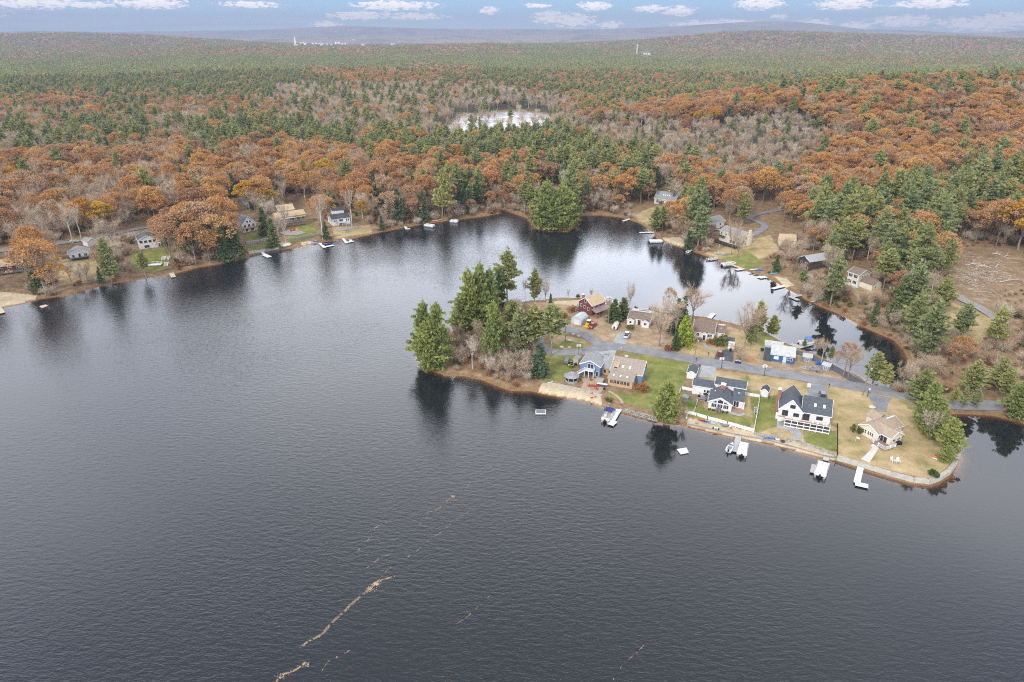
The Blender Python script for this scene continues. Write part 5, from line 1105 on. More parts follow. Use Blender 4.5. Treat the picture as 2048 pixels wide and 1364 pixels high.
def kayak(nm, lb, loc, rz, mat, L=2.9, W=0.75, H=0.3, group=None, cat='kayak'):
    m = MB(); k = 9; vs = []
    for i in range(k):
        t_ = -1+2*i/(k-1); w = W/2*(1-abs(t_)**2.2)+0.02; z = H*0.25*abs(t_)**2
        vs += [(L/2*t_,-w,H*0.55),(L/2*t_,-w*0.5,z),(L/2*t_,w*0.5,z),(L/2*t_,w,H*0.55),(L/2*t_,w*0.4,H+z*0.4),(L/2*t_,-w*0.4,H+z*0.4)]
    m.add(vs, [(i*6+j, (i+1)*6+j, (i+1)*6+(j+1)%6, i*6+(j+1)%6) for i in range(k-1) for j in range(6)]+[(5,4,3,2,1,0), tuple(6*(k-1)+j for j in range(6))])
    o = thing(nm, lb, cat, loc, rz, group); m.build('hull', mat, o, smooth=True); m = MB(); m.lathe([(0.28,H*0.92),(0.30,H*1.08),(0.24,H*1.08),(0.2,H*0.98)], 10, sx=1.6, sy=0.7); m.build('cockpit', BLACK, o); return o
def pontoon(lb, loc, rz, cover=None, canopy=None, L=6.2, W=2.5, s=1.0, rail=None, z=0.0):
    o = thing('pontoon_boat', lb, 'boat', (loc[0], loc[1], z), rz); o.scale = (s,)*3
    for y in (-W/2+0.35, W/2-0.35): m = MB(); m.tube([(-L/2,y,0.25),(L/2-0.6,y,0.25),(L/2,y,0.42)], [0.3,0.3,0.08], 8); m.build('float', METAL, o)
    m = MB(); m.box(-L/2,L/2-0.2,-W/2,W/2,0.55,0.66); m.build('deck', M('beige marine carpet', (0.5,0.47,0.42),(0.4,0.38,0.34)), o)
    m = MB()
    for (a_, b_) in (((-L/2+0.4,-W/2),(L/2-0.4,-W/2)),((-L/2+0.4,W/2),(L/2-0.4,W/2)),((L/2-0.4,-W/2),(L/2-0.4,W/2)),((-L/2+0.4,-W/2),(-L/2+0.4,W/2))):
        m.bar((*a_,1.0),(*b_,1.0),0.05,0.65)
    m.build('side_panel', rail or WHP, o)
    m = MB(); m.box(-L/2-0.45,-L/2-0.05,-0.22,0.22,0.3,1.15); m.bar((-L/2-0.25,0,0.4),(-L/2-0.25,0,-0.3),0.15); m.build('outboard_motor', BLACK, o, bevel=0.06)
    if cover is not None:
        m = MB(); x0, x1 = -L/2-0.1, L/2-0.1; m.hexa([(x0,-W/2-0.06,0.62),(x1,-W/2-0.02,0.62),(x1,W/2+0.02,0.62),(x0,W/2+0.06,0.62)],[(x0+0.25,-W/2+0.15,1.55),(x1-0.4,-W/2+0.25,1.45),(x1-0.4,W/2-0.25,1.45),(x0+0.25,W/2-0.15,1.55)]); m.build('cover', cover, o, bevel=0.18)
    else:
        for (x, y, w, l) in ((1.6,-0.85,0.6,1.8),(1.6,0.85,0.6,1.8),(-2.0,0.8,0.6,1.2)): m = MB(); m.box(x-l/2,x+l/2,y-w/2,y+w/2,0.66,1.05); m.build('seat', M('cream vinyl', (0.7,0.66,0.56),(0.6,0.56,0.48)), o, bevel=0.04)
        m = MB(); m.box(-0.9,-0.4,0.2,1.0,0.66,1.35); m.build('helm', WHP, o, bevel=0.04)
    if canopy is not None:
        m = MB(); n_ = 6
        for i in range(n_): x = -0.2+2.6*i/n_; m.hexa([(x,-W/2+0.05,2.2+0.22*sin(pi*i/n_)),(x+2.6/n_,-W/2+0.05,2.2+0.22*sin(pi*(i+1)/n_)),(x+2.6/n_,W/2-0.05,2.2+0.22*sin(pi*(i+1)/n_)),(x,W/2-0.05,2.2+0.22*sin(pi*i/n_))],[(x,-W/2+0.05,2.25+0.22*sin(pi*i/n_)),(x+2.6/n_,-W/2+0.05,2.25+0.22*sin(pi*(i+1)/n_)),(x+2.6/n_,W/2-0.05,2.25+0.22*sin(pi*(i+1)/n_)),(x,W/2-0.05,2.25+0.22*sin(pi*i/n_))])
        m.build('canopy', canopy, o); m = MB(); [m.bar((1.1,y,1.2),(x,y,2.25),0.04) for y in (-W/2+0.05,W/2-0.05) for x in (-0.1,1.1,2.3)]; m.build('canopy_frame', CHROME, o)
    return o
def runabout(lb, loc, rz, mat=WHP, L=5.0, W=2.0, z=0.0, cover=None, group=None):
    o = thing('motor_boat', lb, 'boat', (loc[0], loc[1], z), rz, group); hullm(L, W, 0.75).build('hull', mat, o, smooth=False)
    if cover is not None: m = MB(); m.hexa([(-L*0.45,-W*0.45,0.76),(L*0.2,-W*0.42,0.8),(L*0.2,W*0.42,0.8),(-L*0.45,W*0.45,0.76)],[(-L*0.35,-W*0.3,1.05),(L*0.12,-W*0.28,1.15),(L*0.12,W*0.28,1.15),(-L*0.35,W*0.3,1.05)]); m.build('cover', cover, o, bevel=0.08)
    else:
        m = MB(); m.box(-L*0.38,L*0.1,-W*0.3,W*0.3,0.76,0.80); m.build('cockpit', M('grey vinyl', (0.25,0.25,0.27),(0.18,0.18,0.2)), o); m = MB(); m.bar((L*0.12,-W*0.36,0.8),(L*0.12,W*0.36,0.8),0.05,0.0); m.hexa([(L*0.12,-W*0.36,0.8),(L*0.16,-W*0.36,0.8),(L*0.16,W*0.36,0.8),(L*0.12,W*0.36,0.8)],[(L*0.06,-W*0.3,1.15),(L*0.09,-W*0.3,1.15),(L*0.09,W*0.3,1.15),(L*0.06,W*0.3,1.15)]); m.build('windscreen', GLASS, o)
    m = MB(); m.box(-L/2-0.35,-L/2,-0.2,0.2,0.35,1.15); m.build('outboard_motor', BLACK, o, bevel=0.05); return o
DOCKW = M('white dock decking', (0.74,0.74,0.73), (0.60,0.60,0.60), 3.0, 0.6, stretch=(1,1,1)); DOCKG = M('grey dock boards', (0.48,0.47,0.45), (0.36,0.35,0.34), 2.0, 0.8); DOCKT = M('tan dock boards', (0.60,0.50,0.38), (0.5,0.4,0.3), 2.0, 0.8)
def dock(lb, segs, mat=DOCKW, w=1.5, z=0.42, ws=None, group=None, posts=True, cat='dock'):
    """segments are centre lines of the photograph's dock, one after the other"""
    a = G(*segs[0][0], z); o = thing('dock', lb, cat, (a[0], a[1], 0), 0, group); m = MB(); pm_ = MB()
    for i, (p, q) in enumerate(segs):
        A = Vector(G(*p, z)); B_ = Vector(G(*q, z)); A.z = B_.z = z+0.003*i; A -= Vector((a[0], a[1], 0)); B_ -= Vector((a[0], a[1], 0)); w_ = ws[i] if ws else w
        d = (B_-A).normalized(); nrm = Vector((-d.y, d.x, 0))*w_/2
        m.hexa([A-nrm-Vector((0,0,.12)), B_-nrm-Vector((0,0,.12)), B_+nrm-Vector((0,0,.12)), A+nrm-Vector((0,0,.12))], [A-nrm, B_-nrm, B_+nrm, A+nrm])
        k = max(1, int((B_-A).length/3))
        for j in range(k+1):
            for s_ in (-1, 1): c = A+(B_-A)*j/k+nrm*0.96*s_; pm_.tube([(c.x, c.y, -1.2), (c.x, c.y, z+0.25)], 0.045, 5)
    m.build('decking', mat, o)
    if posts: pm_.build('dock_legs', METAL, o)
    return o
def T3(p, q): return (Z3(*p), Z3(*q))
# near docks and boats
dock('long white dock with square end platform beside the blue canopied pontoon boat', [T3((1250,870),(1230,930)), T3((1225,930),(1115,1110)), T3((1085,1115),(1165,1140))], ws=[1.0,1.5,2.6], z=0.5)
pontoon('cream pontoon boat with navy canopy moored at the white dock', G(*Z3(1065,1040), 0.6), heading(Z3(1020,1110), Z3(1115,975), 0.6), canopy=NAVY, L=5.6, W=2.3)
Zd = lambda x, y: (1400+x/5.69, 850+y/5.69)
dock('grey dock between the small speedboat and the white wrapped pontoon boat', [(Zd(440,125), Zd(400,300))], DOCKG, w=1.5, z=0.5)
pontoon('white shrink wrapped pontoon boat on the right of the grey beach dock', G(*Zd(487,270), 0.8), heading(Zd(475,345), Zd(505,195), 0.8), cover=WRAP, L=5.8, W=2.5)
runabout('small silver and navy speedboat tied left of the grey beach dock', G(*Zd(348,250), 0.5), heading(Zd(325,290), Zd(375,200), 0.5), SILV, 4.4, 1.8)
dock('short white dock with low float under the second wrapped boat', [(Zd(1440,362), Zd(1430,400)), (Zd(1310,450), Zd(1290,540))], DOCKG, ws=[1.4,1.6], z=0.5)
pontoon('white shrink wrapped pontoon boat moored alone, second from the L shaped dock', G(*Zd(1388,500), 0.8), heading(Zd(1362,580), Zd(1412,425), 0.8), cover=WRAP, L=6.2, W=2.8)
dock('bright white L shaped dock below the cream cottage', [(Zd(1828,478), Zd(1785,655)), (Zd(1765,660), Zd(1915,695))], DOCKW, ws=[1.5,1.7], z=0.45)
# swim rafts
def raft(lb, pts, mat, z=0.35, frame=None):
    P_ = [Vector(G(*p, z)) for p in pts]; c = sum(P_, Vector())/4; o = thing('swim_raft', lb, 'raft', (c.x, c.y, 0)); L_ = [(p.x-c.x, p.y-c.y) for p in P_]; m = MB(); m.prism([q_ for q_ in L_[::-1]], 0.12, z); m.build('platform', frame or mat, o)
    if frame: m = MB(); m.prism([(x*0.86, y*0.78) for x, y in L_[::-1]], z, z+0.03); m.build('mat', mat, o)
    m = MB(); m.prism([(x*0.85, y*0.85) for x, y in L_[::-1]], -0.2, 0.12); m.build('floats', BLACK, o)
    m = MB(); (x, y) = L_[2]; [m.tube([(x*0.9+d, y*0.95, 0.3),(x*0.9+d, y*0.95, 0.9)], 0.03, 5) for d in (0, 0.3)]; m.build('ladder', CHROME, o); return o
raft('white framed swim raft with grey mesh top floating off the kayak beach', [Z3(75,950),Z3(215,950),Z3(215,1005),Z3(75,1005)], M('grey mesh', (0.2,0.2,0.22),(0.15,0.15,0.17),2), frame=DOCKW)
Zr = lambda x, y: (1190+x/9.74, 800+y/9.74)
raft('white swim raft with dark squares floating below the tall shore pine', [Zr(1600,955),Zr(1780,925),Zr(1825,1015),Zr(1670,1048)], DOCKW)
raft('pale square swim raft floating off the far left shore', [(79,612),(91,609),(96,611),(84,615)], DOCKT)
# seawalls, fences
def wallline(nm, lb, cat, pts, h0, h1, w, mat, jit=0.0, kind=None, zp=0.0, parts=None):
    P_ = [Vector(G(*p, zp)) for p in pts]; o = thing(nm, lb, cat, (P_[0].x, P_[0].y, 0)); m = MB()
    for a_, b_ in zip(P_[:-1], P_[1:]):
        A = Vector((a_.x-P_[0].x, a_.y-P_[0].y, 0)); B_ = Vector((b_.x-P_[0].x, b_.y-P_[0].y, 0)); L = (B_-A).length; d = (B_-A)/L; n = Vector((-d.y, d.x, 0))
        if jit:
            k = max(1, int(L/0.55))
            for row in range(3):
                for i in range(k):
                    c = A+d*(i+0.5+0.2*R.random())*L/k+n*(w*(row/3)-w/3+0.1*R.random()); s_ = 0.22+0.2*R.random(); zc = h0+(h1-h0)*(0.35+0.65*row/3)+0.1*R.random()
                    m.lathe([(0.02,-s_*0.7),(s_*0.8,-s_*0.4),(s_,0),(s_*0.7,s_*0.45),(0.05,s_*0.6)], 6, tuple(c+Vector((0,0,zc))), sx=1+0.4*R.random(), sy=0.8+0.3*R.random())
        else: m.hexa([A-n*w/2+Vector((0,0,h0)), B_+d*0.05-n*w/2+Vector((0,0,h0)), B_+d*0.05+n*w/2+Vector((0,0,h0)), A+n*w/2+Vector((0,0,h0))], [A-n*w/2+Vector((0,0,h1)), B_+d*0.05-n*w/2+Vector((0,0,h1)), B_+d*0.05+n*w/2+Vector((0,0,h1)), A+n*w/2+Vector((0,0,h1))])
    m.build('stones' if jit else 'coping', mat, o); return o
wallline('sea_wall', 'pale block seawall curving round the point below the cream cottage', 'wall', [(1674,919),(1700,927.5),(1716,932.5),(1745,941.5),(1782,952.5),(1826,964),(1856,967),(1876,960),(1896,947),(1909,930),(1915,914)], -0.5, 1.12, 1.0, BLOCK)
wallline('stone_wall', 'rough grey stone wall along the shore below the green lawn', 'wall', [(1200,800),(1203,808),(1215,813),(1235,819),(1262,828),(1290,835),(1312,842)], -0.1, 0.9, 1.5, STONE, jit=1)
wallline('retaining_wall', 'grey stone retaining wall above the beach, left of the concrete walk', 'wall', [(1508,865),(1521,869),(1550,873),(1584,880)], 0.3, 1.15, 0.5, STONE, zp=1.0)
wallline('retaining_wall', 'grey stone retaining wall above the beach, right of the concrete walk', 'wall', [(1602,884),(1620,889),(1640,897),(1658,904),(1673,911)], 0.3, 1.15, 0.5, STONE, zp=1.0)
wallline('retaining_wall', 'low grey block wall between the gazebo lawn and the sand', 'wall', [Z3(385,600),Z3(470,625),Z3(560,655),Z3(670,685)], 0.4, 1.2, 0.5, CONC, zp=1.0)
wallline('retaining_wall', 'low grey block wall between the fire pit patio and the sand', 'wall', [Z3(760,700),Z3(860,725),Z3(985,755)], 0.4, 1.2, 0.5, CONC, zp=1.0)
wallline('beach_edging', 'low dark plank edging along the water side of the fenced beach', 'edging', [(1376,851),(1400,856),(1435,864.5),(1474,872),(1540,884.5),(1581,895),(1646,914),(1673,919)], -0.3, 0.62, 0.25, WOODG)
def fence(lb, pts, h, mat, nm='white_fence', zb=PZ, solid=True, zs=None):
    P_ = [Vector(G(*p, zb)) for p in pts]; o = thing(nm, lb, 'fence', (P_[0].x, P_[0].y, zb)); m = MB(); pm_ = MB()
    for a_, b_ in zip(P_[:-1], P_[1:]):
        A = a_-P_[0]; B_ = b_-P_[0]; L = (B_-A).length; k = max(1, round(L/2.3))
        for i in range(k+1): c = A+(B_-A)*i/k; pm_.box(c.x-0.08,c.x+0.08,c.y-0.08,c.y+0.08,-0.3,h+0.15); pm_.add([(c.x-0.1,c.y-0.1,h+0.15),(c.x+0.1,c.y-0.1,h+0.15),(c.x+0.1,c.y+0.1,h+0.15),(c.x-0.1,c.y+0.1,h+0.15),(c.x,c.y,h+0.25)], [(0,1,4),(1,2,4),(2,3,4),(3,0,4)])
        if solid:
            for i in range(k): p = A+(B_-A)*i/k; q_ = A+(B_-A)*(i+1)/k; n_ = 4; [m.bar(p+(q_-p)*j/n_+Vector((0,0,h*0.5+0.05)), p+(q_-p)*(j+1)/n_+Vector((0,0,h*0.5+0.05)), 0.05, h*0.9+0.1*sin(pi*(j+0.5)/n_)) for j in range(n_)]
        else:
            for z_ in (0.1, h*0.5, h*0.95): m.bar(A+Vector((0,0,z_)), B_+Vector((0,0,z_)), 0.04)
            for i in range(int(L/0.25)): c = A+(B_-A)*(i+0.5)/int(L/0.25); m.bar(c+Vector((0,0,0.1)), c+Vector((0,0,h*0.95)), 0.02)
    m.build('panels', mat, o); pm_.build('posts', mat, o); return o
fence('white panel fence along the lake side of the fenced lawn', [Z5(310,885),Z5(480,925),Z5(640,975),Z5(940,1055),Z5(1335,1165)], 1.0, TRIM)
fence('white panel fence down the right side of the fenced lawn', [Z5(1438,650),Z5(1345,1165)], 1.0, TRIM)
fence('short white fence joining the lake house to the small white shed', [Z5(1205,605),Z5(1438,650)], 1.0, TRIM)
fence('white fence from the play yard corner to the lake house', [Z5(200,640),Z5(245,520),Z5(410,550)], 1.0, TRIM)
fence('low white picket rail crossing the lawn beside the swing set', [Z5(490,710),Z5(470,790),Z5(435,870)], 0.6, TRIM, solid=False)
fence('black chain fence between the dry lawn and the white house with deck', [Z6(1168,860),Z6(1168,1290)], 1.0, BLACK, 'black_fence', solid=False)
fence('short black fence between the white shed and the charcoal roofed house', [Z6(130,440),Z6(285,470)], 1.0, BLACK, 'black_fence', solid=False)
fence('short black fence right of the orange deck', [Z6(1045,830),Z6(1168,860)], 0.9, BLACK, 'black_fence', solid=False)
# chairs, tables, beach gear
def chair(lb, p, rz, mat, z=PZ, s=1.0, group=None, nm='garden_chair'):
    g_ = G(*p, z); o = thing(nm, lb, 'chair', g_, rz, group); o.scale = (s,)*3; m = MB(); m.hexa([(-0.3,-0.3,0.36),(0.3,-0.3,0.36),(0.27,0.3,0.26),(-0.27,0.3,0.26)],[(-0.3,-0.3,0.41),(0.3,-0.3,0.41),(0.27,0.3,0.31),(-0.27,0.3,0.31)]); m.build('seat', mat, o)
    m = MB(); m.hexa([(-0.27,0.28,0.26),(0.27,0.28,0.26),(0.27,0.33,0.26),(-0.27,0.33,0.26)],[(-0.32,0.55,0.98),(0.32,0.55,0.98),(0.32,0.6,0.98),(-0.32,0.6,0.98)]); m.build('backrest', mat, o)
    for sx in (-1,1): m = MB(); m.box(sx*0.36-0.07,sx*0.36+0.07,-0.35,0.4,0.55,0.6); m.box(sx*0.34-0.03,sx*0.34+0.03,-0.33,-0.25,0,0.56); m.box(sx*0.34-0.03,sx*0.34+0.03,0.3,0.38,0,0.56); m.build('arm', mat, o)
    return o
chair('left one of the two white lawn chairs on the dry lawn below the cream cottage', Z7(715,980), 0.25, WHP, s=1.15); chair('right one of the two white lawn chairs on the dry lawn below the cream cottage', Z7(788,990), -0.2, WHP, s=1.15)
o = thing('side_table', 'small white table between the two white lawn chairs', 'table', G(*Z7(750,985), PZ)); m = MB(); m.box(-0.3,0.3,-0.3,0.3,0.4,0.46); m.build('tabletop', WHP, o); m = MB(); [m.box(x-.03,x+.03,y-.03,y+.03,0,0.4) for x in (-.25,.25) for y in (-.25,.25)]; m.build('table_legs', WHP, o)
rc = [(800,635),(838,640),(872,645),(915,640),(915,680),(835,555)]
for i, p in enumerate(rc): chair(['leftmost red chair on the patio by the fire pit','second red chair from the left on the patio by the fire pit','third red chair from the left on the patio by the fire pit','rightmost red chair in the back row on the patio','red chair nearest the water wall on the patio','single red chair near the balcony door'][i], Z3(*p), 0.4*i-1, REDP, s=0.85, group='red chairs on the patio')
for i, p in enumerate([(840,760),(870,755),(902,785),(838,800),(870,800)]): chair(['leftmost rear red chair on the sand','middle rear red chair on the sand','rightmost red chair on the sand','front left red chair on the sand','front right red chair on the sand'][i], Z3(*p), 1.1*i, REDP, z=0.5, s=0.85, group='red chairs on the sand')
o = thing('fire_pit', 'round dark fire pit among the red patio chairs', 'fire pit', G(*Z3(850,668), PZ)); m = MB(); m.lathe([(0.55,0),(0.6,0.35),(0.45,0.35),(0.4,0.1)], 12); m.build('ring', STONE, o)
o = thing('patio_bar', 'long white and navy outdoor bar on the patio beside the sunroom', 'bar', G(*Z3(920,625), PZ), radians(-20)); m = MB(); m.box(0,3.0,-0.3,0.4,0,0.9); m.build('counter', DKBL, o); m = MB(); m.box(-0.1,3.1,-0.4,0.5,0.9,1.0); m.build('countertop', WHP, o)
o = thing('hot_tub', 'square hot tub with pale cover on the patio by the tan wall', 'hot tub', G(*Z3(950,570), PZ), radians(-22)); m = MB(); m.box(-1.2,1.2,-1,1,0,0.8); m.build('cabinet', TANW, o); m = MB(); m.box(-1.25,1.25,-1.05,1.05,0.8,0.92); m.build('cover', CONC, o, bevel=0.05)
o = thing('grill', 'small dark grill at the corner of the patio wall', 'grill', G(*Z3(1010,700), PZ)); m = MB(); m.lathe([(0.1,0.6),(0.45,0.75),(0.5,0.95),(0.4,1.15),(0.1,1.25)], 10); m.build('bowl', BLACK, o); m = MB(); [m.bar((0.3*cos(a_),0.3*sin(a_),0),(0.15*cos(a_),0.15*sin(a_),0.7),0.05) for a_ in (0,2.1,4.2)]; m.build('grill_legs', METAL, o)
o = thing('grill', 'round black grill under a cover at the right end of the cream cottage deck', 'grill', G(*Z7(800,750), PZ)); m = MB(); m.box(-0.7,0.7,-0.35,0.35,0.1,0.95); m.lathe([(0.55,0.95),(0.5,1.15),(0.15,1.3)], 10); m.build('cover', BLACK, o, bevel=0.08); m = MB(); m.box(-0.6,0.6,-0.3,0.3,0,0.1); m.build('wheels_base', METAL, o)
kayak('canoe', 'white canoe standing on the sand between the red pile and the beach stairs', G(*Z3(430,700), 0.5), heading(Z3(420,730), Z3(435,650)), WHP, 2.6, 0.9, 0.5, cat='canoe')
kayak('kayak', 'red and white kayak lowest on the sand at the left end of the kayak beach', G(*Z3(305,695), 0.5), 0.3, REDP, 2.4)
for i, (p, mt, lb) in enumerate((((345,600),REDP,'red kayak on the sand by the low block wall'),((355,625),WHP,'white kayak beside the red one by the low block wall'),((340,645),BRBL,'blue kayak nearest the water by the low block wall'))): kayak('kayak', lb, G(*Z3(*p), 0.6), 0.9, mt, 2.3, group='kayaks on the sand')
for i, (p, lb, mt) in enumerate((((275,590),'white dinghy upside down at the left end of the beach',WHP),((1700,1265),None,None))):
    if mt: kayak('dinghy', lb, G(*Z3(*p), 0.6), 0.6, mt, 2.2, 1.0, 0.5, cat='dinghy')
kayak('kayak', 'orange kayak lying under the bushes at the point', G(*Z7(1315,915), PZ), -0.4, ORAP, 2.6); kayak('kayak', 'white kayak beside the orange one at the point', G(*Z7(1335,950), PZ), -0.5, WHP, 2.6)
kayak('canoe', 'long white canoe standing at the left end of the fenced beach', G(*Z5(325,950), 0.6), heading(Z5(315,1005), Z5(335,905)), WHP, 3.4, 0.8, 0.5, cat='canoe')
for i, (x, y, mt, L, lb) in enumerate(((545,1000,REDP,1.8,'red lounger on the fenced beach'),(590,1015,REDP,1.6,'smaller red lounger beside the first on the fenced beach'),(640,1025,BRBL,1.6,'blue lounger left of the hammock on the fenced beach'),(715,1045,M('pale blue plastic',(0.4,0.55,0.65),(0.3,0.45,0.6)),1.9,'pale blue lounger left of the hammock on the fenced beach'))):
    o = thing('beach_lounger', lb, 'lounger', G(*Z5(x,y), 0.5), -0.4, 'loungers on the fenced beach'); m = MB(); m.box(-L/2,L/4,-0.3,0.3,0.25,0.33); m.build('seat', mt, o); m = MB(); m.hexa([(L/4,-0.3,0.25),(L/2,-0.3,0.55),(L/2,0.3,0.55),(L/4,0.3,0.25)],[(L/4,-0.3,0.33),(L/2,-0.3,0.63),(L/2,0.3,0.63),(L/4,0.3,0.33)]); m.build('backrest', mt, o); m = MB(); [m.box(x_-.03,x_+.03,y_-.03,y_+.03,0,0.26) for x_ in (-L/2+.1,L/4) for y_ in (-.27,.27)]; m.build('lounger_legs', METAL, o)
o = thing('hammock', 'dark framed hammock on the fenced beach', 'hammock', G(*Z5(900,1085), 0.5), -0.35); m = MB(); m.bar((-1.4,0,0.9),(-0.6,0,0.05),0.07); m.bar((1.4,0,0.9),(0.6,0,0.05),0.07); m.bar((-0.6,0,0.05),(0.6,0,0.05),0.07); m.build('stand', BLACK, o); m = MB(); m.tube([(-1.3,0,0.85),(-0.6,0,0.55),(0,0,0.45),(0.6,0,0.55),(1.3,0,0.85)], [0.05,0.25,0.32,0.25,0.05], 6); m.build('sling', CANV, o)
o = thing('beach_table', 'white table with two dark stools on the fenced beach', 'table', G(*Z5(770,1130), 0.5), -0.3); m = MB(); m.box(-0.55,0.55,-0.35,0.35,0.6,0.66); m.build('tabletop', WHP, o); m = MB(); m.lathe([(0.3,0),(0.08,0.1),(0.08,0.6)], 8); m.build('pedestal', METAL, o)
for s_, lb in ((-1,'dark round stool left of the white beach table'),(1,'dark round stool right of the white beach table')): o = thing('stool', lb, 'stool', G(*Z5(770+s_*42,1125+s_*10), 0.5)); m = MB(); m.lathe([(0.2,0),(0.17,0.2),(0.2,0.42),(0.2,0.45)], 8); m.build('seat', BLACK, o)
o = thing('fire_pit', 'small stone fire ring at the left end of the fenced beach', 'fire pit', G(*Z5(482,1045), 0.5)); m = MB(); m.lathe([(0.4,0),(0.42,0.3),(0.28,0.3),(0.25,0.05)], 10); m.build('ring', STONE, o)
o = thing('beach_chair', 'folding red and white chair at the right part of the fenced beach', 'chair', G(*Z5(1000,1120), 0.5), 0.5); m = MB(); m.box(-.3,.3,-.3,.3,.3,.36); m.build('seat', REDP, o); m = MB(); m.hexa([(-.3,.3,.3),(.3,.3,.3),(.3,.36,.3),(-.3,.36,.3)],[(-.3,.5,.9),(.3,.5,.9),(.3,.56,.9),(-.3,.56,.9)]); m.build('backrest', WHP, o)
kayak('kayak', 'long blue kayak on the sand right of the white fence', G(*Z6(145,1045), 0.5), -0.15, BRBL, 3.4, 0.7)
kayak('paddle_board', 'blue paddle board leaning by the retaining wall beside the blue kayak', G(*Z6(228,1035), 0.6), 1.2, BRBL, 2.0, 0.7, 0.2, cat='paddle board')
for i, (x, mt, lb) in enumerate(((262,WHP,'white beach toy pile between the blue and orange floats'),(345,ORAP,'orange inflatable float on the sand'),(395,M('brown rubber',(0.25,0.12,0.08),(0.2,0.1,0.06)),'brown inflatable tube on the sand'),(440,NAVY,'navy inflatable tube by the concrete steps'),(345,M('dark rubber',(0.08,0.06,0.06),(0.05,0.04,0.04)),'dark round tube nearest the water by the orange float'))):
    o = thing('beach_float', lb, 'float', G(*Z6(x, 1055 if i < 4 else 1090), 0.5), 0.3*i); m = MB(); k1, k2 = 12, 6; vs = [((0.45+0.18*cos(2*pi*j/k2))*cos(2*pi*i_/k1), (0.45+0.18*cos(2*pi*j/k2))*sin(2*pi*i_/k1), 0.2+0.18*sin(2*pi*j/k2)) for i_ in range(k1) for j in range(k2)]; m.add(vs, [(i_*k2+j, ((i_+1)%k1)*k2+j, ((i_+1)%k1)*k2+(j+1)%k2, i_*k2+(j+1)%k2) for i_ in range(k1) for j in range(k2)]); m.build('tube', mt, o, smooth=True); m = MB(); m.lathe([(0.42,0.1),(0.42,0.16)], 10); m.build('float_seat', mt, o)
# play set, terrace furniture, games
o = thing('swing_set', 'weathered wooden play set with teal canopy and green slide by the shore pine', 'play set', G(*Z5(300,740), PZ), -0.4)
m = MB(); [m.bar((x,y,0),(x,y,2.6),0.12) for x in (-0.7,0.7) for y in (-0.7,0.7)]; m.box(-0.8,0.8,-0.8,0.8,1.2,1.3); m.build('tower', WOODG, o); m = MB(); m.add([(-0.9,-0.9,2.5),(0.9,-0.9,2.5),(0.9,0.9,2.5),(-0.9,0.9,2.5),(0,0,3.3)], [(0,1,4),(1,2,4),(2,3,4),(3,0,4)]); m.build('roof', GREYR, o)
m = MB(); m.add([(-0.7,1.2,2.0),(0.7,1.2,2.0),(0.7,2.6,2.0),(-0.7,2.6,2.0),(0,1.2,2.6),(0,2.6,2.6)], [(0,1,4),(3,5,2),(0,4,5,3),(1,2,5,4)]); [m.bar((x,y,0),(x,y,2.0),0.1) for x in (-0.6,0.6) for y in (1.3,2.5)]; m.build('canopy', TEAL, o); m = MB(); m.hexa([(0.8,-0.3,1.2),(2.6,-0.3,0.1),(2.6,0.3,0.1),(0.8,0.3,1.2)],[(0.8,-0.3,1.3),(2.6,-0.3,0.2),(2.6,0.3,0.2),(0.8,0.3,1.3)]); m.build('slide', GRN, o)
tb = G(*Z5(1070,765), PZ+0.25); o = thing('terrace_table', 'round glass table on the terracotta terrace of the lake house', 'table', tb); m = MB(); m.lathe([(0.5,0.68),(0.5,0.72)], 12); m.build('tabletop', SKYG, o); m = MB(); m.lathe([(0.25,0),(0.05,0.1),(0.05,0.68)], 8); m.build('pedestal', WHP, o)
for i, (dx, dy) in enumerate(((-0.9,0.1),(0.2,0.9),(0.9,0.1),(-0.1,-0.9))):
    o = thing('terrace_chair', ['left chair at the round terrace table','rear chair at the round terrace table','right chair at the round terrace table','front chair at the round terrace table'][i], 'chair', (tb[0]+dx, tb[1]+dy, tb[2]), atan2(dy,dx)-pi/2, 'chairs round the terrace table'); m = MB(); m.box(-.22,.22,-.22,.22,.4,.45); m.build('seat', CREAMW, o); m = MB(); m.box(-.22,.22,.2,.25,.45,.9); m.build('backrest', CREAMW, o); m = MB(); [m.box(x-.02,x+.02,y-.02,y+.02,0,.4) for x in (-.2,.2) for y in (-.2,.2)]; m.build('chair_legs', WHP, o)
tb = G(*Z5(560,690), PZ); o = thing('patio_table', 'dark patio table on the grey pavers left of the lake house', 'table', tb, -0.3); m = MB(); m.box(-1.1,1.1,-0.5,0.5,.68,.74); m.build('tabletop', WOODG, o); m = MB(); [m.box(x-.04,x+.04,y-.04,y+.04,0,.68) for x in (-1,1) for y in (-.4,.4)]; m.build('table_legs', BLACK, o)
o = thing('patio_umbrella', 'folded black patio umbrella on the grey pavers left of the lake house', 'umbrella', G(*Z5(605,670), PZ)); m = MB(); m.tube([(0,0,0),(0,0,2.3)], 0.03); m.build('pole', METAL, o); m = MB(); m.lathe([(0.05,2.2),(0.75,1.75),(0.8,1.65),(0.1,1.9)], 8); m.build('canopy', BLACK, o)
for i, (x, y) in enumerate(((515,650),(545,600),(650,700),(640,610))): chair(['dark chair at the far left of the paver patio','dark chair behind the patio table','dark chair right of the patio table by the gable','dark chair by the long white wall'][i], Z5(x,y), i*1.4, BLACK, s=0.9, group='dark chairs on the paver patio')
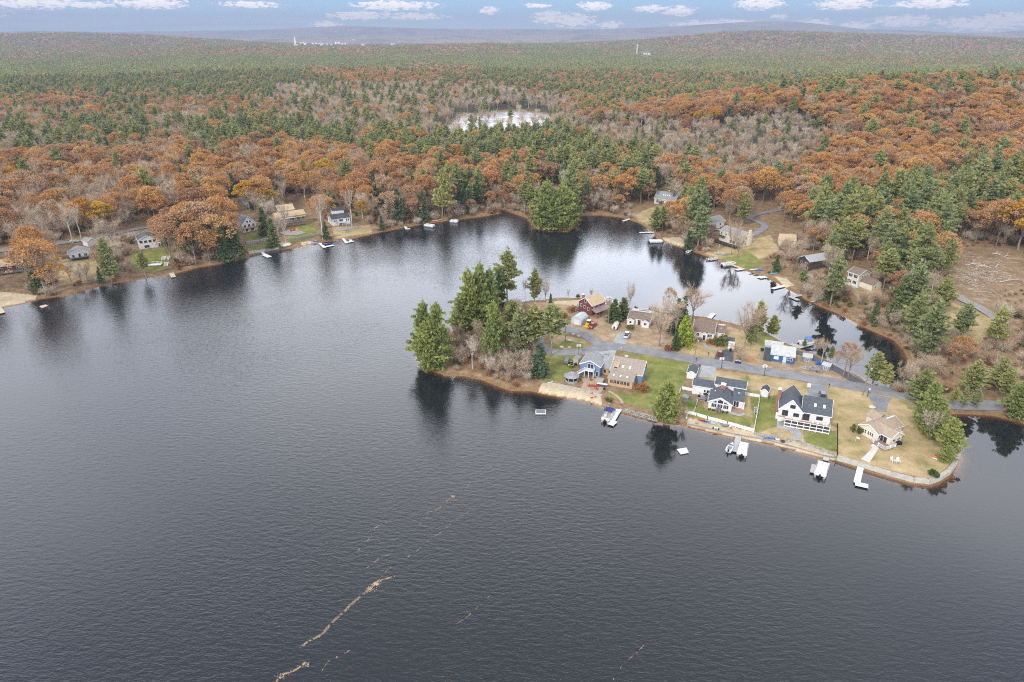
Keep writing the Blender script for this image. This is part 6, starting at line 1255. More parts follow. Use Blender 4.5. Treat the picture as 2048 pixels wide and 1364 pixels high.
for i, (x, y) in enumerate(((1370,810),(1395,810),(1372,840),(1368,870))): 
    o = thing('yard_game', ['upper left white box frame by the right fence','upper right white box frame by the right fence','middle white box frame by the right fence','lowest white box frame by the right fence'][i], 'yard game', G(*Z5(x,y+20), PZ)); m = MB(); [m.bar((a0,b0,z_),(a1,b1,z_),0.07) for z_ in (0.05,0.7) for (a0,b0,a1,b1) in ((-.3,-.3,.3,-.3),(.3,-.3,.3,.3),(.3,.3,-.3,.3),(-.3,.3,-.3,-.3))]; [m.bar((x_,y_,0),(x_,y_,.75),0.07) for x_ in (-.3,.3) for y_ in (-.3,.3)]; m.build('frame', WHP, o); m = MB(); m.box(-.25,.25,-.25,.25,.2,.5); m.build('box', BLACK, o)
o = thing('garden_sculpture', 'white trident shaped frame standing on the lawn by the small shed', 'garden ornament', G(*Z5(1305,560), PZ)); m = MB(); [m.bar((x,0,0.6),(x*1.3,0,1.3),0.07) for x in (-.35,0,.35)]; m.bar((0,0,0),(0,0,0.7),0.08); m.bar((-.35,0,0.6),(.35,0,0.6),0.07); m.build('frame', WHP, o)
o = thing('flag_pole', 'thin pole with white and red flag on the lawn below the cream cottage', 'flagpole', G(*Z7(190,765), PZ)); m = MB(); m.tube([(0,0,0),(0.1,0,3.0)], 0.035); m.build('pole', DOCKT, o); m = MB(); m.hexa([(0.1,0,2.45),(0.9,-0.25,2.2),(0.9,-0.22,2.2),(0.1,0.03,2.45)],[(0.1,0,3.0),(1.0,-0.25,2.6),(1.0,-0.22,2.6),(0.1,0.03,3.0)]); m.build('flag', WHP, o)
o = thing('deck_table', 'white table on the orange deck', 'table', tuple(h7.location+Vector((4.2*cos(h7.rotation_euler.z)+1.6*sin(h7.rotation_euler.z), 4.2*sin(h7.rotation_euler.z)-1.6*cos(h7.rotation_euler.z), 1.34))), h7.rotation_euler.z); m = MB(); m.box(-.7,.7,-.35,.35,.6,.66); m.build('tabletop', WHP, o); m = MB(); [m.box(x-.03,x+.03,y-.03,y+.03,0,.6) for x in (-.6,.6) for y in (-.3,.3)]; m.build('table_legs', WHP, o)
yw7 = h7.rotation_euler.z
for i, dx in enumerate((8.6, 9.8, 11.3, 12.0)): o = thing('deck_chair', ['left white chair on the orange deck','second white chair on the orange deck','third white chair on the orange deck','right end white chair on the orange deck'][i], 'chair', tuple(h7.location+Vector((dx*cos(yw7)+1.1*sin(yw7), dx*sin(yw7)-1.1*cos(yw7), 1.34))), yw7, 'white chairs on the orange deck'); m = MB(); m.box(-.28,.28,-.28,.28,.36,.42); m.build('seat', WHP, o); m = MB(); m.box(-.28,.28,.25,.31,.42,.95); m.build('backrest', WHP, o)
# trailer, tractors and bins
def trailer_boat(lb, loc, rz, mat): 
    o = thing('trailered_boat', lb, 'boat', loc, rz); hullm(6.0, 2.2, 1.0).build('hull', WHP, o).location = (0,0,0.4); m = MB(); m.hexa([(-2.9,-1.05,1.38),(1.8,-1.0,1.45),(1.8,1.0,1.45),(-2.9,1.05,1.38)],[(-2.5,-0.5,1.95),(1.2,-0.4,2.0),(1.2,0.4,2.0),(-2.5,0.5,1.95)]); m.build('cover', mat, o, bevel=0.1); m = MB(); m.bar((-2.6,-0.8,0.45),(2.2,-0.5,0.45),0.12); m.bar((-2.6,0.8,0.45),(2.2,0.5,0.45),0.12); m.bar((2.2,-0.5,0.45),(3.6,0,0.45),0.12); m.bar((2.2,0.5,0.45),(3.6,0,0.45),0.12); m.build('trailer', METAL, o)
    for y in (-1,1): wheel(o, -1.2, y, 0.32, 0.2)
    m = MB(); m.box(-3.4,-3.0,-0.22,0.22,0.7,1.7); m.build('outboard_motor', BLACK, o); return o
trailer_boat('cream covered motor boat on a trailer beside the dirt lot', G(*Z2(1375,650), PZ), heading(Z2(1345,690), Z2(1405,590)), CREAMW)
pontoon('pontoon boat with white seats parked on the dark driveway by the cape house', G(*Z4(1102,935), PZ), heading(Z4(1095,985), Z4(1110,870)), L=5.4, W=2.1, z=PZ+0.35)
o = thing('covered_trailer', 'grey tarpaulin covered trailer on the lawn by the tan shed', 'trailer', G(*Z3(500,315), PZ), heading(Z3(480,345), Z3(525,250))); m = MB(); m.tube([(-1.5,0,0.9),(-1.3,0,0.95),(1.3,0,0.95),(1.5,0,0.9)], [0.75,0.85,0.85,0.7], 10); m.build('cover', CANV, o); m = MB(); m.box(-1.4,1.4,-0.7,0.7,0.3,0.5); m.build('bed', BLACK, o)
for y in (-0.75,0.75): wheel(o, 0, y, 0.3, 0.2)
def tractor(lb, p, rz, c1, c2, s=0.8):
    o = thing('garden_tractor', lb, 'tractor', G(*p, PZ), rz); o.scale = (s,)*3; m = MB(); m.box(-1.0,0.1,-0.35,0.35,0.45,1.0); m.box(0.2,1.0,-0.5,0.5,0.5,0.65); m.build('body', c1, o, bevel=0.06); m = MB(); m.box(0.35,0.8,-0.25,0.25,0.65,0.8); m.box(0.75,0.85,-0.25,0.25,0.8,1.2); m.build('seat', c2, o)
    for x, r_w in ((-0.75,0.28),(0.6,0.42)):
        for y in (-0.55,0.55): wheel(o, x, y, r_w, 0.22, c2)
    m = MB(); m.bar((0.1,0,0.9),(0.3,0,1.25),0.05); m.lathe([(0.2,1.22),(0.2,1.26)], 10, (0.3,0,0)); m.build('steering_wheel', BLACK, o)
tractor('green garden tractor nearest the lake on the lawn', Z3(570,375), 0.6, GRN, YEL); tractor('yellow and green garden tractor left of the green one', Z3(540,355), 0.9, YEL, GRN, 0.7); tractor('blue garden tractor beside the tan shed', Z3(610,345), 0.4, BLUED, BLACK, 0.7); tractor('black and grey ride mower behind the yellow tractor', Z3(575,315), 0.4, DKBL, METAL, 0.75)
def bin_(lb, p, mat, h=1.0, w=0.6, cat='bin', lid=None):
    o = thing('wheelie_bin', lb, cat, G(*p, PZ), 0.3); m = MB(); m.hexa([(-w*.4,-w*.4,0),(w*.4,-w*.4,0),(w*.4,w*.4,0),(-w*.4,w*.4,0)],[(-w/2,-w/2,h),(w/2,-w/2,h),(w/2,w/2,h),(-w/2,w/2,h)]); m.build('bin_body', mat, o); m = MB(); m.box(-w/2-.04,w/2+.04,-w/2-.04,w/2+.06,h,h+.1); m.build('lid', lid or mat, o)
    return o
bin_('navy rubbish bin with pale lid by the road, left of its pair', Z4(1175,1135), NAVY, 0.95, 0.7, lid=M('lilac lid',(0.5,0.5,0.65),(0.4,0.4,0.55))); bin_('navy rubbish bin with pale lid by the road, right of its pair', Z4(1217,1140), NAVY, 0.95, 0.7, lid=M('lilac lid',(0,0,0)))
for i, x in enumerate((1045,1068,1092)): bin_(['left blue barrel between the two grey sheds','middle blue barrel between the two grey sheds','right blue barrel between the two grey sheds'][i], Z8(x,745+i*4), BRBL, 0.95, 0.75, 'barrel')
bin_('dark green bin at the left end of the blue house', Z8(300,560), M('dark green plastic',(0.03,0.08,0.05),(0.02,0.06,0.04)), 0.95, 0.9)
def boat_trailer(lb, p, rz):
    o = thing('boat_trailer', lb, 'trailer', G(*p, PZ), rz, 'empty boat trailers'); m = MB(); m.bar((-2.6,-0.8,0.5),(1.6,-0.7,0.5),0.12); m.bar((-2.6,0.8,0.5),(1.6,0.7,0.5),0.12); m.bar((1.6,-0.7,0.5),(3.2,0,0.45),0.12); m.bar((1.6,0.7,0.5),(3.2,0,0.45),0.12); [m.bar((x,-0.85,0.5),(x,0.85,0.5),0.1) for x in (-2.5,-1,0.5,1.6)]; m.bar((-2.4,-0.4,0.7),(0.8,-0.4,0.7),0.14); m.bar((-2.4,0.4,0.7),(0.8,0.4,0.7),0.14); m.build('frame', METAL, o)
    for y in (-1,1): wheel(o, -1.0, y, 0.3, 0.2)
boat_trailer('rear empty boat trailer on the dirt beside the road', Z8(960,808), radians(170)); boat_trailer('front empty boat trailer on the dirt beside the road', Z8(1000,830), radians(165))
kayak('kayak', 'orange kayak on the dirt in front of the blue house', G(*Z8(165,685), PZ), -0.4, ORAP, 2.8, 0.8)
kayak('kayak', 'white kayak on the dirt left of the blue house', G(*Z8(245,605), PZ), 1.3, WHP, 1.8, 0.7)
# boulders, mailboxes, mounds
def boulder(lb, p, s, mat=None, group=None, z=PZ):
    m = MB(); rr_ = random.Random(int(p[0]*7)); k = 8; vs = []; prof = [(0.3,0),(0.95,0.15),(1.0,0.45),(0.75,0.8),(0.3,0.95)]
    vs = [((r+0.12*rr_.random())*cos(2*pi*j/k)*(1.1+0.25*rr_.random()), (r+0.12*rr_.random())*sin(2*pi*j/k), zz_*0.8) for r, zz_ in prof for j in range(k)]
    m.add(vs, [(i*k+j, i*k+(j+1)%k, (i+1)*k+(j+1)%k, (i+1)*k+j) for i in range(4) for j in range(k)]+[tuple(range(4*k,5*k))]); o = m.build('boulder', mat or M('pale boulder', (0.66,0.6,0.5),(0.5,0.45,0.38),1.5,0.9)); g_ = G(*p, z); o.location = g_; o.scale = (s,)*3; return tag(o, lb, 'boulder', group)
for i, (p, s, lb) in enumerate((((635,918),0.6,'large pale boulder at the near edge of the turning circle'),((742,922),0.5,'flatter pale boulder at the near edge of the turning circle'),((793,742),0.45,'pale boulder at the top edge of the turning circle'),((865,770),0.45,'pale boulder at the far right of the turning circle'),((740,830),0.7,'low grey rock in the middle of the turning circle'))): boulder(lb, Z2(*p), s)
boulder('pale boulder on the green lawn behind the tan roofed house', Z3(1315,225), 0.55)
boulder('pale boulder beside the driveway of the cream cottage', Z7(435,240), 0.8)
def mailbox(lb, p, mat=BLACK, h=1.1, nm='mailbox', cat='mailbox'):
    o = thing(nm, lb, cat, G(*p, PZ)); m = MB(); m.bar((0,0,0),(0,0,h),0.1); m.build('post', mat, o); m = MB(); m.box(-0.15,0.15,-0.3,0.3,h,h+0.25); m.build('box', mat, o, bevel=0.05); return o
mailbox('white mailbox post at the edge of the green lawn by the road', Z3(1240,150), WHP); mailbox('black mailbox by the driveway of the white house with deck', Z6(1040,270), BLACK); mailbox('dark mailbox at the corner of the pale driveway by the white shed', Z5(520,215), BLACK); mailbox('dark mailbox across the road from the blue house', Z8(665,840), M('pale post',(0.5,0.45,0.35),(0.4,0.36,0.28)))
mailbox('dark mailbox beside the road above the white shed', Z5(470,100), BLACK); mailbox('small dark post by the dry lawn of the cape house', Z4(795,1030), BLACK, 0.9)
o = thing('utility_box', 'white utility cabinet at the corner of the driveway behind the charcoal roofed house', 'utility box', G(*Z6(740,255), PZ), -0.3); m = MB(); m.box(-.55,.55,-.4,.4,0,1.0); m.build('cabinet', WHP, o, bevel=0.05); m = MB(); m.box(-.6,.6,-.45,.45,-0.02,0.1); m.build('plinth', CONC, o)
# basketball hoops along the road
def hoop(lb, p, top, mat, fan=False):
    g_ = G(*p, PZ); o = thing('basketball_hoop', lb, 'basketball hoop', g_); m = MB(); m.bar((0,0,0),(0,0,3.0),0.13); m.bar((0,0,2.8),(0,0.5,3.1),0.09); m.build('pole', BLACK, o); m = MB()
    if fan: m.add([(0.85*cos(2*pi*k/14), 0.55, 3.3+0.62*sin(2*pi*k/14)) for k in range(14)]+[(0.85*cos(2*pi*k/14), 0.61, 3.3+0.62*sin(2*pi*k/14)) for k in range(14)], [tuple(range(14)), tuple(range(27,13,-1))]+[(k, 14+k, 14+(k+1)%14, (k+1)%14) for k in range(14)])
    else: m.box(-0.75,0.75,0.55,0.61,2.85,3.7)
    m.build('backboard', WHP, o); m = MB(); m.lathe([(0.23,3.0),(0.25,3.0),(0.25,3.04),(0.23,3.04)], 12, (0,0.9,0)); m.build('rim', ORAP, o)
    m = MB(); m.box(-.08,.08,.47,.55,2.9,3.6); m.build('bracket', BLACK, o)
hoop('basketball hoop with rectangular backboard at the roadside by the pale driveway', Z5(852,205), 3, BLACK); hoop('basketball hoop with big rounded backboard at the roadside in front of the blue house', Z5(1500,322), 3, BLACK, True)
hoop('basketball hoop at the roadside by the tan shed', Z3(663,205), 3, BLACK)
# utility poles and wires
POLES = []
def pole(lb, p, h, arm=True, mat=POLEW, lean=0.0):
    g_ = G(*p, PZ); o = thing('utility_pole', lb, 'utility pole', g_); m = MB(); m.tube([(0,0,0),(lean*h,0,h)], [0.17,0.11], 8); m.build('pole', mat, o)
    if arm: m = MB(); m.bar((lean*h-0.9,0.1,h-0.5),(lean*h+0.9,-0.1,h-0.5),0.1); m.build('crossarm', mat, o); m = MB(); [m.lathe([(0.05,0),(0.06,0.15)], 6, (lean*h+d, 0, h-0.45)) for d in (-0.8,0,0.8)]; m.build('insulators', WHP, o)
    m = MB(); m.lathe([(0.22,0),(0.25,0.1),(0.25,0.75),(0.2,0.85)], 10, (lean*h+0.35,0,h-1.8)); m.build('transformer', METAL, o); POLES.append(Vector((g_[0]+lean*h, g_[1], g_[2]+h-0.4)))
pole('grey utility pole rising beside the turning circle', Z2(685,850), 8.5, lean=0.0); pole('tall tan utility pole beside the red brown house', Z2(1272,590), 10.5); pole('dark utility pole by the white shed at the roadside', Z4(592,1145), 9.5, lean=0.04); pole('slender tan utility pole where the side road meets the main road', Z6(1550,385), 10.0, lean=0.06)
pole('grey utility pole at the near end of the dirt yard by the side road', Z8(1395,935), 7.5, arm=False, lean=0.05)
for i, (a_, b_) in enumerate(((0,1),(1,2),(2,3))):
    A, B_ = POLES[a_], POLES[b_]; m = MB(); n_ = 10; m.tube([A+(B_-A)*k/n_-Vector((0,0,2.0*4*(k/n_)*(1-k/n_)*0.5)) for k in range(n_+1)], 0.025, 4); o = m.build('power_line', ROPE); tag(o, ['power line from the turning circle pole to the tall tan pole','power line from the tall tan pole to the pole by the white shed','power line along the road to the slender tan pole'][i], 'power line')
def lamp(p, lb):
    g_ = G(*p, PZ); o = thing('street_lamp', lb, 'street lamp', g_); m = MB(); m.bar((0,0,0),(0.15,0,2.4),0.12); m.build('post', BLACK, o); m = MB(); m.box(0.05,0.45,-0.2,0.2,2.35,2.9); m.build('lamp_head', WHP, o, bevel=0.05)
lamp(Z6(1622,410), 'short lamp post with white lantern at the driveway of the cream cottage')
# leaf debris floating on the lake
fl = []; STREAK = [([(552,1364),(565,1350),(580,1345),(612,1325)], 9), ([(600,1295),(640,1270),(662,1250),(680,1230),(700,1210),(715,1200),(735,1180),(748,1168),(770,1158),(788,1152)], 10), ([(745,1170),(760,1160),(775,1140),(784,1130)], 5), ([(716,1103),(735,1080),(752,1055),(785,1040)], 5), ([(725,1140),(750,1124),(780,1106)], 4), ([(815,1115),(860,1080),(900,1050),(950,1012)], 3.5),
   ([(848,1028),(872,1020),(890,1006),(908,990)], 6), ([(838,1050),(850,1038),(858,1036)], 4), ([(925,985),(950,950),(985,930)], 3), ([(640,1345),(655,1325),(700,1300)], 3), ([(905,1255),(950,1220),(980,1190)], 2.5), ([(1225,1360),(1255,1320),(1290,1290)], 2)]
for ps, wd in STREAK:
    for (a_, b_) in zip(ps[:-1], ps[1:]):
        L = hypot(b_[0]-a_[0], b_[1]-a_[1])
        for k in range(int(L*wd*0.75)):
            t_ = R.random(); q_ = a_[0]+(b_[0]-a_[0])*t_
            if sin(q_*0.31)+0.8*sin(q_*0.83+1)+0.5*sin(q_*0.11) < (-0.9 if wd > 8 else 0.0): continue
            j = R.gauss(0, 1)*wd*0.11+1.2*math.sin((a_[0]+(b_[0]-a_[0])*t_)*0.13); fl.append((*G(a_[0]+(b_[0]-a_[0])*t_+j, a_[1]+(b_[1]-a_[1])*t_+j*0.5+R.gauss(0,0.6), 0)[:2], 0.032+0.042*R.random()))
for c_, n_, r_ in (((752,1168),150,4),((906,993),60,2.4),((742,1178),60,5),((612,1330),40,5),((564,1352),40,6)):
    for k in range(n_): fl.append((*G(c_[0]+R.gauss(0,1)*r_, c_[1]+R.gauss(0,1)*r_*0.5, 0)[:2], 0.05+0.07*R.random()))
for k in range(900): fl.append((*G(R.uniform(300,1500), R.uniform(1000,1364), 0)[:2], 0.025+0.03*R.random()))
m = MB()
for x, y, s_ in fl: a_ = R.random()*6.28; u = (cos(a_)*s_, sin(a_)*s_); m.add([(x-u[0],y-u[1],0.02),(x+u[1]*0.6,y-u[0]*0.6,0.03),(x+u[0],y+u[1],0.02),(x-u[1]*0.6,y+u[0]*0.6,0.03)], [(0,1,2,3)])
tag(m.build('floating_leaves', M('fallen leaf litter', (0.56,0.41,0.27),(0.42,0.29,0.18),3,0.9)), 'tan fallen leaves drifting in thin streaks on the dark lake', 'leaf debris', None, 'stuff')
# ------------------------------------------------------------------ houses of the far shores
ribbon('shore_road', [(-60,512),(20,500),(60,494),(130,486),(200,474),(260,461),(325,449),(360,440)], 5.0, 0.25, ASPH, flat=False)
ribbon('hill_road', [(505,420),(492,405),(480,392),(470,380)], 4.5, 0.25, ASPH, flat=False)
ribbon('driveway', [(330,450),(332,462),(326,472)], 5.0, 0.27, ASPD, flat=False)
ribbon('driveway', [(1610,404),(1560,420),(1520,428),(1500,436),(1530,452),(1510,468),(1494,474)], 4.0, 0.25, ASPH, flat=False)
ribbon('gravel_road', [(1905,588),(1930,602),(1955,614),(1985,632),(2010,650)], 4.5, 0.3, GRAVEL, flat=False)
ribbon('gravel_road', [(1660,486),(1640,496),(1668,502)], 4.0, 0.3, GRAVEL, flat=False)
def Gz(p): g_ = GT(*p); return (g_[0], g_[1], max(g_[2], 0.4))
def fframe(A, B): a = Gz(A); b = GT(*B); return a, atan2(b[1]-a[1], b[0]-a[0]), hypot(b[0]-a[0], b[1]-a[1])
def fhouse(nm, lb, A, B, dep, ze, zr, axis, wm, rm, wins=(), ch=None, sink=1.0, cat='house', tr=True, yaw=None, W=None):
    a, yw, w = fframe(A, B); yw = yw if yaw is None else radians(yaw); w = W or w
    o = thing(nm, lb, cat, (a[0], a[1], a[2]), yw); gable(o, 0, w, 0, dep, -sink, ze, zr, axis, wm, rm, tr=tr)
    for (fx, z, ww, hh, n) in wins: win(o, fx*w, 0, z, ww, hh, n=n)
    if ch: chimney(o, ch[0]*w, ch[1]*dep, 0, zr+0.8, 0.8)
    return o, w
def fdeck(o, x0, x1, d, z, mat=WHITE, rail=TRIM, stairs=None):
    m = MB(); m.box(x0, x1, -d, -0.02, z-0.15, z); [m.box(x-.08, x+.08, -d, -d+.16, -1, z) for x in (x0+.1, (x0+x1)/2, x1-.1)]; k = m.build('deck', mat, o)
    m = MB(); railing(m, [(x0,-0.1),(x0,-d),(x1,-d),(x1,-0.1)], z, sp=0.4, post=0.14); m.build('railing', rail, k)
    if stairs: m = MB(); m.hexa([(x1,-d,z-.1),(x1+stairs,-d,-.6),(x1+stairs,-d+1,-.6),(x1,-d+1,z-.1)],[(x1,-d,z+.1),(x1+stairs,-d,-.4),(x1+stairs,-d+1,-.4),(x1,-d+1,z+.1)]); m.build('stairs', rail, k)
o, w = fhouse('shore_cottage', 'small white cottage with grey roof and dark railed deck on the far left shore', (140,520), (182,514), 7, 2.6, 4.4, 'y', WHITE, GREYR, [(.2,1,.9,1.1,1),(.5,.9,.9,1.6,1),(.78,1,1.2,1.1,2)]); fdeck(o, 0, w*0.95, 2.6, 0.6, DARKW, BLACK)
fhouse('storage_shed', 'white shed with grey gable roof behind the small cottage on the left shore', (177,494), (194,490), 5, 2.6, 3.8, 'y', WHITE, GREYR, cat='shed')
o, w = fhouse('sunroom_house', 'white house with slate roof, four wide sunroom windows and white outside stairs', (280,499), (317,494), 9, 4.6, 6.4, 'y', WHITE, SLATE, [(.14,2.9,1.3,1.2,1),(.38,2.9,1.3,1.2,1),(.62,2.9,1.3,1.2,1),(.86,2.9,1.3,1.2,1),(.4,.4,2.2,1.3,2)]); fdeck(o, w*.9, w*1.15, 1.6, 2.4, WHITE, TRIM, 3.0)
o, w = fhouse('gable_house', 'tall white house with steep grey roof and orange balcony on the left shore', (486,466), (514,460), 11, 4.2, 8.2, 'y', WHITE, GREYR, [(.2,2.6,1.2,1.4,2),(.5,2.6,1.2,1.4,2),(.8,2.6,1.2,1.4,2),(.4,5,.8,.9,1),(.6,5,.8,.9,1),(.3,.3,1.4,1.4,2),(.7,.3,1.4,1.4,2)]); fdeck(o, 0, w, 1.6, 2.3, DECKW, DECKW)
o, w = fhouse('tan_house', 'big tan house stepping up the slope with grey decks above a stone patio', (556,455), (612,447), 7, 5.6, 7.2, 'x', TANW, SANDR, [(.15,3.0,1.4,1.2,2),(.35,3.0,1.4,1.2,2),(.55,3.0,1.4,1.2,2),(.75,2.8,1.3,1.8,2),(.92,3.0,1.2,1.2,2),(.3,5.0,1.0,.5,1),(.7,5.0,1.0,.5,1)]); fdeck(o, 0, w, 3.0, 2.5, WOODG, GREYR, 0)
gable(o, w*.25, w*.8, 9, 15, -1, 7.0, 9.2, 'x', TANW, SANDR); m = MB(); m.box(.1*w,.6*w,-1.7,0,4.55,4.65); m.build('white_awning', WRAP, o); m = MB(); m.box(.6*w,w,-1.7,0,4.55,4.66); m.build('yellow_awning', M('yellow awning', (0.6,0.52,0.08),(0.5,0.42,0.06)), o)
o, w = fhouse('grey_roof_cottage', 'white cottage with dark grey roof and raised porch on the left shore', (665,452), (701,448), 8, 3.6, 5.4, 'x', WHITE, SLATE, [(.12,2,.6,1,1),(.22,2,.6,1,1),(.5,1.9,2.0,1.2,2),(.8,2,.6,1,1),(.9,2,.6,1,1),(.5,.1,2.0,1.1,2)]); fdeck(o, w*.25, w*.75, 1.8, 1.6, WHITE, TRIM, 1.5)
fhouse('red_roof_cottage', 'low pale building with charcoal roof and a red side behind the grey roofed cottage', (665,430), (688,428), 6, 2.6, 4.0, 'x', WHITE, CHAR, tr=False)
o, w = fhouse('brown_house', 'wide brown house with tan roof and dark deck at the far left edge', (-40,553), (48,541), 9, 3.2, 5.0, 'x', REDB, SANDR, [(.5,1,1.4,1.2,2),(.7,1,1.4,1.2,2),(.9,1,1.4,1.2,2)]); fdeck(o, 0, w, 3, 0.6, WOODG, DARKW)
o, w = fhouse('teal_house', 'teal walled house with brown skylit roof behind the wooded island', (1083,397), (1118,396), 10, 3.2, 6.2, 'x', M('teal siding', (0.05,0.17,0.2),(0.04,0.13,0.16)), BRN, [(.5,.4,3.4,2.2,3)], ch=(.6,.5)); [skylight(o, w*f_, 2.4, 5.05-0.3, 0.9, 1.0, 0.54) for f_ in (.3,.5,.7)]; fdeck(o, w*.2, w*.8, 2.2, .3, CONC, TRIM)
o, w = fhouse('grey_shingle_house', 'grey roofed house with a row of skylights on the slope right of the cove', (1308,407), (1350,412), 10, 3.4, 7.0, 'x', SAGE, GREYR, [(.15,1,1.2,1.4,2),(.4,.6,1.6,1.8,2)], ch=(.55,.5)); [skylight(o, w*f_, 2.6, 5.35, 0.7, 1.0, 0.62) for f_ in (.35,.45,.55,.65)]
fhouse('green_roof_cabin', 'cabin with grey green roof half hidden by tall pines right of the cove', (1365,418), (1385,416), 6, 2.6, 4.2, 'y', WHITE, M('grey green roof', (0.3,0.4,0.38),(0.24,0.32,0.3)), tr=False)
fhouse('white_garage', 'white garage with grey roof above the long cream house', (1420,459), (1448,452), 8, 3.2, 5.4, 'x', WHITE, GREYR, [(.3,.3,1.6,1.8,1),(.7,1.2,1,1,1)], cat='garage')
o, w = fhouse('long_cream_house', 'long two storey cream house with grey roof and dark curved deck on the right shore', (1438,482), (1479,496), 8, 5.8, 7.6, 'x', CREAM, GREYR, [(.08,3.9,1.0,1.2,2),(.3,4.0,.8,1,1),(.5,3.9,.8,1.1,1),(.72,4.0,.8,1,1),(.9,3.8,1,1.2,2),(.55,.9,1.2,1.7,2),(.72,.9,1.2,1.7,2),(.9,.9,1.4,1.7,2)]); fdeck(o, -1, w, 3.4, 0.5, DARKW, BLACK); fd = MB(); fd.box(0, w*.3, -1.6, 0, 3.2, 3.35); railing(fd, [(0,-1.55),(w*.3,-1.55)], 3.35, sp=.4); fd.build('balcony', DARKW, o); win(o, w, 3.5, 1, .8, 1.2, '+x'); win(o, w, 3.5, 3.9, .8, 1.2, '+x'); m = MB(); m.box(w,w+.7,5,6.4,-1,8.4); m.build('chimney', CREAM, o)
fhouse('tan_roof_house', 'low tan roofed house with cream walls right of the long cream house', (1558,492), (1590,494), 8, 3.0, 5.2, 'x', CREAM, SANDR, tr=False)
o, w = fhouse('dark_house', 'dark brown house with pale grey roof and white framed lower windows', (1594,534), (1617,543), 13, 4.6, 6.4, 'y', DARKW, M('pale grey shingle', (0.46,0.48,0.5),(0.38,0.4,0.42),1), [(.2,.3,1.2,1.5,1),(.5,.3,1.2,1.5,1),(.8,.3,1.2,1.5,1),(.3,2.6,1,1,1),(.7,2.6,1,1,1)])
o, w = fhouse('brown_roof_house', 'cream two storey house with brown roof and long white deck on the right shore', (1692,567), (1714,574), 7, 5.4, 7.0, 'x', CREAM, BRN, [(.25,3.6,1.8,1.3,3),(.7,3.6,1.8,1.3,3),(.25,1.0,1.8,1.4,3),(.7,1.0,1.8,1.4,3)]); fdeck(o, -3, w+1, 2.4, 0.3, WHITE, TRIM); gable(o, w, w+6, 1, 7, -1, 2.8, 4.4, 'x', CREAM, BRN, tr=False)
for y in (2, 5): win(o, w, y, 3.6, .8, 1.2, '+x')
win(o, w+6, 3, .8, .8, 1.1, '+x')
# parked cars on the far shores
def fp(p): return Gz(p)
car('white_van', 'white van parked on the road above the sunroom house', 'van', fp((322,452)), 0.25, WHP, 'van', 1.0)
car('grey_car', 'pale grey car parked behind the white shed on the left shore', 'car', fp((190,478)), 0.2, SILV, 'suv', 1.0)
car('white_car', 'white car with brown roof load beside the long cream house', 'car', fp((1433,461)), -0.3, WHP, 'suv', 1.0)
# ------------------------------------------------------------------ docks and boats of the far shores
fd_ = [('white dock below the grass bank left of the tan house', [((523,503),(529,509)),((529,509),(539,514))], [1.5,2.4], DOCKW), ('short tan dock at the left shore by the white stair frames', [((340,541),(347,554))], [2.0], DOCKT),
 ('white L shaped dock right of the tiny yellow beach', [((640,486),(649,495)),((646,494),(667,490))], [1.6,1.8], DOCKW), ('white U shaped dock below the grey roofed cottage', [((683,473),(693,486)),((690,485),(707,482)),((700,479),(703,483))], [1.4,1.7,1.4], DOCKW),
 ('white L shaped dock in the middle of the left shore', [((807,449),(814,458)),((811,458),(820,457))], [1.4,1.6], DOCKW), ('long white dock reaching left from the grassy slope right of the cove', [((1273,433),(1246,442))], [1.6], DOCKW),
 ('straight white dock left of the small sand beach on the right shore', [((1312,464),(1279,465))], [1.6], DOCKW), ('small grey dock under the second boat on the right shore', [((1442,516),(1420,520))], [1.4], DOCKG), ('wide tan dock behind the beached pontoon boat', [((1490,538),(1462,528))], [2.4], DOCKT),
 ('tiny white dock section by the grassy bank', [((1484,538),(1472,539))], [2.0], DOCKW), ('tiny white dock section by the rocky yard', [((1532,553),(1518,555))], [2.4], DOCKW), ('straight white dock below the tan sand yard', [((1574,570),(1545,577))], [1.7], DOCKW),
 ('grey L shaped dock left of the white canoe', [((1606,589),(1579,594)),((1583,594),(1597,600))], [1.7,1.7], DOCKG), ('white dock behind the cape house pointing into the inlet', [((1416,638),(1427,626))], [2.0], DOCKW), ('tan dock cut by the left edge of the picture', [((-8,612),(3,626))], [2.6], DOCKT),
 ('grey dock with platform behind the blue house', [((1578,694),(1590,688)),((1592,694),(1620,686))], [2.2,3.0], DOCKG), ('grey dock behind the red brown house', [((1205,602),(1212,594)),((1212,597),(1228,602))], [1.5,1.6], DOCKG)]
for lb, sg, ws, mt in fd_: dock(lb, sg, mt, ws=ws)
pontoon('pontoon boat with blue canopy moored behind the blue house', G(1612,686,0.5), 0.3, canopy=BRBL, L=6, W=2.3)
pontoon('grey pontoon boat moored behind the red brown house', G(1212,600,0.5), 0.5, L=6, W=2.3); runabout('small white boat among the docks behind the red brown house', G(1226,604,0.5), -0.4)
pontoon('white covered pontoon boat on a lift off the right shore sand beach', G(1312,482,0.8), 0.1, cover=WRAP, L=7, W=2.6); runabout('small white boat tied below the dark spruce on the right shore', G(1379,503,0.3), 0.8, L=4.5)
runabout('white motor boat beside the small grey dock on the right shore', G(1424,518,0.3), 0.4, L=5.5); pontoon('white pontoon boat pulled against the wide tan dock', G(1457,529,0.4), 0.4, L=7.5, W=2.8, rail=WHP)
pontoon('white pontoon boat with red seats off the middle of the left shore', G(859,452,0.4), -0.5, L=6.5, W=2.5, rail=WHP, canopy=None); pontoon('white boat on a lift at the right end of the left shore', G(908,443,0.4), -0.1, L=5, W=2.2, rail=WHP)
runabout('dark blue boat moored inside the L shaped dock', G(656,489,0.3), 0.2, NAVY, 5); runabout('white motor boat on blocks behind the small cottage', Gz((150,484)), 0.1, WHP, 5.5, cover=CREAMW, z=Gz((150,484))[2])
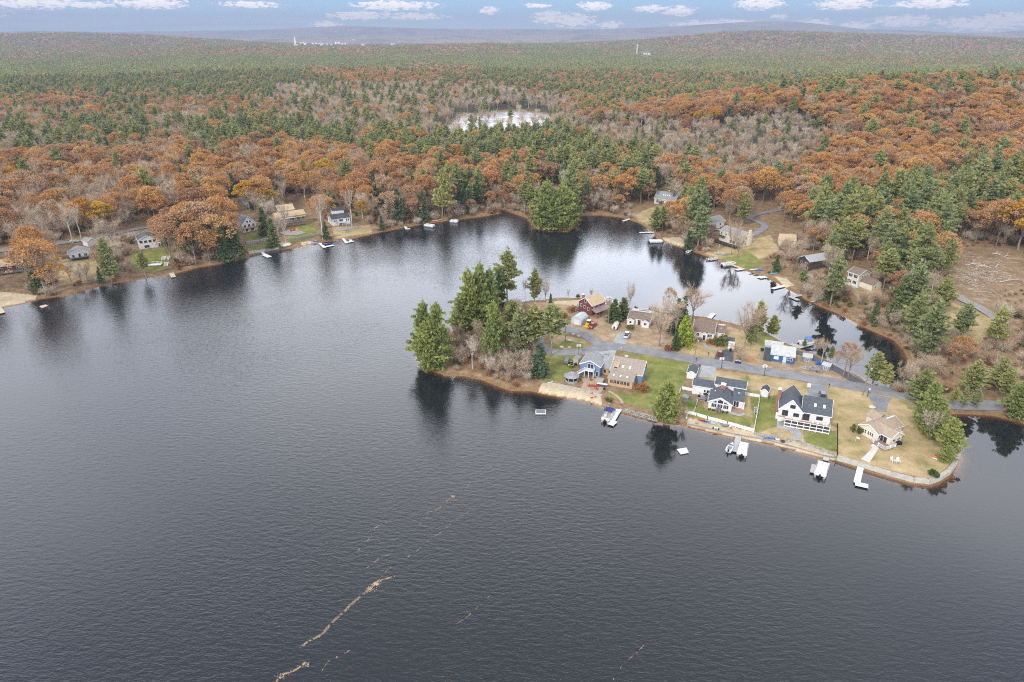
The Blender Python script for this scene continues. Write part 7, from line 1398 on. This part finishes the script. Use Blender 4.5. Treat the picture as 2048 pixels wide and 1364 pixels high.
kayak('canoe', 'white canoe pulled up below the big pine on the right shore', Gz((1631,603)), 0.35, WHP, 5, 1.1, .5, cat='canoe')
for lb, p, mt, rz in (('blue tarp covered kayak pair on the grassy bank','1517,541',BRBL,0.1),('white kayak beside the blue one on the grassy bank','1507,540',WHP,0.2),('teal kayak by the rocky yard on the right shore','1546,548',M('teal plastic',(0.1,0.4,0.5),(0.08,0.32,0.4)),0.2),
   ('yellow kayak on the sandy left shore','78,587',YEL,0.2),('purple kayak behind the yellow one on the sandy left shore','72,583',M('purple plastic',(0.15,0.05,0.2),(0.1,0.04,0.15)),0.1),('yellow float on the left shore bank','876,441',YEL,0.5),('pink float beside the yellow float','870,442',M('pink plastic',(0.7,0.3,0.35),(0.6,0.25,0.3)),0.2),
   ('red kayak on the bank in the middle of the left shore','800,446',REDP,0.1),('blue kayak on the tiny yellow beach','627,483',BRBL,0.0),('white boat hull on the bank of the left shore','769,447',WHP,0.3),('red kayak on the shore of the wooded island','1102,460',DKRED,1.2)):
    q_ = tuple(float(v_) for v_ in p.split(',')); kayak('kayak' if 'float' not in lb else 'float', lb, Gz(q_), rz, mt, 4.0, 1.2, .5, cat='kayak' if 'float' not in lb else 'float')
o = thing('sail_boat', 'small sailboat with white mast beached on the lawn below the long cream house', 'boat', Gz((1439,509)), 2.6); hullm(5.5, 1.9, .8).build('hull', CONC, o); m = MB(); m.tube([(0.6,0,.6),(0.6,0,5.2)], .06); m.tube([(0.6,0,1.3),(-2.2,0,1.3)], .05); m.build('mast', WHP, o)
for i, (p, s_) in enumerate((((310,531),1.0),((328,519),.7),((336,518),.7),((333,531),.7))):
    o = thing('stair_frame', ['wide white platform on the left shore bank','upper left white stair rail on the lawn bank','upper right white stair rail on the lawn bank','lower white stair rail by the short tan dock'][i], 'stair rail', Gz(p), 0.15); m = MB()
    if i == 0: m.box(-3,3,-1.2,1.2,.4,.55); railing(m, [(-3,-1.2),(-3,1.2),(3,1.2),(3,-1.2)], .55, sp=.5)
    else: [m.bar((x,-1.2,.3),(x,1.2,1.4),.16) for x in (-.8,.8)]; [m.box(-.8,.8,-1.2+.5*k,-.9+.5*k,.1+.25*k,.2+.25*k) for k in range(5)]
    m.build('frame', TRIM, o); m = MB(); [m.box(x-.08,x+.08,-.9,-.7,-.5,.5) for x in (-.7,.7)]; m.build('posts', TRIM, o)
for i, (p, mt) in enumerate((((582,463),REDP),((588,462),REDP),((594,462),YEL))): q_ = Gz(p); o = thing('lawn_chair', ['left red chair on the round stone patio','middle red chair on the round stone patio','yellow chair on the round stone patio'][i], 'chair', q_, .2*i); m = MB(); m.box(-.5,.5,-.5,.5,.35,.45); m.build('seat', mt, o); m = MB(); m.box(-.5,.5,.45,.55,.4,1.2); m.build('backrest', mt, o)
def fwall(lb, pts, h, w, mat):
    P_ = [Vector(Gz(p)) for p in pts]; o = thing('retaining_wall', lb, 'wall', tuple(P_[0])); m = MB()
    for a_, b_ in zip(P_[:-1], P_[1:]): m.bar(a_-P_[0]+Vector((0,0,h/2)), b_-P_[0]+Vector((0,0,h/2)), w, h+.4)
    m.build('coping', mat, o)
fwall('grey stone retaining wall above the grass bank on the left shore', [(492,488),(520,484),(536,480)], .9, 1.6, STONE); fwall('pale low wall along the water at the grass bank', [(497,507),(520,503),(545,499),(558,496)], .6, 1.2, CONC)
fwall('wooden retaining wall below the tan house lawn', [(583,481),(600,478),(620,474),(640,470)], .8, .8, WOODG); fwall('grey boat ramp wall below the grey roofed cottage', [(676,463),(700,458),(716,455)], .5, 1.0, CONC)
ribbon('stone_patio', [(572,462),(585,466),(600,462)], 9, .2, GRAVEL, flat=False)
for i, p in enumerate(((183,563),(193,560))): boulder(['left pale boulder on the left shore bank','right pale boulder on the left shore bank'][i], p, 1.6)
for i, p in enumerate(((568,492),(574,491))): boulder(['left round cream boulder by the water below the tan house','right round cream boulder by the water below the tan house'][i], p, 1.9)
# bleached logs in the clearing
for i, (a_, b_) in enumerate((((1930,532),(1960,528)),((1935,526),(1958,536)),((1955,532),(1982,537)),((1984,508),(2002,512)),((1990,536),(1998,530)),((2008,515),(2018,512)),((1998,566),(2038,560)))):
    A, B_ = Vector(GT(*a_)), Vector(GT(*b_)); o = thing('fallen_log', ['longest bleached log lying across the clearing','crossed bleached log at the left of the clearing','low bleached log right of the crossed pair','thin log at the upper right of the clearing','short upturned stump log in the clearing','small pale log by the woods edge','long thin log at the bottom right of the clearing'][i], 'log', tuple(A), 0, 'bleached logs in the clearing'); m = MB(); d_ = B_-A; m.tube([(0,0,.4), tuple(d_*.5+Vector((0,0,.7))), tuple(d_+Vector((0,0,.35)))], [.17,.14,.09], 6); m.build('log', L_BIRCH, o); m = MB(); m.tube([tuple(d_*.4+Vector((0,0,.5))), tuple(d_*.5+Vector((1,1,2.2)))], [.09,.04], 5); m.build('branch', L_BIRCH, o)
m = MB(); rs = random.Random(9)
for k in range(420):
    px_, py_ = 1960+rs.gauss(0,1)*34, 552+rs.gauss(0,1)*20
    if not (1900 < px_ < 2060 and 505 < py_ < 600): continue
    A = Vector(GT(px_, py_, 8)); a_ = rs.random()*6.28; L = .8+2.6*rs.random()
    m.bar(A+Vector((0,0,.12)), A+Vector((cos(a_)*L, sin(a_)*L, .2+.5*rs.random())), .07+.1*rs.random())
tag(m.build('logging_slash', M('bleached sticks', (0.55,0.5,0.44),(0.34,0.27,0.2),.5,.9)), 'bleached sticks and slash strewn over the clearing', 'slash', None, 'stuff')
# distant village and lone buildings
VM = M('distant white wall', (0.85,0.85,0.85), (0.75,0.75,0.75), 0.1, 0.7); VR = M('distant grey roof', (0.22,0.21,0.22), (0.16,0.15,0.16), 0.1, 0.8)
def vill(lb, p, w, h, dep=14, rz=0.0, nm='village_house', group='white houses of the distant village', lift=22):
    g_ = GT(*p); o = thing(nm, lb, 'house' if nm != 'church' else 'church', (g_[0], g_[1], g_[2]+lift), rz, group); gable(o, -w/2, w/2, 0, dep, -lift-5, h, h+w*.25, 'x', VM, VR, ov=.4, tr=False); return o
vr = random.Random(4)
for i in range(22):
    px_ = 602+vr.random()**1.3*200; py_ = 91+vr.random()*7; vill('pale house of the distant village by the white steeple', (px_, py_), 8+9*vr.random(), 4+4*vr.random(), 9, vr.random()-.5)
c_ = vill('white church with tall pointed steeple in the distant village', (592,99), 20, 8, 24, 0.2, 'church', None); m = MB(); m.box(-4,4,-4,4,0,26); m.build('tower', VM, c_); m = MB(); m.add([(-4,-4,26),(4,-4,26),(4,4,26),(-4,4,26),(0,0,50)], [(0,1,4),(1,2,4),(2,3,4),(3,0,4)]); m.build('spire', VM, c_)
o = thing('far_tower', 'tall slender chimney standing over the distant woods', 'tower', GT(1273,117)); m = MB(); m.tube([(0,0,0),(0,0,50)], [3.4,2.4], 10); m.build('shaft', M('pale brick', (0.6,0.5,0.45),(0.5,0.42,0.38)), o); m = MB(); m.tube([(0,0,48),(0,0,51)], [2.9,2.9], 10); m.build('rim', VM, o)
for i, (p, w, lb) in enumerate((((1170,87),30,'white farm building left on the far ridge'),((1192,88),22,'white farm building right on the far ridge'),((1292,117),34,'low pale building beside the distant chimney'),((707,86),18,'bright white dome roofed building above the distant village'))): vill(lb, p, w, 8, 16, 0, 'farm_building', None, 12)
for i, (p, w, lb) in enumerate((((553,175),20,'lone house with blue grey roof in the distant woods'),((208,206),14,'small white house hidden in the woods at the upper left'),((780,164),14,'small pale house in the woods beyond the birches'),((1100,134),16,'tiny pale structure above the distant pines'))): vill(lb, p, w*.7, 11, 12, .2, 'woodland_house', None, 4)
# ------------------------------------------------------------------ trees one can tell apart
def hero(kind, lb, p, top, wide=1.0, var=None, flat=None, group=None):
    g_ = Gz(p); zc = g_[1]*cos(PITCH)+(CAMH-g_[2])*sin(PITCH); h = (p[1]-top)*zc/FPX/cos(PITCH)*1.03
    if kind == 'oak': h *= .88; wide = min(wide, 1.12)
    o = tree(kind, g_[0], g_[1], g_[2], max(h, .6), lb, group, 0.55+0.45*wide if kind in ('pine','hemlock') else wide, var); return o
NPEN = [ # kind, label, base, top, wide, variant
 ('shorepine','left pine of the pair at the western tip',(850,728),612,.65,2),('shorepine','right pine of the pair at the western tip',(874,738),615,.78,0),('shorepine','low pine spilling over the water at the western tip',(862,740),650,1.2,2),
 ('shorepine','leftmost tall pine of the dense stand behind the tip',(940,664),548,.62,0),('shorepine','pale topped pine in the middle of the dense stand',(962,660),540,.66,2),('shorepine','right pine of the dense stand beside the tall lone pine',(982,655),548,.6,0),('shorepine','short pine at the water side of the dense stand',(930,668),590,1.2,2),
 ('pine','tallest pine standing over the north shore of the peninsula',(1014,618),510,1.0,1),('hemlock','thin dark spruce between the stand and the tallest pine',(998,628),538,.8,0),
 ('shorepine','broad pine in the middle of the peninsula',(990,712),612,.8,0),('shorepine','low front pine of the middle group',(982,728),640,.8,2),('pine','back pine of the middle group',(1025,690),605,1.8,0),('pine','right pine of the middle group',(1040,715),622,1.6,2),
 ('pine','bare stemmed pine left of the turning circle',(1064,708),612,1.7,3),('pine','dark pine with a clear trunk beside the turning circle',(1103,712),614,1.8,4),('hemlock','dense dark evergreen at the edge of the green lawn',(1078,752),690,2.4,2),
 ('birch','leaning white birch on the brush slope of the peninsula',(945,738),672,.8,0),('pine','pine on the north shore by the two birches',(1069,606),542,.85,2),('birch','left birch on the north shore',(1050,606),556,.6,1),('birch','leaning birch on the north shore',(1080,606),552,.6,2),('bare','thin leafless tree right of the north shore birches',(1091,605),556,.7,1),
 ('hemlock','small dark spruce on the north shore lawn',(1101,606),586,1.0,0),
 ('hemlock','bright green cedar by the inlet between two houses',(1246,634),596,2.6,1),('hemlock','broad low evergreen in front of the cedar',(1228,643),604,2.8,3),('bare','tall leafless tree behind the red brown house',(1182,600),574,.6,0),('bare','slim leafless tree between red brown and white houses',(1259,620),566,.6,2),('bare','leafless tree at the shore behind the red brown house',(1136,598),578,.6,3),
 ('bare','big grey leafless tree beside the cape house',(1384,645),566,1.25,0),('bare','leafless tree in front of the low white house',(1340,672),592,1.2,1),('bare','grey leafless tree nearest the road by the low white house',(1318,692),610,1.1,3),('oak','thin tree with a few peach leaves behind the low white house',(1335,645),575,.55,5),
 ('hemlock','dark spruce left of the big grey leafless tree',(1352,665),598,1.0,1),('hemlock','second dark spruce by the cape house',(1364,660),600,1.0,3),('birch','leaning birch before the lime tree',(1350,676),636,.5,0),('hemlock','dark low evergreen under the lime tree by the road',(1350,700),666,1.7,2),
 ('pine','grey green pine beyond the pontoon driveway',(1500,692),640,1.1,2),('pine','taller pine behind the leafless clump',(1512,682),606,.95,0),('bare','left pale leafless tree of the clump by the inlet',(1488,695),612,1.0,2),('bare','right leafless tree of the clump by the inlet',(1502,690),614,.9,4),('birch','white leaning birch at the right of the clump',(1504,686),630,.7,1),
 ('shorepine','small bright green tree standing alone at the inlet edge',(1543,671),634,1.1,2),('pine','small green pine on the dock bank behind the blue house',(1607,698),680,1.5,0),
 ('birch','white forked birch between the two grey sheds',(1642,728),676,.9,0),('bare','leafless tree at the inlet behind the grey sheds',(1632,712),674,1.0,1),('oak','thin russet leaved tree at the inlet edge',(1690,742),678,.8,3),('oak','second russet tree nearest the side road',(1672,735),700,.7,5),('bare','leafless tree leaning over the side road',(1696,756),686,1.1,2),('pine','small pine behind the russet trees',(1660,722),694,1.3,2),
 ('pine','green pine on the road bank by the inlet',(1744,770),708,1.8,2),('pine','second green pine on the road bank by the inlet',(1768,780),728,1.3,0),('bare','leafless tree between the inlet and the big roadside pines',(1800,784),722,.9,3),('bare','second leafless tree at the end of the inlet',(1812,784),720,.7,1),
 ('pine','tall bright pine hiding the road at the right',(1832,830),740,2.0,0),('shorepine','front pine of the roadside group at the right',(1846,868),765,.85,2),('shorepine','dark pine low in the roadside group at the right',(1866,880),800,.95,0),('shorepine','rounded pine at the tip of the point',(1893,908),836,1.05,2),('shorepine','small pine bush beneath the rounded pine',(1890,925),890,1.4,2),('bare','pale leafless tree in front of the roadside pines',(1854,882),818,.9,4),
 ('shorepine','big green pine on the lake shore between the lawn and the fenced beach',(1328,848),766,1.1,2),('bare','leafless tree left of the big shore pine',(1306,842),800,1.1,0),('bare','leafless tree right of the big shore pine by the white canoe',(1367,848),812,.9,1),
 ('pine','leftmost sparse small pine on the causeway',(1902,818),774,.8,1),('pine','middle sparse small pine on the causeway',(1922,826),776,.8,3),('pine','right sparse small pine on the causeway',(1944,828),780,.8,1),
 ('shorepine','green pine at the right end of the causeway',(2030,838),766,1.2,2),('pine','pine above the road at the right edge',(2006,800),738,2.0,0),('pine','pine above the causeway left of the edge pines',(1940,790),722,2.2,2),('pine','tall pine behind the causeway bend',(1990,786),716,1.8,0)]
for k, lb, p, tp, wd, vr_ in NPEN: hero(k, lb, p, tp, wd, vr_)
g_ = Gz((1368,690)); o = thing('lime_tree', 'bright yellow green tree beside the white cape house', 'tree', g_); tp_ = make_spruce(901, H=11, rad=3.3, base=.12); [setattr(c_, 'parent', o) or COL.objects.link(c_) for c_ in (bpy.data.objects.new('trunk', tp_.trunk(BARK)), bpy.data.objects.new('crown', tp_.crown('crown', L_LIME)))]
FAR = [('shorepine','first olive pine from the left on the wooded island',(1076,452),385,.9),('shorepine','second olive pine from the left on the wooded island',(1088,460),378,.9),('shorepine','middle olive pine on the wooded island',(1104,463),386,.9),('shorepine','fourth olive pine on the wooded island',(1120,463),384,.9),('shorepine','fifth olive pine on the wooded island',(1134,460),390,.9),('shorepine','rightmost olive pine on the wooded island',(1146,452),392,.9),('shorepine','low olive pine at the back of the wooded island',(1095,446),372,.9),('shorepine','back right olive pine on the wooded island',(1126,446),376,.9),
 ('pine','tall lone pine with a bare stem behind the wooded island',(1143,432),342,1.0),('pine','pine left of the teal house',(1050,428),370,1.3),('pine','broad pine at the cove mouth',(1062,432),378,1.3),
 ('oak','leftmost oak of the big orange clump by the left shore',(345,528),438,1.2),('oak','second oak of the big orange clump by the left shore',(372,520),422,1.2),('oak','front oak of the big orange clump by the left shore',(392,530),446,1.1),('oak','middle oak of the big orange clump by the left shore',(410,505),400,1.3),('oak','right front oak of the big orange clump by the left shore',(436,520),425,1.1),('oak','right back oak of the big orange clump by the left shore',(450,490),398,1.2),('oak','back oak of the big orange clump by the left shore',(400,470),378,1.3),('oak','uppermost oak of the big orange clump by the left shore',(430,460),372,1.3),
 ('oak','low oak at the left end of the big orange clump',(332,505),430,1.0),('oak','oak in the heart of the big orange clump',(388,495),405,1.1),('oak','small front oak over the water of the big orange clump',(420,527),462,1.0),('oak','slim right end oak of the big orange clump',(464,500),425,.9),('hemlock','left dark evergreen over the water right of the orange clump',(452,524),462,1.4),('hemlock','right dark evergreen over the water right of the orange clump',(478,516),458,1.4),('hemlock','evergreen between the two white houses on the left shore',(530,470),418,1.2),('hemlock','dark evergreen by the grass bank of the left shore',(548,496),446,1.3),
 ('oak','tall orange oak over the brown house at the far left',(92,590),482,1.1),('oak','second orange oak by the sandy left shore',(70,585),490,1.0),('oak','lower orange oak above the left waterline',(115,588),520,1.1),('pine','green pine above the left shore bank',(224,566),486,1.0),('hemlock','small cedar on the left shore bank',(203,566),538,1.0),('pine','small pine on the lawn bank by the white stair frames',(292,556),508,1.2),
 ('golden','golden tree behind the small white cottage',(180,468),402,1.2),('golden','second golden tree behind the white shed',(210,470),410,1.1),('birch','left pale birch behind the small cottage',(146,486),420,.9),('birch','right pale birch behind the small cottage',(164,484),412,.9),
 ('bare','large spreading leafless tree left of the small cottage',(95,500),428,1.3),('bare','spreading leafless tree right of the white shed',(225,500),430,1.3),('birch','birch in front of the tan house',(560,492),428,.8),('birch','second birch in front of the tan house',(572,490),440,.8),('birch','tall birch right of the tan house lawn',(646,478),392,.8),('birch','birch right of the grey roofed cottage',(704,455),380,.8),
 ('golden','orange gold tree by the hill road',(500,425),368,1.2),('golden','gold tree left above the tan house',(536,425),376,1.3),('golden','yellow tree high in the left woods',(652,375),325,1.3),('hemlock','dark evergreen at the waterline right of the tiny beach',(652,478),448,1.3),('hemlock','dark evergreen at the waterline by the grey roofed cottage',(764,460),432,1.2),
 ('pine','light green pine over the left shore near the boats',(885,445),352,1.1),('hemlock','blue green evergreen in the middle of the left shore',(798,445),382,1.1),('hemlock','grey green evergreen near the pink float',(846,442),385,1.1),
 ('pine','bright green pine left of the sand beach on the right shore',(1310,466),418,1.5),('pine','left of the two tall pines by the garage',(1380,480),398,1.2),('pine','right of the two tall pines by the garage',(1402,482),390,1.3),('pine','front pine by the garage',(1395,498),420,1.3),('hemlock','dark spruce at the waterline left of the lawn',(1376,500),462,1.5),('pine','single green pine behind the long cream house',(1484,452),394,1.2),
 ('pine','big shore pine left of the brown roofed house',(1660,612),516,1.15),('pine','smaller pine left of the big shore pine',(1600,585),540,1.0),('pine','pine standing behind the brown roofed house at right',(1763,590),505,1.2),('pine','layered pine right of the brown roofed house',(1810,570),490,1.3),('pine','green pine at the left edge of the clearing',(1880,560),484,1.2),('pine','pine below the left edge of the clearing',(1876,640),560,1.2),
 ('pine','broad pine above the end of the inlet',(1820,690),590,1.4),('pine','bright pine right of the inlet end',(1850,720),610,1.4),('pine','pine below the gravel road',(1915,690),610,1.3),('pine','pine at the foot of the gravel road on the right',(1990,700),620,1.4),('oak','russet tree among the pines above the inlet',(1912,740),664,.9),
 ('oak','wide orange oak at the right edge above the clearing',(1990,496),404,1.3),('golden','golden oak at the right edge above the clearing',(2035,500),408,1.5),('pine','tall pine with bare stem left of the clearing',(1862,500),400,1.1),('bare','leafless tree left of the clearing',(1752,500),440,1.2)]
for k, lb, p, tp, wd in FAR: hero(k, lb, p, tp, wd)
# shrubs
SH = [('rbush','russet round shrub left of the metal garage',(1128,638),2.6),('rbush','dark russet shrub by the red brown house deck',(1143,624),2.4),('gbush','round clipped shrub before the low white house',(1258,660),2.2),('gbush','large round green shrub beside the cape house',(1443,690),3.4),('rbush','red shrub left of the cape house entry path',(1422,688),2.2),('rbush','brown shrub bed left of the cape house entry',(1397,684),1.6),
  ('rbush','copper shrub at the corner of the tan sunroom',(1283,786),3.0),('gbush','dark shrub at the left wall of the cream cottage',(1717,865),2.2),('twigbush','yellowish twiggy shrub by the bins',(1477,712),3.0),('twigbush','brown twiggy shrub above the bins',(1480,722),2.6),('gbush','small dark shrub at the top of the stone wall',(1216,803),1.4),('rbush','maroon shrub by the road near the lime tree',(1336,702),2.2),('gbush','tall green bush on the lakeside point',(1862,952),2.0)]
for k, lb, p, h in SH: g_ = Gz(p); tree(k, g_[0], g_[1], g_[2], h, lb, None, 1.1)
# undergrowth: brush along the banks and under the trees, past counting
bx_l = {'rbush': [], 'gbush': [], 'twigbush': []}
na2 = 26000; xr = NR.uniform(-330, 330, na2); yr = NR.uniform(140, 560, na2); sd2 = sdist(LAKE, xr, yr); ux, uy = proj(xr, yr, np.full(na2, 1.5)); zr_ = height(xr, yr)
pen2 = inside(PEN, xr, yr); WILD = pxpoly([(836,726),(842,702),(900,664),(950,650),(1030,612),(1040,612),(1052,640),(1045,680),(1070,700),(1082,720),(1072,772),(1000,775),(900,752)])
inw = inside(WILD, xr, yr); okp = inw | inside(pxpoly([(1620,715),(1660,724),(1740,770),(1700,745)]), xr, yr) | inside(pxpoly([(1742,768),(1850,782),(1850,792),(1800,788)]), xr, yr) | inside(pxpoly([(1890,822),(2048,826),(2048,846),(1886,830)]), xr, yr) | inside(pxpoly([(1865,890),(1910,900),(1915,925),(1885,940),(1860,900)]), xr, yr) | inside(pxpoly([(1290,828),(1365,846),(1350,850),(1290,838)]), xr, yr) | (pen2 & (sd2 < 3) & (uy < 668) & (ux < 1600) & (NR.random(na2) < .35))
for p in LAWN_GREEN+LAWN_DRY+SANDY: okp &= ~inside(p, xr, yr)
open_ = np.zeros(na2, bool)
for p in LAWN_GREEN+LAWN_DRY+SANDY+NOTREE: open_ |= inside(p, xr, yr)
incl = inside(CLEARING, xr, yr)
for i in range(na2):
    if sd2[i] < 0.4 or ux[i] < -60 or ux[i] > 2110: continue
    if pen2[i]:
        if not okp[i]: continue
    else:
        if open_[i]: continue
        if any(x0 < ux[i] < x1 and y0 < uy[i] < y1 for (x0, y0, x1, y1) in KEEP): continue
    q_ = NR.random(); k = 'rbush' if q_ < .42 else 'twigbush' if q_ < .86 else 'gbush'
    s_ = (0.35+0.5*NR.random())*(1.3 if not pen2[i] else 1.0)
    if incl[i]:
        if NR.random() < .1: continue
        s_ *= .45
    bx_l[k].append((xr[i], yr[i], max(zr_[i], .1)-.05, s_))
for k, nm, lb in (('rbush','russet_undergrowth','russet brush covering the banks and the ground beneath the trees'),('twigbush','leafless_undergrowth','grey leafless brush on the banks and beneath the trees'),('gbush','green_undergrowth','scattered green brush on the banks and beneath the trees')): scatter_object(nm, PROTO[k], bx_l[k], lb)['category'] = 'undergrowth'
wl = {'bare': [], 'birch': []}
for i in range(230):
    j = int(NR.integers(0, na2))
# a thicket of slim leafless saplings on the wild western end of the peninsula
idx = np.where(inw & (sd2 > 1.5))[0][:190]
for n_, j in enumerate(idx):
    h = 2.8+4.6*NR.random(); wl['bare'].append((xr[j], yr[j], zr_[j], h/PH['bare']))
scatter_object('leafless_thicket', PROTO['bare'], wl['bare'], 'thicket of slim leafless saplings on the western end of the peninsula')['category'] = 'thicket'

# things that nothing tells apart carry their shared label as their group
_by = {}
for o in scene.objects:
    if o.parent is None and 'label' in o: _by.setdefault(o['label'], []).append(o)
for lb, os_ in _by.items():
    if len(os_) > 1:
        for o in os_: o['group'] = lb

for o in scene.objects:
    if o.parent is None and len(str(o.get('label', '')).split()) > 16: print('LONG', o['label'])
HAZE = 0.00012
# ------------------------------------------------------------------ haze
hz = MB(); hz.box(-14000, 14000, -900, 14800, -4, 420)
hm = bpy.data.materials.new('haze'); hm.use_nodes = True; t = hm.node_tree; t.nodes.clear()
o_ = N(t, 'ShaderNodeOutputMaterial'); pv = N(t, 'ShaderNodeVolumePrincipled'); pv.inputs['Color'].default_value = (0.38, 0.44, 0.585, 1); pv.inputs['Density'].default_value = HAZE; pv.inputs['Anisotropy'].default_value = 0.0
t.links.new(pv.outputs[0], o_.inputs['Volume'])
hm.cycles.homogeneous_volume = True
tag(hz.build('haze', hm), kind='stuff')
